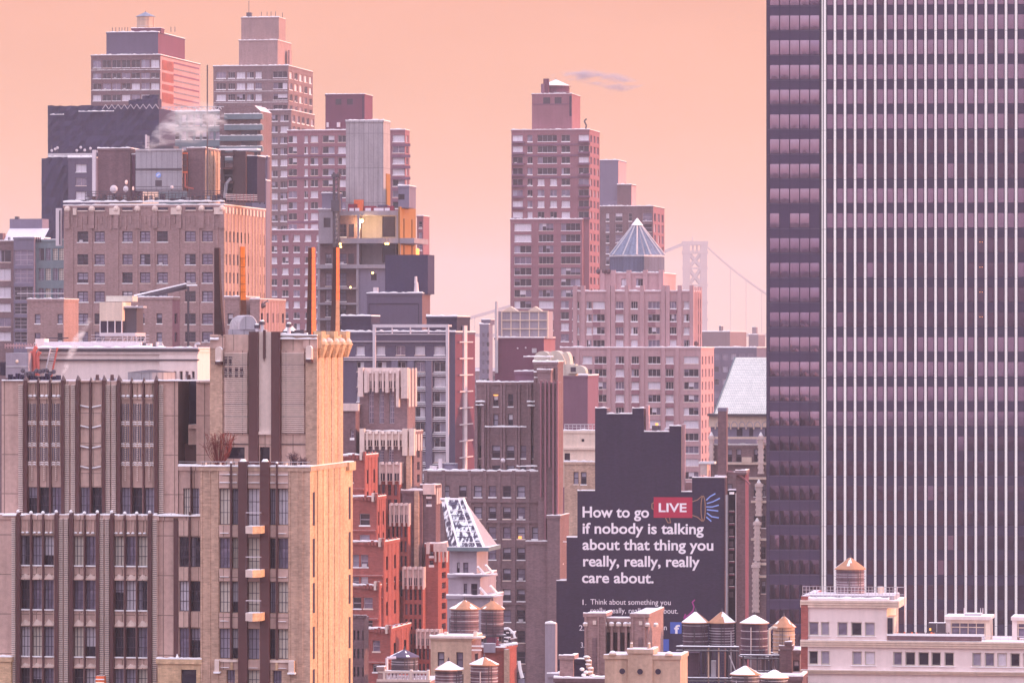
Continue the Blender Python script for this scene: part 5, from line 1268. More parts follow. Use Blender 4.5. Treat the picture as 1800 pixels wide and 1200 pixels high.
# left grey/brick apartment block
b = Bld('apartment_block', 'brick and grey-green apartment block with wide mullioned windows at the left edge', 'building', -60, 960, 10)
b.block(-60, 24, 424, v0=1, d=12, m='brick_brown', snow=.25, fw=[([(-30, -10), (-4, 19)], [(440, 461), (472, 493), (504, 523), (533, 547), (558, 574), (583, 598)], 'pair')])
b.block(24, 60, 418, v0=0, d=12, m='slate_light', snow=.3, name='bay', fw=[([(25, 58)], [(440, 466), (473, 497), (504, 528), (533, 552), (558, 578), (583, 602)], 'grid')])
b.block(60, 130, 422, v0=1.4, d=12, m='green_grey', snow=.1, name='side_wall', fw=[([(68, 77.5), (80, 89), (92.5, 101.5), (103, 112)], [(437, 458), (472, 493), (507, 524)], 'loft')])
mb = MB(); b.pxbox(mb, 17, 74, 385, 404, 8, 5, 'slate_light', top='snow'); b.pxbox(mb, 26, 32, 381, 386, 8, 1, 'metal_dark'); b.part(mb, 'roof_cabin')
mb = MB(); a, c = b.U(6, 3), b.U(17, 8); e = b.U(75, 3); z0, z1 = b.Z(424, 3), b.Z(402, 8)
mb.poly(((a, 3, z0), (e, 3, z0), (e, 8, z1), (c, 8, z1)), 'snow_roof'); mb.poly(((a, 3, z0), (c, 8, z1), (a, 12, z0)), 'snow_roof')
for x in (14, 16.5, 61, 64, 67, 70): b.pxbox(mb, x, x+1.2, 417, 426, 1, .2, 'dark_gap')
b.pxbox(mb, -2, 5, 410, 424, 3, 2, 'brick_dusk'); b.part(mb, 'sloped_roof')
b.finish()

# ================================================================ B: long pale pink block with roof plant
b = Bld('pink_block', 'long low pink-white block with dark cornice lines behind the finned parapet', 'building', 65, 560, 10)
b.block(65, 280, 613, v0=0, d=10, m='pink_white', snow=.3)
b.block(280, 347, 613.5, v0=-.25, d=10, m='pink_white', snow=.3, name='end_wall', fw=[([(305, 310), (315.5, 321), (326, 331.5), (337, 342)], [(652, 668)], 'plain')])
mb = MB(); b.pxbox(mb, 45, 349, 610, 612.5, -.7, 10, 'snow_roof'); b.pxbox(mb, 68, 349, 614, 617.5, -.55, .5, 'metal_dark'); b.pxbox(mb, 68, 349, 631, 633.5, -.4, .3, 'metal_dark'); b.pxbox(mb, 68, 349, 618, 622, -.34, .3, 'pink_white')
b.part(mb, 'cornice')
mb = MB(); 
for y, r_ in ((607, .28), (603, .16)): mb.rod((b.U(78, 1), 1, b.Z(y, 1)), (b.U(245, 1), 1, b.Z(y, 1)), r_, 'steel_white')
mb.path([(b.U(x, 1), 1, b.Z(y, 1)) for x, y in ((345, 613), (343, 606), (347, 603), (352, 604))], .15, 'metal_light'); mb.path([(b.U(x, 1), 1, b.Z(y, 1)) for x, y in ((279, 610), (279, 606), (284, 604), (286, 608))], .14, 'metal_light')
b.pxbox(mb, 62, 78, 595, 611, 3, 2, 'pink_white', top='snow'); b.pxbox(mb, 8, 55, 606, 609, 2, .3, 'brick_pink'); b.pxbox(mb, 80, 120, 593, 595, 2, .2, 'metal_dark')
for k in range(12): b.pxbox(mb, 8 + k*5, 9 + k*5, 604, 612, 2, .2, 'brick_pink')
for k in range(20): x = 160 + k*6; b.pxbox(mb, x, x + random.uniform(2, 5), random.uniform(600, 607), 612, 2 + random.random()*2, 1, random.choice(['metal_light', 'metal_dark', 'steel_white']), top='snow')
b.part(mb, 'roof_pipes'); b.finish(); PB = b
mb = MB(); b.pxbox(mb, 10, 50, 620, 664, -3, 4, 'plaster_grey', top='snow'); b.pxbox(mb, 10, 50, 643, 645, -3.08, .1, 'metal_light'); mb.ball((b.U(30, -3), -3, b.Z(635, -3)), .22, 'cream', 8, 5)
b.pxbox(mb, 0, 9, 636, 660, -2, 2, 'dark_gap'); on(b, mb, 'roof_unit', 'plain grey box unit at the far left behind the finned parapet', 'roof unit')
mat('pink_red', '#c8645c', .7, .15, .1)
for i, (x, lb) in enumerate([(54, 'left of the salmon ducts by the grey box unit'), (61, 'tallest middle salmon duct by the grey box unit'), (67, 'right of the salmon ducts by the grey box unit')]):
    mb = MB(); mb.path([(b.U(x, -1.5), -1.5, b.Z(660, -1.5)), (b.U(x-1, -1.5), -1.5, b.Z(625 - (i == 1)*9, -1.5)), (b.U(x+3, -1.5), -1.5, b.Z(618 - (i == 1)*9, -1.5))], .23, 'pink_red', 8); on(b, mb, 'duct', lb, 'duct', 'salmon ducts on the roof')
mb = MB()
for x0, x1 in ((88, 100), (93, 105)): pass
mb.rod((b.U(90, -1), -1, b.Z(663, -1)), (b.U(101, -1), -1, b.Z(611, -1)), .13, 'pink_red'); mb.rod((b.U(78, -1.6), -1.6, b.Z(663, -1.6)), (b.U(89, -1.6), -1.6, b.Z(611, -1.6)), .09, 'metal_light')
for k in range(12): t_ = k/12; x = 90 + 11*t_; y = 663 - 52*t_; mb.rod((b.U(x, -1), -1, b.Z(y, -1)), (b.U(x - 12, -1.6), -1.6, b.Z(y, -1.6)), .04, 'metal_light')
on(b, mb, 'ladder', 'slanting pink ladder leaning on the pink-white block', 'ladder')
mb = MB(); cu = b.U(257, -6); z1, z0 = b.Z(654, -6), b.Z(668, -6); mb.cyl(cu, -3.5, z0 - 2, z1, 2.75, 2.75, 'metal_grey', 24, mtop='metal_dark'); mb.cyl(cu, -3.5, z1, z1 + .28, 2.8, .4, 'metal_dark', 24); on(b, mb, 'round_tank', 'low round grey metal tank behind the finned parapet', 'tank')

# ================================================================ A: stone deco apartment building, left wing
b = Bld('deco_stone_building', 'stone-clad deco apartment building with maroon fins, brick shafts and copper-horned tower, front left', 'apartment building', 3, 410, 10)
ST, SM = 'stone_tan', 'stone_mid'
UPX0, UPX1 = 3, 352
uw = [(47.5, 65), (68.5, 86), (89.5, 107), (139.5, 157.5), (160.5, 179), (211.5, 229), (232, 250), (253.5, 271)]
b.mw = 100; b.detail_area = 60
b.block(UPX0, 313, 669, 960, v0=5, d=9, m=SM, side='dark_brown', name='upper_wall', snow=0, fw=[(uw, [(855.5, 903)], 'tall')], reveal=.35)
b.block(313, 352, 818, 960, v0=5.2, d=9, m=SM, name='upper_wall', snow=.15, fw=[([(322, 334.5), (337, 350)], [(856, 905)], 'tall')])
b.block(313, 352, 669, 820, v0=9, d=4, m='dark_gap', name='recess_wall', snow=0)
mb = MB(); b.pxbox(mb, 352 - 7, 371, 673, 818, 6.5, 3, SM); b.pxbox(mb, 345, 372, 668, 672, 6.2, 3, ST, top='snow'); b.pxbox(mb, 331, 352, 745, 752, 6.6, 2.2, SM, top='snow'); b.pxbox(mb, 331, 352, 752, 780, 7, 2, SM); b.pxbox(mb, 314, 352, 778, 816, 7.4, 1.5, 'maroon_metal'); b.part(mb, 'terrace_wall')
fins = [(41, 47, 1), (65, 68, 0), (86, 89, 0), (107, 112, 1), (133, 139, 1), (157.3, 160, 0), (179, 184, 1), (205, 211, 1), (229, 231.5, 0), (250.5, 253, 0), (271, 277, 1)]
def fin(mb, x0, x1, y0, y1, v0, d, spike):
    ua, ub = b.U(x0, v0 - d), b.U(x1, v0 - d); z0, z1 = b.Z(y1, v0), b.Z(y0, v0)
    mb.box(ua, ub, v0 - d, v0 + .25, z0, z1 - spike, 'brown_fin')
    um = (ua + ub)/2; mb.prism([(ua, v0-d, z1-spike), (ub, v0-d, z1-spike), (ub, v0+.25, z1-spike), (ua, v0+.25, z1-spike)], [(ua, v0-d*.2, z1), (ua, v0-d*.2, z1), (ua, v0 + .2, z1 - .05), (ua, v0+.2, z1-.05)], 'brown_fin') if False else mb.poly(((ua, v0-d, z1-spike), (ub, v0-d, z1-spike), (ua + .03, v0, z1)), 'brown_fin')
    mb.poly(((ub, v0-d, z1-spike), (ub, v0+.2, z1-spike), (ua + .03, v0, z1)), 'brown_fin'); mb.poly(((ub, v0+.2, z1-spike), (ua, v0+.2, z1-spike), (ua + .03, v0, z1)), 'brown_fin'); mb.poly(((ua, v0+.2, z1-spike), (ua, v0-d, z1-spike), (ua + .03, v0, z1)), 'brown_fin')
    mb.box(ua, ua + (ub-ua)*.6, v0 - .15, v0 + .1, z1 - spike*.9, z1 - spike*.6, 'snow')
for x0, x1, big in fins:
    mb = MB(); fin(mb, x0, x1, 658 if big else 662, 905, 5, .62 if big else .4, .5 if big else .35); b.part(mb, 'fin')
def dentils(mb, x0, x1, y0, y1, v0, p=3.35):
    b.pxbox(mb, x0 + .4, x1 - .4, y0, y1, v0 - .06, .12, 'brick_brown')  # darker backing paints in the shade between the blocks
    k = y0
    while k < y1 - 2:
        b.pxbox(mb, x0, x1, k, k + 1.9, v0 - .30, .34, 'stone_light', top='snow'); k += p
for x0, x1 in ((32, 40), (113.5, 121), (124.5, 132), (185.5, 193), (196, 203.5), (279, 287)):
    mb = MB(); dentils(mb, x0, x1, 676, 905, 5); b.part(mb, 'dentil_strip')
def tracery(mb, x0, x1, v0):
    xm = (x0 + x1)/2; w_ = x1 - x0
    b.pxbox(mb, x0, x1, 669, 672.5, v0 - .3, .5, 'stone_light', top='snow')
    for x in (x0 + w_*.15, xm, x0 + w_*.8): b.pxbox(mb, x-.7, x+.7, 670, 697, v0 - .1, .12, ST)
    for x in (x0 + w_*.27, x0 + w_*.75):
        cu = b.U(x, v0 - .3); mb.ball((cu, v0 - .15, b.Z(695.5, v0)), .20, 'snow', 8, 5, .6)
    b.pxbox(mb, x0 + .5, x1 - .5, 698, 701, v0 - .16, .18, ST)
    for k, (ya, yb_) in enumerate(((709, 739), (748, 777), (784, 810))):
        b.pxbox(mb, x0 + 1, x1 - 1, ya, yb_, v0 - .012, .01, 'curtain')
        y = ya
        while y < yb_: b.pxbox(mb, x0 + 1.2, x1 - 1.2, y, y + .5, v0 - .05, .03, 'dark_gap'); y += 1.8
        for i, x in enumerate((x0 + 1.4, x0 + w_*.28, x0 + w_*.72, x1 - 1.4)): b.pxbox(mb, x - .35, x + .35, ya, yb_, v0 - .09, .09, ST)
        b.pxbox(mb, x0, x1, yb_, yb_ + 9, v0 - .1, .12, ST)
        for x in (x0 + w_*.25, x0 + w_*.75):
            for dy in (1.5, 5.2): p_ = (b.U(x - w_*.2, v0 - .2), v0 - .16, b.Z(yb_ + dy + 1.2, v0)); q_ = (b.U(x, v0-.2), v0 - .2, b.Z(yb_ + dy, v0)); r_ = (b.U(x + w_*.2, v0-.2), v0 - .16, b.Z(yb_ + dy + 1.2, v0)); mb.path([p_, q_, r_], .045, 'snow', 4)
    y = 709
    while y < 845: b.pxbox(mb, xm - .9, xm + .9, y, y + 1.7, v0 - .26, .2, 'stone_light'); y += 3.5
for x0, x1 in ((47.5, 64.5), (68.5, 85.5), (89.5, 106.5), (211.5, 228.5), (232, 250), (253.5, 270.5)):
    mb = MB(); tracery(mb, x0, x1, 5); b.part(mb, 'tracery_panel')
mb = MB()
for x0, x1, s_ in ((139.5, 157, 1), (160.5, 178.5, -1)):
    b.pxbox(mb, x0, x1, 668, 671, 4.7, .5, ST, top='snow')
    for k in range(4):
        y = 714 + k*35.5; ya, yb_ = (y - 2, y + 1.2) if s_ > 0 else (y + 1.2, y - 2)
        p = (b.U(x0 + 1, 4.8), 4.85, b.Z(ya, 5)); q = (b.U(x1 - 1, 4.8), 4.85, b.Z(yb_, 5)); mb.rod(p, q, .07, 'snow', 4)
        b.pxbox(mb, x0 + .6, x1 - .6, y + 6, y + 33, 4.93, .08, ST)
b.part(mb, 'chevron_panel')
mb = MB(); b.snowbar(mb, 3, 41, 669, 4.8, .12, .3); b.snowbar(mb, 277, 371, 669, 4.7, .14, .5); b.snowbar(mb, 313, 352, 817, 5, .16, .4); b.part(mb, 'roof_snow')

# lower front of the wing
lw = [(35.5, 52.5), (56, 73.5), (77, 94.5), (128, 146.5), (149.5, 168), (199.5, 217.5), (220.5, 238.5), (241.5, 259)]
wr = [(941, 993), (1018, 1070.5), (1100, 1152.5), (1172.5, 1222)]
b.block(-20, 278, 905, v0=1.0, d=4.5, m=SM, name='lower_wall', snow=.12, fw=[(lw, wr, 'tall')], reveal=.35)
b.block(278, 353, 905, v0=1.25, d=4.5, m=SM, name='lower_wall', snow=.16, fw=[([(315, 332), (335, 352)], wr[:3], 'tall')], reveal=.3)
mb = MB(); b.block(277, 353, 1155, v0=-.6, d=1.8, m='brick_peach', mb=mb, snow=.14, fw=[([(318, 345)], [(1172, 1210)], 'black')]); b.block(-30, 19, 1155, v0=.2, d=.8, m='brick_peach', mb=mb, snow=.14); b.part(mb, 'brick_base')
mb = MB(); b.pxbox(mb, 305, 313, 908, 1154, 1.1, .2, 'maroon_metal'); b.pxbox(mb, 331.8, 334.4, 897, 1154, .9, .5, 'brown_fin'); b.pxbox(mb, 334, 336, 818, 905, 4.8, .4, 'brown_fin'); b.part(mb, 'fin')
lf = [(28.5, 34.5, 1), (53, 55.5, 0), (74, 76.5, 0), (95.5, 101.5, 1), (121, 127.5, 1), (147, 149.3, 0), (168.3, 173.5, 1), (193, 199, 1), (218, 220.2, 0), (239, 241.2, 0), (259.5, 266, 1)]
for x0, x1, big in lf:
    mb = MB(); y0 = 897 if big else 899; fin(mb, x0, x1, y0, 1260, 1.0, .62 if big else .4, .3); mb.ball((b.U((x0+x1)/2, .7), .75, b.Z(y0 + 1, 1)), .16, 'snow', 8, 5); b.part(mb, 'fin')
for x0, x1 in ((20, 27), (103, 110), (112.5, 119.5), (174.5, 181.5), (184.5, 191.5), (268, 275)):
    mb = MB(); dentils(mb, x0, x1, 910, 1230, 1.0); b.part(mb, 'dentil_strip')
mb = MB()
for x0, x1 in lw:
    xm = (x0 + x1)/2
    for x in (x0 + 3, xm, x1 - 3): b.pxbox(mb, x-.6, x+.6, 907, 934, .9, .12, ST)
    for x in (x0 + (x1-x0)*.27, x0 + (x1-x0)*.75): mb.ball((b.U(x, .9), .85, b.Z(935, 1)), .17, 'snow', 8, 5, .55)
    b.pxbox(mb, x0, x1, 937, 940, .88, .14, ST); mb.ball((b.U(xm, .9), .95, b.Z(904, 1)), .14, 'snow', 8, 5)
b.part(mb, 'cap_panel')
for x0, x1 in lw:
    for ya, yb_ in ((994, 1016.5), (1071.5, 1098.5), (1153.5, 1171)):
        mb = MB(); v = .92; ua, ub = b.U(x0 - .6, v), b.U(x1 + .6, v); zt, zb_ = b.Z(ya, v), b.Z(yb_, v); um = (ua+ub)/2; zm = zt + (zb_-zt)*.5; c = (um, v + .34, zm); h = (zt - zb_)
        TL, TR, BL, BR_ = (ua, v, zt), (ub, v, zt), (ua, v, zb_ + h*.16), (ub, v, zb_ + h*.16)
        B0 = (um, v - .12, zb_ + h*.42)
        for q in ((TR, TL, c), (TL, BL, c), (BR_, TR, c)): mb.poly(q, ST)
        mb.poly((BL, (ua, v, zb_), (um, v-.1, zb_), B0, c), 'stone_light'); mb.poly((c, B0, (um, v-.1, zb_), (ub, v, zb_), BR_), 'stone_light')
        for q in (TL, TR, BL, BR_): mb.rod(q, (c[0], c[1]-.03, c[2]), .045, 'stone_light', 4)
        mb.box(ua, ub, v - .10, v + .2, zt, zt + .11, 'snow')
        mb.box(ua, ub, v - .16, v - .05, zb_ - .05, zb_ + .05, ST)
        b.part(mb, 'spandrel_panel')
mb = MB()
for x0, x1 in ((314, 331), (335, 352)):
    for ya, yb_ in ((910, 940), (994, 1017), (1072, 1099)): b.pxbox(mb, x0, x1, ya, yb_, 1.12, .1, ST)
b.part(mb, 'plain_panel')
mb = MB(); b.pxbox(mb, 4, 41, 904, 906, .6, .6, 'snow'); b.snowbar(mb, 265, 353, 905, .9, .15, .5); b.snowbar(mb, 276, 353, 1154, -.7, .16, .6); b.snowbar(mb, -20, 19, 1154, .1, .16, .6); mb.cyl(b.U(311, -.4), -.3, b.Z(1155, -.5), b.Z(1145, -.5), .2, .02, 'snow', 6)
for x in (270, 296, 302): b.pxbox(mb, x, x+4, 900, 904.5, 1.5, .6, 'snow')
b.part(mb, 'ledge_snow')

# ---- tower with four horns
TV = 0.2
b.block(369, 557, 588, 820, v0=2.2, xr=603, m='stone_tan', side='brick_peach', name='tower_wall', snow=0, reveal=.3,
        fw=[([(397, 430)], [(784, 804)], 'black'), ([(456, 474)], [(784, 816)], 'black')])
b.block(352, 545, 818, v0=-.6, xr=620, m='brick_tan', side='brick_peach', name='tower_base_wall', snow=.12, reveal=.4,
        fw=[([(385, 404), (407.5, 418.5)], wr0 := [(856, 919), (942, 995), (1018, 1072), (1100, 1152)], 'tall'), ([(434.5, 456)], [(856, 925), (942, 1003), (1018, 1078), (1100, 1153), (1172, 1222)], 'tall'),
            ([(473.5, 484.5), (488, 506.5)], wr0, 'tall'), ([(398, 413), (479, 495)], [(1172, 1222)], 'tall')], rw=())
mb = MB(); b.pxbox(mb, 391, 404 - .3, 819, 855, -.72, .1, ST)
for x0, x1 in ((385, 406), (407, 418), (435, 457), (474, 485), (487, 507)):
    for ya, yb_ in ((819, 855), (920, 941), (996, 1017), (1073, 1099), (1154, 1171)):
        b.pxbox(mb, x0, x1, ya, yb_, -.68, .07, SM)
        if ya < 900: 
            for y in (832, 846): b.snowbar(mb, x0 + 1, x1 - 1, y, -.78, .06, .1)
        elif x1 - x0 > 15: b.snowbar(mb, x0 + 2, x1 - 4, ya + 14, -.78, .05, .1)
b.part(mb, 'spandrel_panel')
for x0, x1 in ((418.5, 434), (457, 473)):
    mb = MB(); b.pxbox(mb, x0, x1, 809, 1260, -1.15, .8, 'maroon_metal'); cu = (b.U(x0, -1) + b.U(x1, -1))/2
    mb.cyl(cu, -.75, b.Z(810, -1), b.Z(804.5, -1), .36, .18, 'snow', 10); b.part(mb, 'pier')
for x0, x1 in ((404.3, 407), (485, 487.6)):
    mb = MB(); b.pxbox(mb, x0, x1, 812, 1153, -.95, .4, 'brown_fin'); mb.ball((b.U(x0 + 1.3, -.9), -.8, b.Z(811, -1)), .12, 'snow', 6, 4); b.part(mb, 'fin')
mb = MB()
for x in (353, 367, 384 - 3, 507.5, 521, 530): b.pxbox(mb, x, x + 2.2, 822, 1260, -.70, .12, 'brick_tan')
b.snowbar(mb, 313, 545, 818, -.8, .16, .6)
for x in (360, 386, 502): b.pxbox(mb, x, x+2.5, 811, 817, -.4, .2, 'cream')
b.part(mb, 'brick_rib')
# rail of glass on the terrace
mb = MB(); b.pxbox(mb, 352, 545, 809, 810, -.5, .03, 'metal_light'); b.pxbox(mb, 314, 352, 809.5, 810.3, 4.9, .03, 'metal_light')
for x in range(356, 545, 14): b.pxbox(mb, x, x + .7, 810, 818, -.5, .05, 'metal_dark')
b.part(mb, 'terrace_rail')
# balconies
for y0, y1, y2 in ((897, 921, 934), (974, 997, 1010), (1050, 1072, 1086)):
    mb = MB(); b.pxbox(mb, 431.5, 459, y1, y2, -2.5, 1.9, 'stone_light', top='snow', side='brick_peach')
    p = b.pxbox; ua, um, ub = b.U(431.5, -2.5), b.U(443, -3.4), b.U(459, -2.5); z0, z1 = b.Z(y2, -2.5), b.Z(y1, -2.5)
    mb.poly(((um, -3.2, z0), (ub, -2.5, z0), (ub, -2.5, z1), (um, -3.2, z1)), 'brick_peach'); mb.poly(((ua, -2.5, z0), (um, -3.2, z0), (um, -3.2, z1), (ua, -2.5, z1)), 'stone_light')  # right face peach: its sunlit tone is put into the colour
    mb.poly(((ua, -2.5, z1), (um, -3.2, z1), (ub, -2.5, z1)), 'snow'); mb.poly(((ub, -2.5, z0), (um, -3.2, z0), (ua, -2.5, z0)), 'stone_light')
    o = b.part(mb, 'balcony')
    mb = MB(); b.pxbox(mb, 431.5, 459, y0, y0 + 1.3, -2.5, .06, 'steel_white')
    for x in (431.5, 458): b.pxbox(mb, x, x + .6, y0, y1, -2.5, .05, 'metal_dark')
    mb.build('railing', o)
# tower faces
mb = MB(); b.pxbox(mb, 369, 391, 612, 818, 1.95, .3, 'brick_tan'); b.pxbox(mb, 537.5, 557.2, 612, 818, 1.95, .3, 'brick_tan'); b.part(mb, 'brick_shaft')
mb = MB(); b.pxbox(mb, 369, 394, 590, 612, 1.9, .35, SM); b.pxbox(mb, 532, 557.5, 592, 612, 1.9, .35, SM); b.part(mb, 'cap')
for x0, x1 in ((437.5, 453.5), (476.5, 492)):
    mb = MB(); b.pxbox(mb, x0, x1, 583, 818, 1.55, .9, 'maroon_metal', top='snow'); b.part(mb, 'pier')
mb = MB(); b.pxbox(mb, 453.5, 476.5, 583, 816, 1.95, .3, 'stone_light') if False else b.pxbox(mb, 453.5, 476.5, 583, 757, 1.95, .3, 'stone_light'); b.pxbox(mb, 452.5, 477.5, 757, 762, 1.7, .6, 'stone_light', top='snow'); b.pxbox(mb, 453, 456, 762, 816, 1.95, .3, ST); b.pxbox(mb, 474, 477, 762, 816, 1.95, .3, ST); b.pxbox(mb, 456, 474, 762, 783, 2.0, .3, ST)
ua, ub, v = b.U(462.5, 1.8), b.U(466.5, 1.8), 1.75; z1, z0 = b.Z(580, v), b.Z(628, v); z2 = b.Z(636, v)
mb.box(ua, ub, v, v + .3, z0, z1, 'brown_fin'); mb.poly(((ua, v, z0), ((ua+ub)/2, v, z2), (ub, v, z0)), 'brown_fin')
b.part(mb, 'centre_strip')
for x0, x1, y0, y1, cut in ((492.5, 536, 620, 758, 0), (392, 436.5, 620, 758, 1)):
    mb = MB(); b.pxbox(mb, x0 + 1, x1 - 1, y0 - 4, y1 + 4, 2.1, .12, 'stone_mid')
    y = y0; k = 0
    while y < y1:
        on_ = (not cut) or y > 708
        b.pxbox(mb, x0 + 3, x1 - 2, y, y + 1.8, 1.92, .25, 'stone_light', top='snow' if on_ and k % 3 < 2 else None); y += 3.6; k += 1
    if cut:
        for cx_, ya, yb_ in ((394, 626, 642), (394, 646, 663), (413, 646, 663), (422, 646, 663), (402, 626, 642), (402, 646, 663)):
            for j in range(6): b.pxbox(mb, cx_, cx_ + 5, ya + j*2.8, ya + j*2.8 + 1.4, 1.88, .2, 'dark_gap')
    b.part(mb, 'louvre_panel')
mb = MB()
for x0, x1 in ((393, 436.5), (492.5, 536)):
    for y in (640, 668, 688, 709, 759, 778): b.pxbox(mb, x0, x1, y, y + .7, 2.08, .1, 'dark_gap')
b.pxbox(mb, 492.5, 557, 588, 590, 1.8, .4, 'snow'); b.snowbar(mb, 492, 557, 596, 1.8, .16, .3); b.snowbar(mb, 492, 540, 588, 1.85, .14, .5); b.snowbar(mb, 369, 384, 597, 1.7, .2, .3)
b.part(mb, 'joint_line')
for x0, x1, y0, y1 in ((379, 390, 609, 635), (538, 548.5, 607, 631)):
    mb = MB(); ua, ub = b.U(x0, 1.5), b.U(x1, 1.5); v = 1.35; zt, zb_ = b.Z(y0, v), b.Z(y1, v); n = 8; r_ = (ub-ua)/2
    prof = [(ua, zb_)] + [(ua, zt - r_)] + [((ua+ub)/2 - r_*cos(pi*i/n), zt - r_ + r_*sin(pi*i/n)) for i in range(1, n)] + [(ub, zt - r_), (ub, zb_)]
    mb.poly([(a, v, z) for a, z in reversed(prof)], 'stone_light'); 
    for p, q in zip(prof, prof[1:]): mb.poly(((p[0], v, p[1]), (q[0], v, q[1]), (q[0], 2, q[1]), (p[0], 2, p[1])), 'snow' if q[1] > zt - r_*1.1 and p[1] > zt - r_*1.1 else 'stone_light')
    mb.box(ua, ub, v - .1, 1.95, zb_ - .25, zb_, 'brown_fin'); mb.box(ua + .1, ub - .1, v - .15, v + .1, zb_, zb_ + .1, 'snow')
    b.part(mb, 'bracket')
# lower brackets and band
for x0, x1 in ((377, 385), (507, 517)):
    mb = MB(); b.pxbox(mb, x0, x1, 1155, 1176, -1.1, .6, 'stone_light', top='snow', side='brick_peach'); b.pxbox(mb, x0 - 2, x1 + 1, 1175, 1178, -1.2, .6, 'snow'); b.part(mb, 'bracket')
mb = MB(); b.pxbox(mb, 377, 418, 1154, 1158, -.85, .3, 'stone_light', top='snow'); b.pxbox(mb, 473, 516, 1154, 1158, -.85, .3, 'stone_light', top='snow')
for x in (405, 484): b.pxbox(mb, x, x + 4, 1158, 1171, -.85, .3, 'brick_peach')
b.pxbox(mb, 400, 411, 1195, 1199, -.3, .1, 'lamp_warm'); b.part(mb, 'band')
# sunlit right face ribs
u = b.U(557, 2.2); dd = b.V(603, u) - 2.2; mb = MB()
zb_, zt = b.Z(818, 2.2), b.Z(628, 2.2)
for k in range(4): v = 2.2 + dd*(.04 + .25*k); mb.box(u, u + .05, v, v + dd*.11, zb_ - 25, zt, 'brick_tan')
b.part(mb, 'shaft_rib')
mb = MB()
for k in range(5):
    v = 2.2 + dd*(.01 + .235*k); c_ = (u + .35, v + dd*.05, b.Z(600, 2.2))
    mb.cyl(u + .2, v + dd*.06, b.Z(628, 2.2), b.Z(606, 2.2), .25, .62, 'brick_peach', 8); mb.cyl(u + .2, v + dd*.06, b.Z(606, 2.2), b.Z(600, 2.2), .7, .5, 'brick_peach', 8, mtop='snow'); mb.ball((u + .35, v + dd*.06, b.Z(602, 2.2)), .42, 'stone_light', 8, 5)
    if k % 2 == 0: mb.box(u - .6, u + .4, v, v + dd*.15, b.Z(612, 2.2), b.Z(582, 2.2), 'brick_peach', top='snow')
b.part(mb, 'capital')
u = b.U(545, -.6); dd2 = b.V(620, u) + .6; mb = MB(); mg = MB()
zt = b.Z(822, -.6)
for k in range(5):
    v = -.6 + dd2*(.16 + .13*k); mb.box(u, u + .07 if k < 4 else u + .06, v, v + dd2*.085, 0, zt + (10 if False else 0), 'brick_peach')
for ya, yb_ in ((862, 920), (943, 1010), (1020, 1072), (1096, 1152), (1170, 1222)):
    for f0 in (.06, .90): mg.box(u - .2, u + .02, -.6 + dd2*f0, -.6 + dd2*f0 + dd2*.045, b.Z(yb_, 0), b.Z(ya, 0), 'dark_gap')
b.part(mb, 'shaft_rib'); b.part(mg, 'slit_window')
mb = MB(); mb.box(u - .3, u + .3, -.6 + dd2*.84, -.6 + dd2, zt - .5, zt + .25, 'brick_peach', top='snow'); b.part(mb, 'shoulder')
b.finish(); AB = b

# horns: four tapered copper blades, sunlit and shaded sides painted as separate coppers
def horn(xt0, xt1, xb0, xb1, yt, yb, v, mats, edge, parent):
    """tapered hollow-looking blade of four flat copper faces, seamed in lengths"""
    mb = MB(); L1, R1, L2, R2 = mats
    def ring(x0, x1, y):
        ua, ub = b.U(x0, v), b.U(x1, v); z = b.Z(y, v); w_ = ub - ua
        return [(ua, v, z), (ua + w_*edge, v - w_*.55, z), (ub, v, z), (ua + w_*(1-edge), v + w_*.5, z)]
    ys = [yt, 470, 500, 528, 556, yb]; prev = None
    ys = sorted(set([yt] + [y for y in (455, 470, 485, 500, 514, 528, 542, 556, 570) if yt < y < yb - 4] + [yb]))
    for y in ys:
        t_ = (y-yt)/(yb-yt); s_ = t_**1.8; x0 = xt0 + (xb0-xt0)*s_; x1 = xt1 + (xb1-xt1)*s_; r = ring(x0, x1, y)
        if prev:
            lo_ = y > 530
            for i_ in range(4):
                j_ = (i_+1) % 4; mb.poly((r[i_], r[j_], prev[j_], prev[i_]), ((L2 if lo_ else L1), (R2 if lo_ else R1))[i_ in (1, 2)])
            k_ = .06
            mb.prism([(p[0], p[1] - k_*(n_ == 1), p[2]) for n_, p in enumerate(ring(x0-.35, x1+.35, y+.5))], [(p[0], p[1] - k_*(n_ == 1), p[2]) for n_, p in enumerate(ring(x0-.35, x1+.35, y-.2))], L2)
        else: mb.poly(r, L2)
        prev = r
    mb.poly(list(reversed(prev)), L2)
    return mb.build1('horn', parent)
CK, CD, CC = 'copper_deep_shade', 'copper_shaded', 'copper'
horn(376.5, 387.5, 376.5, 396.5, 437, 592, 2.6, (CK, CK, CK, CK), .9, b.root)
horn(421, 430.5, 421, 434, 435, 560, 9.0, (CD, 'copper_sunlit', CD, CD), .3, b.root)
horn(541.5, 554, 538, 556, 437, 592, 2.6, (CD, CC, CK, CC), .66, b.root)
horn(585, 596.5, 580, 597.5, 437, 590, 9.5, (CK, CC, CK, CK), .66, b.root)
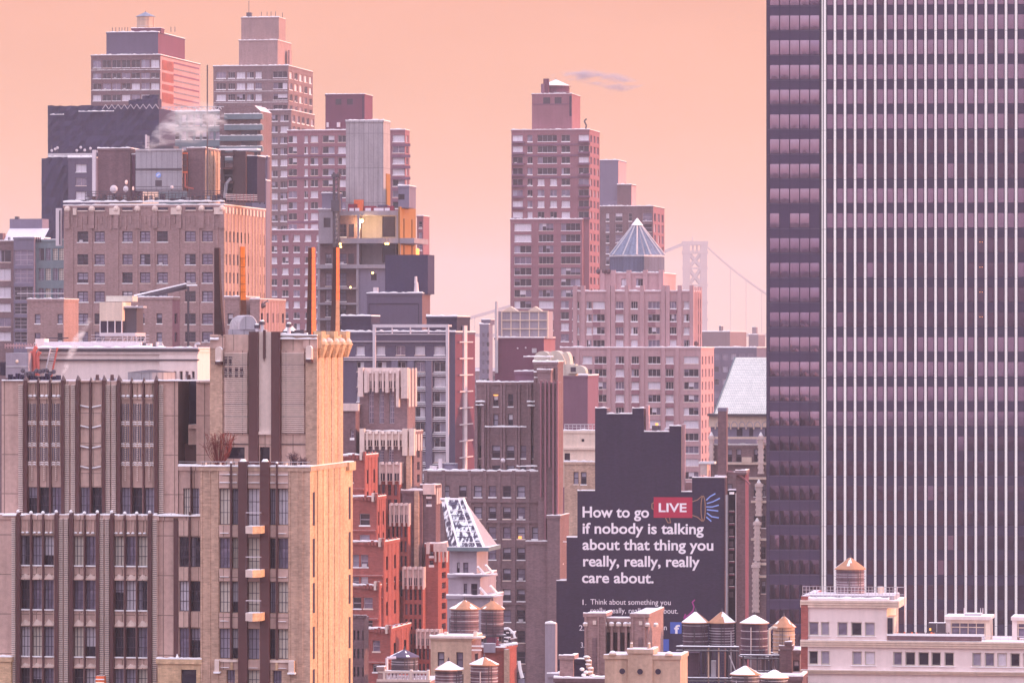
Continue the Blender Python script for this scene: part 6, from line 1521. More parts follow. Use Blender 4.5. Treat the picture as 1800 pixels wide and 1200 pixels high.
# roof bits of the tower
mb = MB(); ua, ub = b.U(402, 5), b.U(448, 5); cz = b.Z(585, 5); n = 12; L0, L1 = 4.6, 9
um = b.U(432, 5); r_ = .8
pr = [(-r_*cos(pi*i/n), 1.15*sin(pi*i/n)**.8) for i in range(n+1)]
z0 = b.Z(579, 5); c0 = b.U(438, 5)
for (a, z), (a2, z2) in zip(pr, pr[1:]): mb.poly(((c0 + a, 4.6, z0 + z), (c0 + a2, 4.6, z0 + z2), (c0 + a2 - 1.9, 9, z0 + z2), (c0 + a - 1.9, 9, z0 + z)), 'metal_light')
mb.poly([(c0 + a, 4.6, z0 + z) for a, z in reversed(pr)], 'metal_grey')
mb.box(c0 - 1.8, c0 + .9, 4.8, 8, z0 - 1.2, z0, 'metal_grey')
for k in range(6): mb.path([(c0 + a*1.02 - 1.9*k/6, 4.6 + 4.4*k/6, z0 + z*1.03) for a, z in pr], .05, 'metal_light', 4)
on(b, mb, 'roof_hood', 'rounded ribbed metal hood on the tower roof between the left horns', 'roof hood')
for i, (x, lb) in enumerate([(452, 'snow-dusted dark vent right of the metal hood'), (461, 'taller snow-dusted dark vent behind the centre fin'), (508, 'lone snow-dusted vent near the right pair of horns')]):
    mb = MB(); v = 4.0; zr_ = b.Z(588, v); zt_ = b.Z((572, 566, 570)[i], v); cu = b.U(x, v); mb.cyl(cu, v, zr_, zt_ - .25, .16, .16, 'metal_light', 8); mb.cyl(cu, v, zt_ - .25, zt_ + .05, .26, .26, 'metal_dark', 10, mtop='snow'); mb.ball((cu, v, zt_ + .06), .2, 'snow', 8, 4, .6)
    on(b, mb, 'roof_vent', lb, 'vent', 'vents on the horned tower')
mb = MB(); mb.box(b.U(497, 5), b.U(534, 5), 5, 7, b.Z(590, 5), b.Z(580, 5), 'metal_dark', top='snow'); mb.prism([(b.U(500, 5), 4.5, b.Z(582, 5)), (b.U(518, 5), 4.5, b.Z(582, 5)), (b.U(518, 5), 6, b.Z(582, 5)), (b.U(500, 5), 6, b.Z(582, 5))], [(b.U(508, 5), 5, b.Z(570, 5))]*2 + [(b.U(508, 5), 5.6, b.Z(570, 5))]*2, 'snow'); on(b, mb, 'roof_hatch', 'snowy peaked hatch beside the right pair of horns', 'hatch')
mb = MB(); mb.rod((b.U(515.5, 6), 6, b.Z(590, 6)), (b.U(515.5, 6), 6, b.Z(568, 6)), .15, 'metal_dark') if False else None

def twigs(name, label, cat, px, py, wpx, hpx, v, m, n, seed, grp=None):
    mb = MB(); r = random.Random(seed); m_ = b.D / F; base = (b.U(px, v), v, b.Z(py, v))
    for i in range(n):
        a = r.uniform(-1, 1); x = base[0] + a*wpx*m_*.25; h = hpx*m_*r.uniform(.55, 1.0); tip = (base[0] + a*wpx*m_*.5, v + r.uniform(-.5, .5), base[2] + h)
        mid = (x*.6 + tip[0]*.4, v + r.uniform(-.2, .2), base[2] + h*.5); mb.path([(base[0] + a*.3, v, base[2]), mid, tip], .022, m, 3)
        for k in range(3):
            s_ = r.uniform(.4, .95); p = tuple(mid[j] + (tip[j]-mid[j])*s_ for j in range(3)); mb.rod(p, (p[0] + r.uniform(-.4, .4), p[1] + r.uniform(-.3, .3), p[2] + r.uniform(.05, .4)), .014, m, 3)
    on(b, mb, name, label, cat, grp)
twigs('bare_shrub', 'russet bare shrub glowing in the corner of the tower terrace', 'shrub', 385, 816, 56, 58, .9, 'shrub_red', 70, 3)
twigs('bare_shrub', 'small grey bare shrub at the right of the tower terrace, taller one', 'shrub', 516, 817, 14, 22, .7, 'bare_twig', 26, 5, 'small shrubs on the terrace')
twigs('bare_shrub', 'low spreading bare shrub right of the taller one on the terrace', 'shrub', 533, 817, 16, 12, .7, 'bare_twig', 22, 6, 'small shrubs on the terrace')
mb = MB(); b.pxbox(mb, 398, 429, 785, 797, 2.75, .1, 'lamp_warm'); o = on(b, mb, 'lit_soffit', 'warm lit ceiling inside the wide dark opening of the tower terrace', 'lit window')
mb = MB(); b.pxbox(mb, 168, 183, 1185, 1200, -.35, .6, 'orange_bright', top='snow'); b.pxbox(mb, 168, 183, 1190, 1192, -.4, .1, 'snow'); b.pxbox(mb, 168, 183, 1196, 1198, -.4, .1, 'snow'); on(b, mb, 'orange_bin', 'orange snow-striped box hanging at the bottom edge between fins', 'box')
mb = MB(); 
for k in range(14): x = 14 + k*6.5; b.pxbox(mb, x, x + 4.5, random.uniform(655, 662), 668, 8.5, .8, 'wall_black'); 
for k in range(10): x = 40 + k*6; mb.ball((b.U(x, 8), 8, b.Z(random.uniform(650, 659), 8)), .22, 'metal_dark', 6, 4)
on(b, mb, 'roof_clutter', 'row of black rooftop condensers behind the left end of the finned parapet', 'condensers')
for i, (x, lb) in enumerate([(171, 'small brown-capped vent left of its twin behind the finned parapet'), (197, 'small brown-capped vent right of its twin behind the finned parapet'), (332, 'small dark cone vent behind the dark recess')]):
    mb = MB(); mb.cyl(b.U(x, 7), 7, b.Z(670, 7), b.Z(658, 7), .2, .14, 'brown_fin', 8, mtop='snow'); b.pxbox(mb, x - 6, x + 6, 664, 669, 7.2, .8, 'metal_light', top='snow'); on(b, mb, 'roof_vent', lb, 'vent', 'vents behind the finned parapet')

# ================================================================ Y: pale pink rendered block lower right
b = Bld('pale_rendered_block', 'pale pink rendered block with snowy string courses and a red brick edge, lower right', 'building', 1408, 500, 10)
def course(mb, x0, x1, y0, y1, v0, d, m='cream'):
    n = 3; h = (y1-y0)/n
    for i in range(n): b.pxbox(mb, x0, x1, y0 + i*h, y0 + (i+1)*h - .35, v0 - .3 + .1*i, d + .3 - .1*i, m, top='snow' if i == 0 else None)
b.block(1420, 1559, 1052, 1132, v0=1.2, xr=1579, m='pink_white', side='cream', snow=.12, name='upper_wall', reveal=.25, fw=[([(1421.5, 1439), (1443, 1458)], [(1092, 1116)], 'beige'), ([(1472, 1490), (1496, 1515), (1520, 1538)], [(1092, 1116)], 'beige')])
b.block(1420, 1880, 1126, v0=.9, d=12, m='pink_white', name='wall', snow=.12, reveal=.25,
        fw=[([(1421.5, 1438), (1443, 1458.5), (1498, 1515), (1520, 1538.5)], [(1143, 1167), (1199, 1225)], 'beige'),
            ([(1570, 1586), (1591, 1609), (1614, 1633), (1637, 1654), (1660, 1677)], [(1143, 1167), (1199, 1225)], 'beige'),
            ([(1709, 1725), (1731, 1748), (1753, 1770), (1776, 1793), (1798, 1815)], [(1143, 1167), (1199, 1225)], 'beige')])
mb = MB(); b.block(1408, 1420, 1047, v0=.9, d=13, m='brick_red', mb=mb, snow=0); b.part(mb, 'brick_edge')
mb = MB(); course(mb, 1406.5, 1580, 1054, 1067, 1.0, 8); course(mb, 1406.5, 1880, 1124, 1136, .7, 4); course(mb, 1407, 1880, 1176, 1183, .7, 1)
b.part(mb, 'string_course')
mb = MB()
for x0, x1, y in ((1420, 1460, 1117), (1470, 1540, 1117), (1420, 1460, 1168.5), (1496, 1541, 1168.5), (1568, 1679, 1168.5), (1707, 1880, 1168.5)): b.snowbar(mb, x0, x1, y, .75 if y > 1130 else 1.0, .07, .2)
b.snowbar(mb, 1420, 1562, 1052, 1.1, .22, 2.5); b.part(mb, 'sill_snow')
mb = MB(); b.pxbox(mb, 1417, 1572, 1045, 1053, 2.2, 6, 'metal_grey', top='snow_roof'); b.part(mb, 'roof_slab')
mb = MB()
for y in (1030, 1036, 1042): mb.rod((b.U(1411, 1.5), 1.5, b.Z(y, 1.5)), (b.U(1576, 1.5), 1.5, b.Z(y, 1.5)), .022, 'metal_light', 4)
for k in range(28): x = 1411 + k*6.1; mb.rod((b.U(x, 1.5), 1.5, b.Z(1052, 1.5)), (b.U(x, 1.5), 1.5, b.Z(1029.5, 1.5)), .025, 'metal_light', 4)
for y in (1030, 1043, 1061): mb.rod((b.U(1575, 4), 4, b.Z(y, 4)), (b.U(1590, 4), 4, b.Z(y, 4)), .03, 'metal_light', 4)
for x in (1577, 1590): mb.rod((b.U(x, 4), 4, b.Z(1112, 4)), (b.U(x, 4), 4, b.Z(1029, 4)), .05, 'metal_light', 4)
b.part(mb, 'railing')
mb = MB(); b.pxbox(mb, 1559, 1572, 1082, 1112, 1.0, 3, 'cream'); b.pxbox(mb, 1560, 1569, 1084, 1112, .9, .2, 'glass_dark'); b.pxbox(mb, 1559, 1730, 1111, 1115, .9, .4, 'snow'); b.pxbox(mb, 1560, 1725, 1114, 1123, .95, .5, 'brick_dusk'); b.pxbox(mb, 1725, 1880, 1113, 1114, .95, .05, 'steel_white')
for x in range(1730, 1880, 14): b.pxbox(mb, x, x + .5, 1113, 1125, .95, .04, 'steel_white')
b.part(mb, 'terrace_parapet')
for x0, x1, xr in ((1662, 1740, 1745), (1779, 1850, 1860)):
    mb = MB(); b.block(x0, x0 + 9, 1083, 1126, v0=4, d=4, m='pink_white', mb=mb, snow=0); b.block(x1 - 8, x1, 1083, 1126, v0=4, d=4, m='cream', mb=mb, snow=0)
    b.pxbox(mb, x0 - 2, x1 + 2, 1080, 1086, 3.7, 5, 'pink_white', top='snow'); b.pxbox(mb, x0 + 9, x1 - 8, 1086, 1092, 4.05, 3, 'cream'); b.pxbox(mb, x0 + 9, x1 - 8, 1092, 1116, 4.4, .1, 'glass_mid')
    for k in range(5): x = x0 + 10 + k*(x1 - x0 - 20)/4; b.pxbox(mb, x, x + 1.3, 1092, 1116, 4.2, .15, 'cream', )
    b.pxbox(mb, x0 + 9, x1 - 8, 1098, 1099.5, 4.2, .14, 'cream')
    b.pxbox(mb, x0 + 34, x0 + 62, 1075, 1080, 5, 2, 'metal_light', top='snow')
    for x in (x0 + 32, x0 + 61, x0 + 65): b.pxbox(mb, x, x + 1.2, 1065, 1080, 5.5, .15, 'steel_white')
    b.part(mb, 'dormer')
b.finish(); YB = b
mb = MB(); mb.box(0, 1.75, 0, 1.2, 0, 1.15, 'metal_dark', top='snow'); mb.box(.1, .28, -.03, .0, .35, .6, 'lamp_warm'); mb.box(.85, .9, -.03, 0, .1, 1.05, 'metal_light')
thing(mb, 'terrace_cabinet', 'dark metal cabinet on the snowy terrace left of the first dormer', 'cabinet', at(b, b.U(1632, 2), 2, b.Z(1111, 2)), None, -R(10))
mb = MB(); mb.cyl(0, 0, 0, .7, .32, .32, 'cream', 12, mtop='snow'); thing(mb, 'roof_drum', 'small cream drum beside the tank on the pale block roof', 'drum', at(b, b.U(1548, 4), 4, b.Z(1041, 4)))
mb = MB(); r = random.Random(3)
for k in range(26): x = 1560 + k*4.3; mb.ball((b.U(x, 1.8), 1.8, b.Z(1110, 1.8)), r.uniform(.07, .15), 'orange_bright' if r.random() < .3 else 'bare_twig', 6, 4)
on(b, mb, 'planter_row', 'row of withered plants along the snowy terrace edge', 'planters')
tank('brown wooden tank with a tan cone roof on the pale rendered block', 1494.5, 25.5, 978, 1000, 1043, 506, 'wood_tank', 'roof_tan', .25, group='roof tanks', hoops=9)

# ================================================================ Z: lower middle group
tank('left of the two plum tanks side by side in front of the painted wall', 1222.5, 22.5, 1073, 1094, 1134, 512, 'wood_tank_dark', 'snow', .62, legs=50, group='roof tanks', hoops=8)
tank('right of the two plum tanks side by side in front of the painted wall', 1269, 22, 1073, 1094, 1134, 512, 'wood_tank_dark', 'snow', .55, legs=50, group='roof tanks', hoops=8)
tank('plum tank standing alone right of the side by side pair', 1326, 24, 1079, 1095, 1152, 530, 'wood_tank_dark', 'snow', .9, legs=40, group='roof tanks', hoops=8)
tank('pale wooden tank with a tan pointed roof beside the red-edged block', 1378, 20, 1081, 1102, 1146, 540, 'wood_tank_pale', 'roof_tan', .45, legs=30, group='roof tanks', hoops=6)
tank('left tank with a clean tan cone above the cream-tan block', 817, 25.5, 1053, 1070, 1115, 500, 'wood_tank', 'roof_tan', .12, legs=14, group='roof tanks', hoops=8)
tank('right tank with a snow-edged tan cone above the cream-tan block', 865.5, 20.5, 1054, 1070, 1114, 505, 'wood_tank', 'roof_tan', .35, legs=14, group='roof tanks', hoops=8)
tank('low snow-coned tank cut by the bottom edge, left of two', 788.5, 24.5, 1160, 1177, 1206, 440, 'wood_tank', 'snow', .95, legs=30, group='roof tanks', hoops=5)
tank('low snow-coned tank cut by the bottom edge, right of two', 851, 24.5, 1153, 1168, 1206, 440, 'wood_tank', 'snow', .9, legs=30, group='roof tanks', hoops=6)
tank('grey tank with a dark slate cone behind the balustrade at bottom', 711, 24, 1140, 1154, 1178, 470, 'metal_dark', 'slate', .15, legs=30, group='roof tanks', hoops=5)
tank('small snow-covered cone tank at the bottom, left of the last one', 1310, 25, 1168, 1185, 1206, 470, 'metal_dark', 'snow', .97, legs=30, group='roof tanks', hoops=3)
tank('small snow-covered cone tank at the bottom nearest the pale block', 1361, 24, 1175, 1191, 1212, 465, 'metal_dark', 'snow', .97, legs=30, group='roof tanks', hoops=3)
# steel stand with snowy platform under the plum tanks
b = Bld('tank_stand', 'black steel stand with snowy platform rails under the plum tanks', 'steel stand', 1186, 506, 8)
mb = MB()
for y in (1135, 1142, 1190, 1195): b.pxbox(mb, 1188, 1298, y, y + 2, -.3, 1.2, 'metal_dark', top='snow')
for x in (1200, 1244, 1262, 1280, 1296): b.pxbox(mb, x, x + 2.6, 1136, 1260, 0, .16, 'metal_dark' if x not in (1244, 1262) else 'wood_tank_pale')
mb.rod((b.U(1282, 0), 0, b.Z(1150)), (b.U(1298, 0), 0, b.Z(1190)), .07, 'metal_light'); b.pxbox(mb, 1201, 1228, 1146, 1192, 1.6, 1.6, 'wood_tank_dark'); b.pxbox(mb, 1250, 1258, 1160, 1190, .5, .6, 'metal_grey', top='snow'); b.part(mb, 'frame')
b = Bld('tank_stand', 'black steel stand with snow rims under the lone plum tank and the pale tank', 'steel stand', 1300, 526, 8)
mb = MB()
for y in (1150, 1156, 1178): b.pxbox(mb, 1300 if y == 1150 else 1307, 1371, y, y + 2, -.3, 1.0, 'metal_dark', top='snow')
for x in (1305, 1330, 1342, 1352, 1368): b.pxbox(mb, x, x + 2.4, 1152, 1260, 0, .16, 'metal_dark')
b.part(mb, 'frame')
mb = MB(); mb.path([(0, 0, 0), (0, 0, 3.4), (.4, 0, 3.7), (.9, 0, 3.6)], .16, 'duct_cream', 8); thing(mb, 'gooseneck_pipe', 'cream gooseneck pipe hugging the pale tank', 'pipe', wp(1352, 1160, 534))
b = Bld('brick_building', 'small brown roof house with a rubble chimney between the tanks and the red-edged block', 'building', 1370, 520, 8)
b.block(1370, 1406, 1143, v0=1, d=8, m='brick_brown', snow=.15, fw=[([(1394, 1407 - 2)], [(1160, 1180)], 'dhd')]); mb = MB(); b.block(1371, 1392, 1135, v0=.2, d=2, m='brick_brown', mb=mb, snow=.1); b.block(1381, 1390, 1128, v0=.1, d=1.5, m='brick_dusk', mb=mb, snow=.1); b.part(mb, 'chimney'); b.finish()
b = Bld('brick_building', 'low dark red brick house peeking over the bottom edge under the snow cone tanks', 'building', 1290, 490, 8)
b.block(1290, 1410, 1188, v0=2, d=6, m='brick_dusk', snow=.3); b.finish()

# twin-pier stone building
b = Bld('twin_pier_building', 'taupe stone top with two square piers, knobbed columns and dark slots, before the painted wall', 'building', 1027, 530, 9)
TP = 'brick_taupe'
b.block(1027, 1064, 1078, v0=.3, d=5, m=TP, snow=.14, name='left_pier'); b.block(1109, 1140, 1078, v0=.3, xr=1166, m=TP, snow=.14, name='right_pier')
b.block(1060, 1112, 1086, v0=1.2, d=4, m=TP, snow=.14, name='centre_wall', fw=[([(1065, 1073), (1077, 1085.5), (1089.5, 1098), (1102, 1108)], [(1110, 1168)], 'black')], reveal=.5)
mb = MB()
for x in (1060, 1073, 1085.5, 1098, 1107): 
    b.pxbox(mb, x, x + 4, 1100, 1175, .75, .5, TP); cu = (b.U(x, .9) + b.U(x + 4, .9))/2; mb.cyl(cu, .85, b.Z(1100), b.Z(1096), .30, .34, 'stone_light', 10); mb.ball((cu, .85, b.Z(1095)), .3, 'snow', 10, 5, .55)
for x in (1029, 1138, 1153):  cu = b.U(x, .2); mb.cyl(cu, .2, b.Z(1100), b.Z(1096), .24, .30, 'stone_light', 10); mb.ball((cu, .2, b.Z(1095)), .27, 'snow', 10, 5, .55)
for x in (1042, 1123): b.pxbox(mb, x, x + 6, 1090, 1097, .15, .2, 'stone_light'); b.pxbox(mb, x - 1, x + 7, 1120, 1180, .2, .15, 'brick_brown')
for x in (1028, 1050, 1061, 1110, 1131): b.pxbox(mb, x, x + 3, 1080, 1260, .1, .25, TP)
b.part(mb, 'column'); b.finish()
b = Bld('tan_block', 'tan rendered block with three round portholes and ball finials at the bottom centre', 'building', 1063, 480, 9)
b.block(1063, 1196, 1151, v0=1, d=6, m='cream_block', snow=.12, name='wall')
b.block(1104, 1147, 1141, v0=.7, d=4, m='cream_block', snow=.12, name='centre_bay')
mb = MB()
for x in (1093, 1125, 1156):
    cu, cz, v = b.U(x, .6), b.Z(1179, .6), .62; vv = .62 if x == 1125 else .95
    mb.prism([(cu + .36*cos(2*pi*i/20), vv + .04, cz + .36*sin(2*pi*i/20)) for i in range(20)], [(cu + .36*cos(2*pi*i/20), vv, cz + .36*sin(2*pi*i/20)) for i in range(20)], 'cream_block')
    mb.prism([(cu + .29*cos(2*pi*i/20), vv, cz + .29*sin(2*pi*i/20)) for i in range(20)], [(cu + .29*cos(2*pi*i/20), vv - .02, cz + .29*sin(2*pi*i/20)) for i in range(20)], 'dark_gap')
b.part(mb, 'porthole')
mb = MB()
for x, y in ((1110, 1140), (1141, 1140), (1077, 1150), (1176, 1150)): 
    cu, v = b.U(x, 1), 1.0; z = b.Z(y, 1); s_ = .8 if y == 1140 else 1.2
    mb.cyl(cu, v, z, z + .15, .35*s_, .30*s_, 'cream_block', 12); mb.cyl(cu, v, z + .15, z + .6/s_, .16, .10, 'cream_block', 10) if y == 1140 else None; mb.ball((cu, v, z + (.62 if y == 1140 else .22)), .13 if y == 1140 else .33, 'snow', 10, 5, .6 if y != 1140 else 1)
b.part(mb, 'finial'); b.finish()
b = Bld('brown_roof_house', 'brown roof box beside a stair of snow-capped steps left of the portholed block', 'roof house', 981, 495, 9)
b.block(984, 1008, 1152, v0=2, d=3, m=TP, snow=.12); b.block(1008, 1030, 1158, v0=2.5, d=3, m='wall_black', snow=.05, name='dark_wall'); 
mb = MB()
for k in range(8): 
    x = 1031 + (k % 2)*2 + k*1.6; y = 1153 + k*6.5; mb.ball((b.U(x, 1.5), 1.5, b.Z(y, 1.5)), .34, 'snow', 10, 5, .4); b.pxbox(mb, x - 4, x + 4, y + 1, y + 6, 1.3, .6, 'brick_tan')
for x, y in ((1023, 1175), (1030, 1180), (1026, 1185)): mb.ball((b.U(x, 1), 1, b.Z(y, 1)), .26, 'snow', 8, 5, .7)
b.part(mb, 'step')
b.block(963, 981, 1184, v0=1.5, d=3, m='plaster_grey', snow=.12, name='low_wall'); b.block(975, 1063, 1192, v0=.5, d=5, m='brick_dusk', snow=.3, name='base_wall'); b.finish()

# cream-tan penthouse and brown roof behind the low tanks
b = Bld('cream_tan_block', 'cream-tan rendered block with two tall dark windows under the twin tanks', 'building', 757, 480, 10)
b.block(757, 829, 1118, v0=0, xr=846, m='cream_block', snow=.15, fw=[([(769, 781), (802, 814)], [(1145, 1172)], 'dhd')], side='brick_brown', rw=[(1, .3, [(1150, 1175)], 'slit')])
mb = MB(); b.pxbox(mb, 755, 847, 1118, 1121, -.3, 2, 'stone_light', top='snow'); b.pxbox(mb, 780, 786, 1110, 1118, .3, .6, 'cream', top='snow'); b.pxbox(mb, 832, 838, 1109, 1118, .3, .6, 'cream', top='snow')
for y in (1133, 1140): b.pxbox(mb, 829, 846, y, y+2, -.2, .3, 'snow')
b.part(mb, 'coping'); b.finish()
b = Bld('brick_building', 'rust brick roof house with tangled snowy pipes right of the cream-tan block', 'building', 842, 515, 10)
b.block(842, 886, 1138, v0=1, xr=908, m='brick_red', snow=.25, name='wall'); b.block(850, 871, 1112, v0=2, d=3, m='maroon_wall', snow=.15, name='roof_box'); b.block(886, 893, 1140, v0=.4, d=1, m='brick_tan', snow=0, name='pier')
mb = MB(); r = random.Random(9)
for k in range(16): x = r.uniform(872, 900); y = r.uniform(1110, 1134); mb.rod((b.U(x, 2), 2 + r.random(), b.Z(y, 2)), (b.U(x + r.uniform(4, 14), 2), 2 + r.random(), b.Z(y + r.uniform(-3, 3), 2)), .07, r.choice(['snow', 'metal_dark', 'metal_light', 'metal_dark']))
mb.path([(b.U(x, 1.5), 1.5, b.Z(y, 1.5)) for x, y in ((886, 1104), (894, 1103), (903, 1112), (905, 1120))], .13, 'snow'); mb.path([(b.U(x, 1.5), 1.5, b.Z(y, 1.5)) for x, y in ((881, 1134), (910, 1130))], .13, 'snow')
mb.path([(b.U(x, 1), 1, b.Z(y, 1)) for x, y in ((912, 1160), (914, 1175), (918, 1190))], .2, 'snow'); b.pxbox(mb, 850, 870, 1130, 1146, .5, .6, 'plaster_grey', top='snow')
b.part(mb, 'roof_pipes'); b.finish()
# balustraded block
b = Bld('balustraded_block', 'taupe roof block edged with a snowy stone balustrade at the bottom left of centre', 'building', 661, 465, 9)
b.block(661, 755, 1196, v0=0, d=8, m=TP, snow=0); b.block(664, 674, 1172, 1200, v0=.1, d=1, m=TP, snow=.1, name='post')
mb = MB(); b.pxbox(mb, 664, 754, 1178, 1182, 0, .5, 'stone_light', top='snow'); b.pxbox(mb, 662, 756, 1193, 1197, -.05, .7, 'stone_light')
for k in range(13): x = 674 + k*6.4; cu = b.U(x, .2); mb.cyl(cu, .25, b.Z(1194), b.Z(1188), .09, .17, 'steel_white', 8); mb.cyl(cu, .25, b.Z(1188), b.Z(1182), .17, .07, 'steel_white', 8)
for x in (673, 720, 750): b.pxbox(mb, x, x+4, 1176, 1194, -.02, .5, 'stone_light', top='snow')
b.part(mb, 'balustrade'); b.finish()
mb = MB(); mb.path([(0, 0, -2), (0, 0, .9), (.9, 0, .95)], .14, 'steel_white', 8); thing(mb, 'vent_pipe', 'white bent pipe at the left of the slate-coned tank', 'pipe', wp(680, 1172, 468))
# things on the roof of the wide brown brick block
b = DECO
for i, (x, y, h, lb) in enumerate([(774, 812, 3.0, 'white pipe vent, tallest on the wide brown brick roof'), (762, 824, 1.0, 'white snowy box vent left of the tall white pipe on the brown brick roof')]):
    mb = MB(); v = 2.0; z = b.Z(829, v); mb.cyl(b.U(x, v), v, z, z + (829 - y + 6)*.082, .3 if i == 0 else .55, .3 if i == 0 else .55, 'steel_white', 10, mtop='snow'); on(b, mb, 'roof_vent', lb, 'vent', 'vents on the brown brick roof')
mb = MB(); v = 3; mb.cyl(b.U(791, v), v, b.Z(829, v), b.Z(816, v), 1.1, 1.15, 'slate_light', 18); mb.cyl(b.U(791, v), v, b.Z(816, v), b.Z(814, v), 1.25, 1.2, 'slate', 18, mtop='snow'); on(b, mb, 'round_tank', 'squat grey drum on the wide brown brick roof', 'tank')
mb = MB(); mb.ball((b.U(884, -1), -1, b.Z(808)), .35, 'steel_white', 10, 6); mb.rod((b.U(884, -1), -1, b.Z(808)), (b.U(884, 5), 4.9, b.Z(810)), .06, 'metal_dark'); on(b, mb, 'wall_dish', 'round white dish on the finned brown brick wall', 'satellite dish')
mb = MB(); b.pxbox(mb, 870, 879, 693, 695.5, 4.9, .2, 'lamp_glow') if False else b.pxbox(mb, 867.5, 875.5, 693, 695, 5.05, .12, 'lamp_warm'); on(b, mb, 'window_lamp', 'lit lamp strip at the top of a dark window in the finned brown brick wall', 'lamp')
mb = MB(); b.pxbox(mb, 911, 917, 941, 947, .12, .1, 'lamp_warm'); on(b, mb, 'window_lamp', 'small orange lampshade glowing in a window of the wide brown brick block', 'lamp')

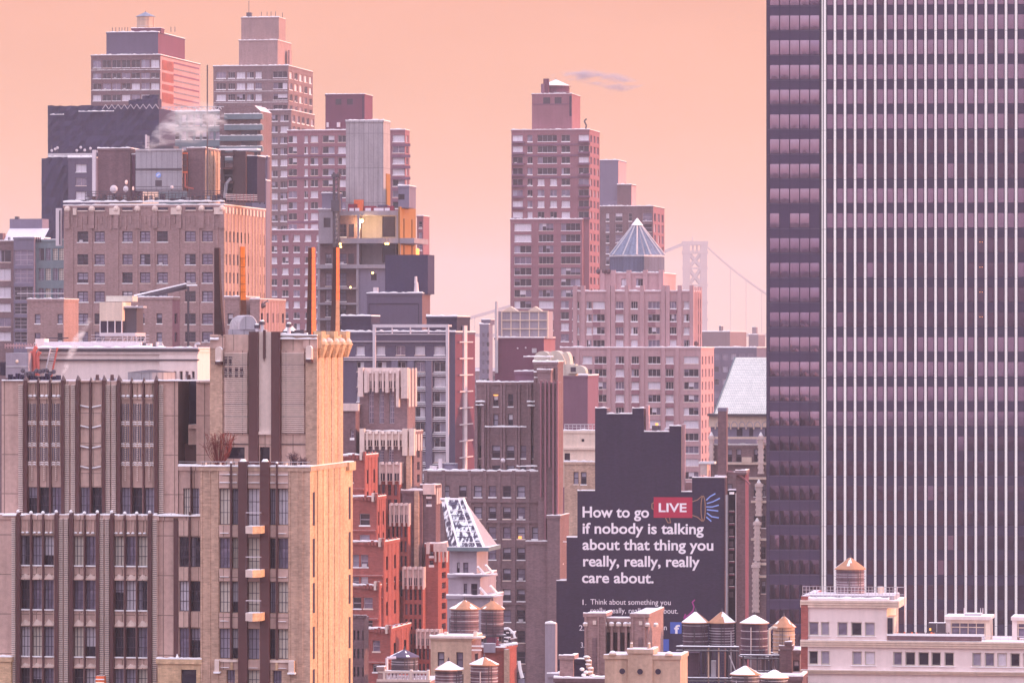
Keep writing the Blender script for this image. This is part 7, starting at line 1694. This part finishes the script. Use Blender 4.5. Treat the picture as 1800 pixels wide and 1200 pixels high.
# ================================================================ steam and smoke
def plume(name, label, pts, D, dens, col, seed, drift=1.0, tilt=0.0):
    """a soft body of vapour: a chain of overlapping lumps with a noisy volume"""
    mb = MB(); n = 16; r = random.Random(seed); m_ = D / F
    P_ = [wp(x, y, D) for x, y, _ in pts]; o0 = P_[0]; P_ = [tuple(p[k] - o0[k] for k in range(3)) for p in P_]; rr = [q[2]*m_*1.25 for q in pts]
    rings = []
    for i, p in enumerate(P_):
        a = P_[max(0, i-1)]; c = P_[min(len(P_)-1, i+1)]; d = (c[0]-a[0], 0, c[2]-a[2]); L = math.hypot(d[0], d[2]); d = (d[0]/L, 0, d[2]/L); x_ = (d[2], 0, -d[0]); 
        rings.append([(p[0] + x_[0]*rr[i]*cos(2*pi*k/n), rr[i]*1.2*sin(2*pi*k/n), p[2] + x_[2]*rr[i]*cos(2*pi*k/n)) for k in range(n)])
    for a, c in zip(rings, rings[1:]): mb.prism(a, c, name + '_vapour', cap=False)
    mb.poly(list(reversed(rings[0])), name + '_vapour'); mb.poly(rings[-1], name + '_vapour')
    m = bpy.data.materials.new(name + '_vapour'); m.use_nodes = True; t = m.node_tree; t.nodes.clear(); nn = t.nodes; l = t.links
    o_ = nn.new('ShaderNodeOutputMaterial'); pv = nn.new('ShaderNodeVolumePrincipled'); pv.inputs['Color'].default_value = (*col, 1); pv.inputs['Anisotropy'].default_value = .2
    tc_ = nn.new('ShaderNodeTexCoord'); sx = nn.new('ShaderNodeSeparateXYZ'); l.new(tc_.outputs['Object'], sx.inputs[0])
    def M(op, a, c, clamp=False):
        k = nn.new('ShaderNodeMath'); k.operation = op; k.use_clamp = clamp
        for ii, ss in enumerate((a, c)):
            if isinstance(ss, (int, float)): k.inputs[ii].default_value = ss
            else: l.new(ss, k.inputs[ii])
        return k.outputs[0]
    X0, X1 = P_[0][0] - rr[0], P_[-1][0] + rr[-1]; Z0 = min(p[2] for p in P_) - 1; Z1 = max(p[2] for p in P_) + 1; RM = max(rr)
    t01 = M('MULTIPLY', M('SUBTRACT', sx.outputs[0], X0), 1/(X1-X0), True)
    cr = nn.new('ShaderNodeValToRGB'); e = cr.color_ramp
    while len(e.elements) < len(P_): e.elements.new(.5)
    for el, p, r_ in zip(e.elements, P_, rr): el.position = (p[0]-X0)/(X1-X0); el.color = ((p[2]-Z0)/(Z1-Z0), r_/RM, 0, 1)
    l.new(t01, cr.inputs[0]); s2 = nn.new('ShaderNodeSeparateColor'); l.new(cr.outputs[0], s2.inputs[0])
    zc = M('ADD', M('MULTIPLY', s2.outputs[0], Z1-Z0), Z0); rad = M('MAXIMUM', M('MULTIPLY', s2.outputs[1], RM), .2)
    dz = M('SUBTRACT', sx.outputs[2], zc); d2 = M('ADD', M('MULTIPLY', dz, dz), M('MULTIPLY', sx.outputs[1], sx.outputs[1]))
    fall = M('SUBTRACT', 1.0, M('DIVIDE', d2, M('MULTIPLY', rad, rad)), True)
    q = nn.new('ShaderNodeTexNoise'); q.inputs['Scale'].default_value = .8 / drift; q.inputs['Detail'].default_value = 5; q.inputs['Distortion'].default_value = .6
    mp = nn.new('ShaderNodeMapping'); mp.inputs['Rotation'].default_value = (0, tilt, 0); mp.inputs['Scale'].default_value = (.45, 1, 1.3); l.new(tc_.outputs['Object'], mp.inputs[0]); l.new(mp.outputs[0], q.inputs['Vector'])
    nz = M('MAXIMUM', M('MULTIPLY', M('SUBTRACT', q.outputs['Fac'], .47), 9.0), 0.0)
    l.new(M('MULTIPLY', M('MULTIPLY', nz, fall), dens), pv.inputs['Density']); l.new(pv.outputs[0], o_.inputs['Volume']); MATS[name + '_vapour'] = m
    t_ = thing(mb, name, label, 'steam' if 'steam' in name else 'smoke', o0); t_['kind'] = 'stuff'; return t_
plume('steam_plume', 'pale steam drifting right from the grey cooling unit on the tan block roof', [(258, 264, 8), (268, 248, 15), (285, 232, 21), (312, 220, 27), (345, 214, 33), (378, 212, 24), (400, 212, 6)], 880, .34, (1, .97, .97), 1, 1.0, .5)
plume('steam_wisp', 'thin steam leaning right above the slanting pink ladder', [(108, 664, 8), (118, 635, 14), (130, 608, 16), (144, 585, 13), (160, 560, 6)], 553, .7, (1, .95, .95), 2, .7, .9)
plume('smoke_wisp', 'flat grey smoke trailing right from the tall red-brown tower', [(962, 137, 3), (985, 133, 8), (1015, 131, 11), (1045, 136, 13), (1070, 144, 16), (1100, 147, 13), (1130, 148, 4)], 1425, .34, (.6, .56, .66), 3, 2.4)

# ================================================================ haze
mb = MB(); mb.box(-4300, 4300, -3100, 9300, -1.0, 260.0, 'snow'); hz_ = mb.build('haze'); hz_['kind'] = 'stuff'
m = bpy.data.materials.new('haze'); m.use_nodes = True; t = m.node_tree; t.nodes.clear()
o_ = t.nodes.new('ShaderNodeOutputMaterial'); pv = t.nodes.new('ShaderNodeVolumePrincipled')
pv.inputs['Color'].default_value = (.90, .85, .97, 1); pv.inputs['Density'].default_value = HAZE; pv.inputs['Anisotropy'].default_value = 0.0
t.links.new(pv.outputs[0], o_.inputs['Volume']); hz_.data.materials.clear(); hz_.data.materials.append(m)
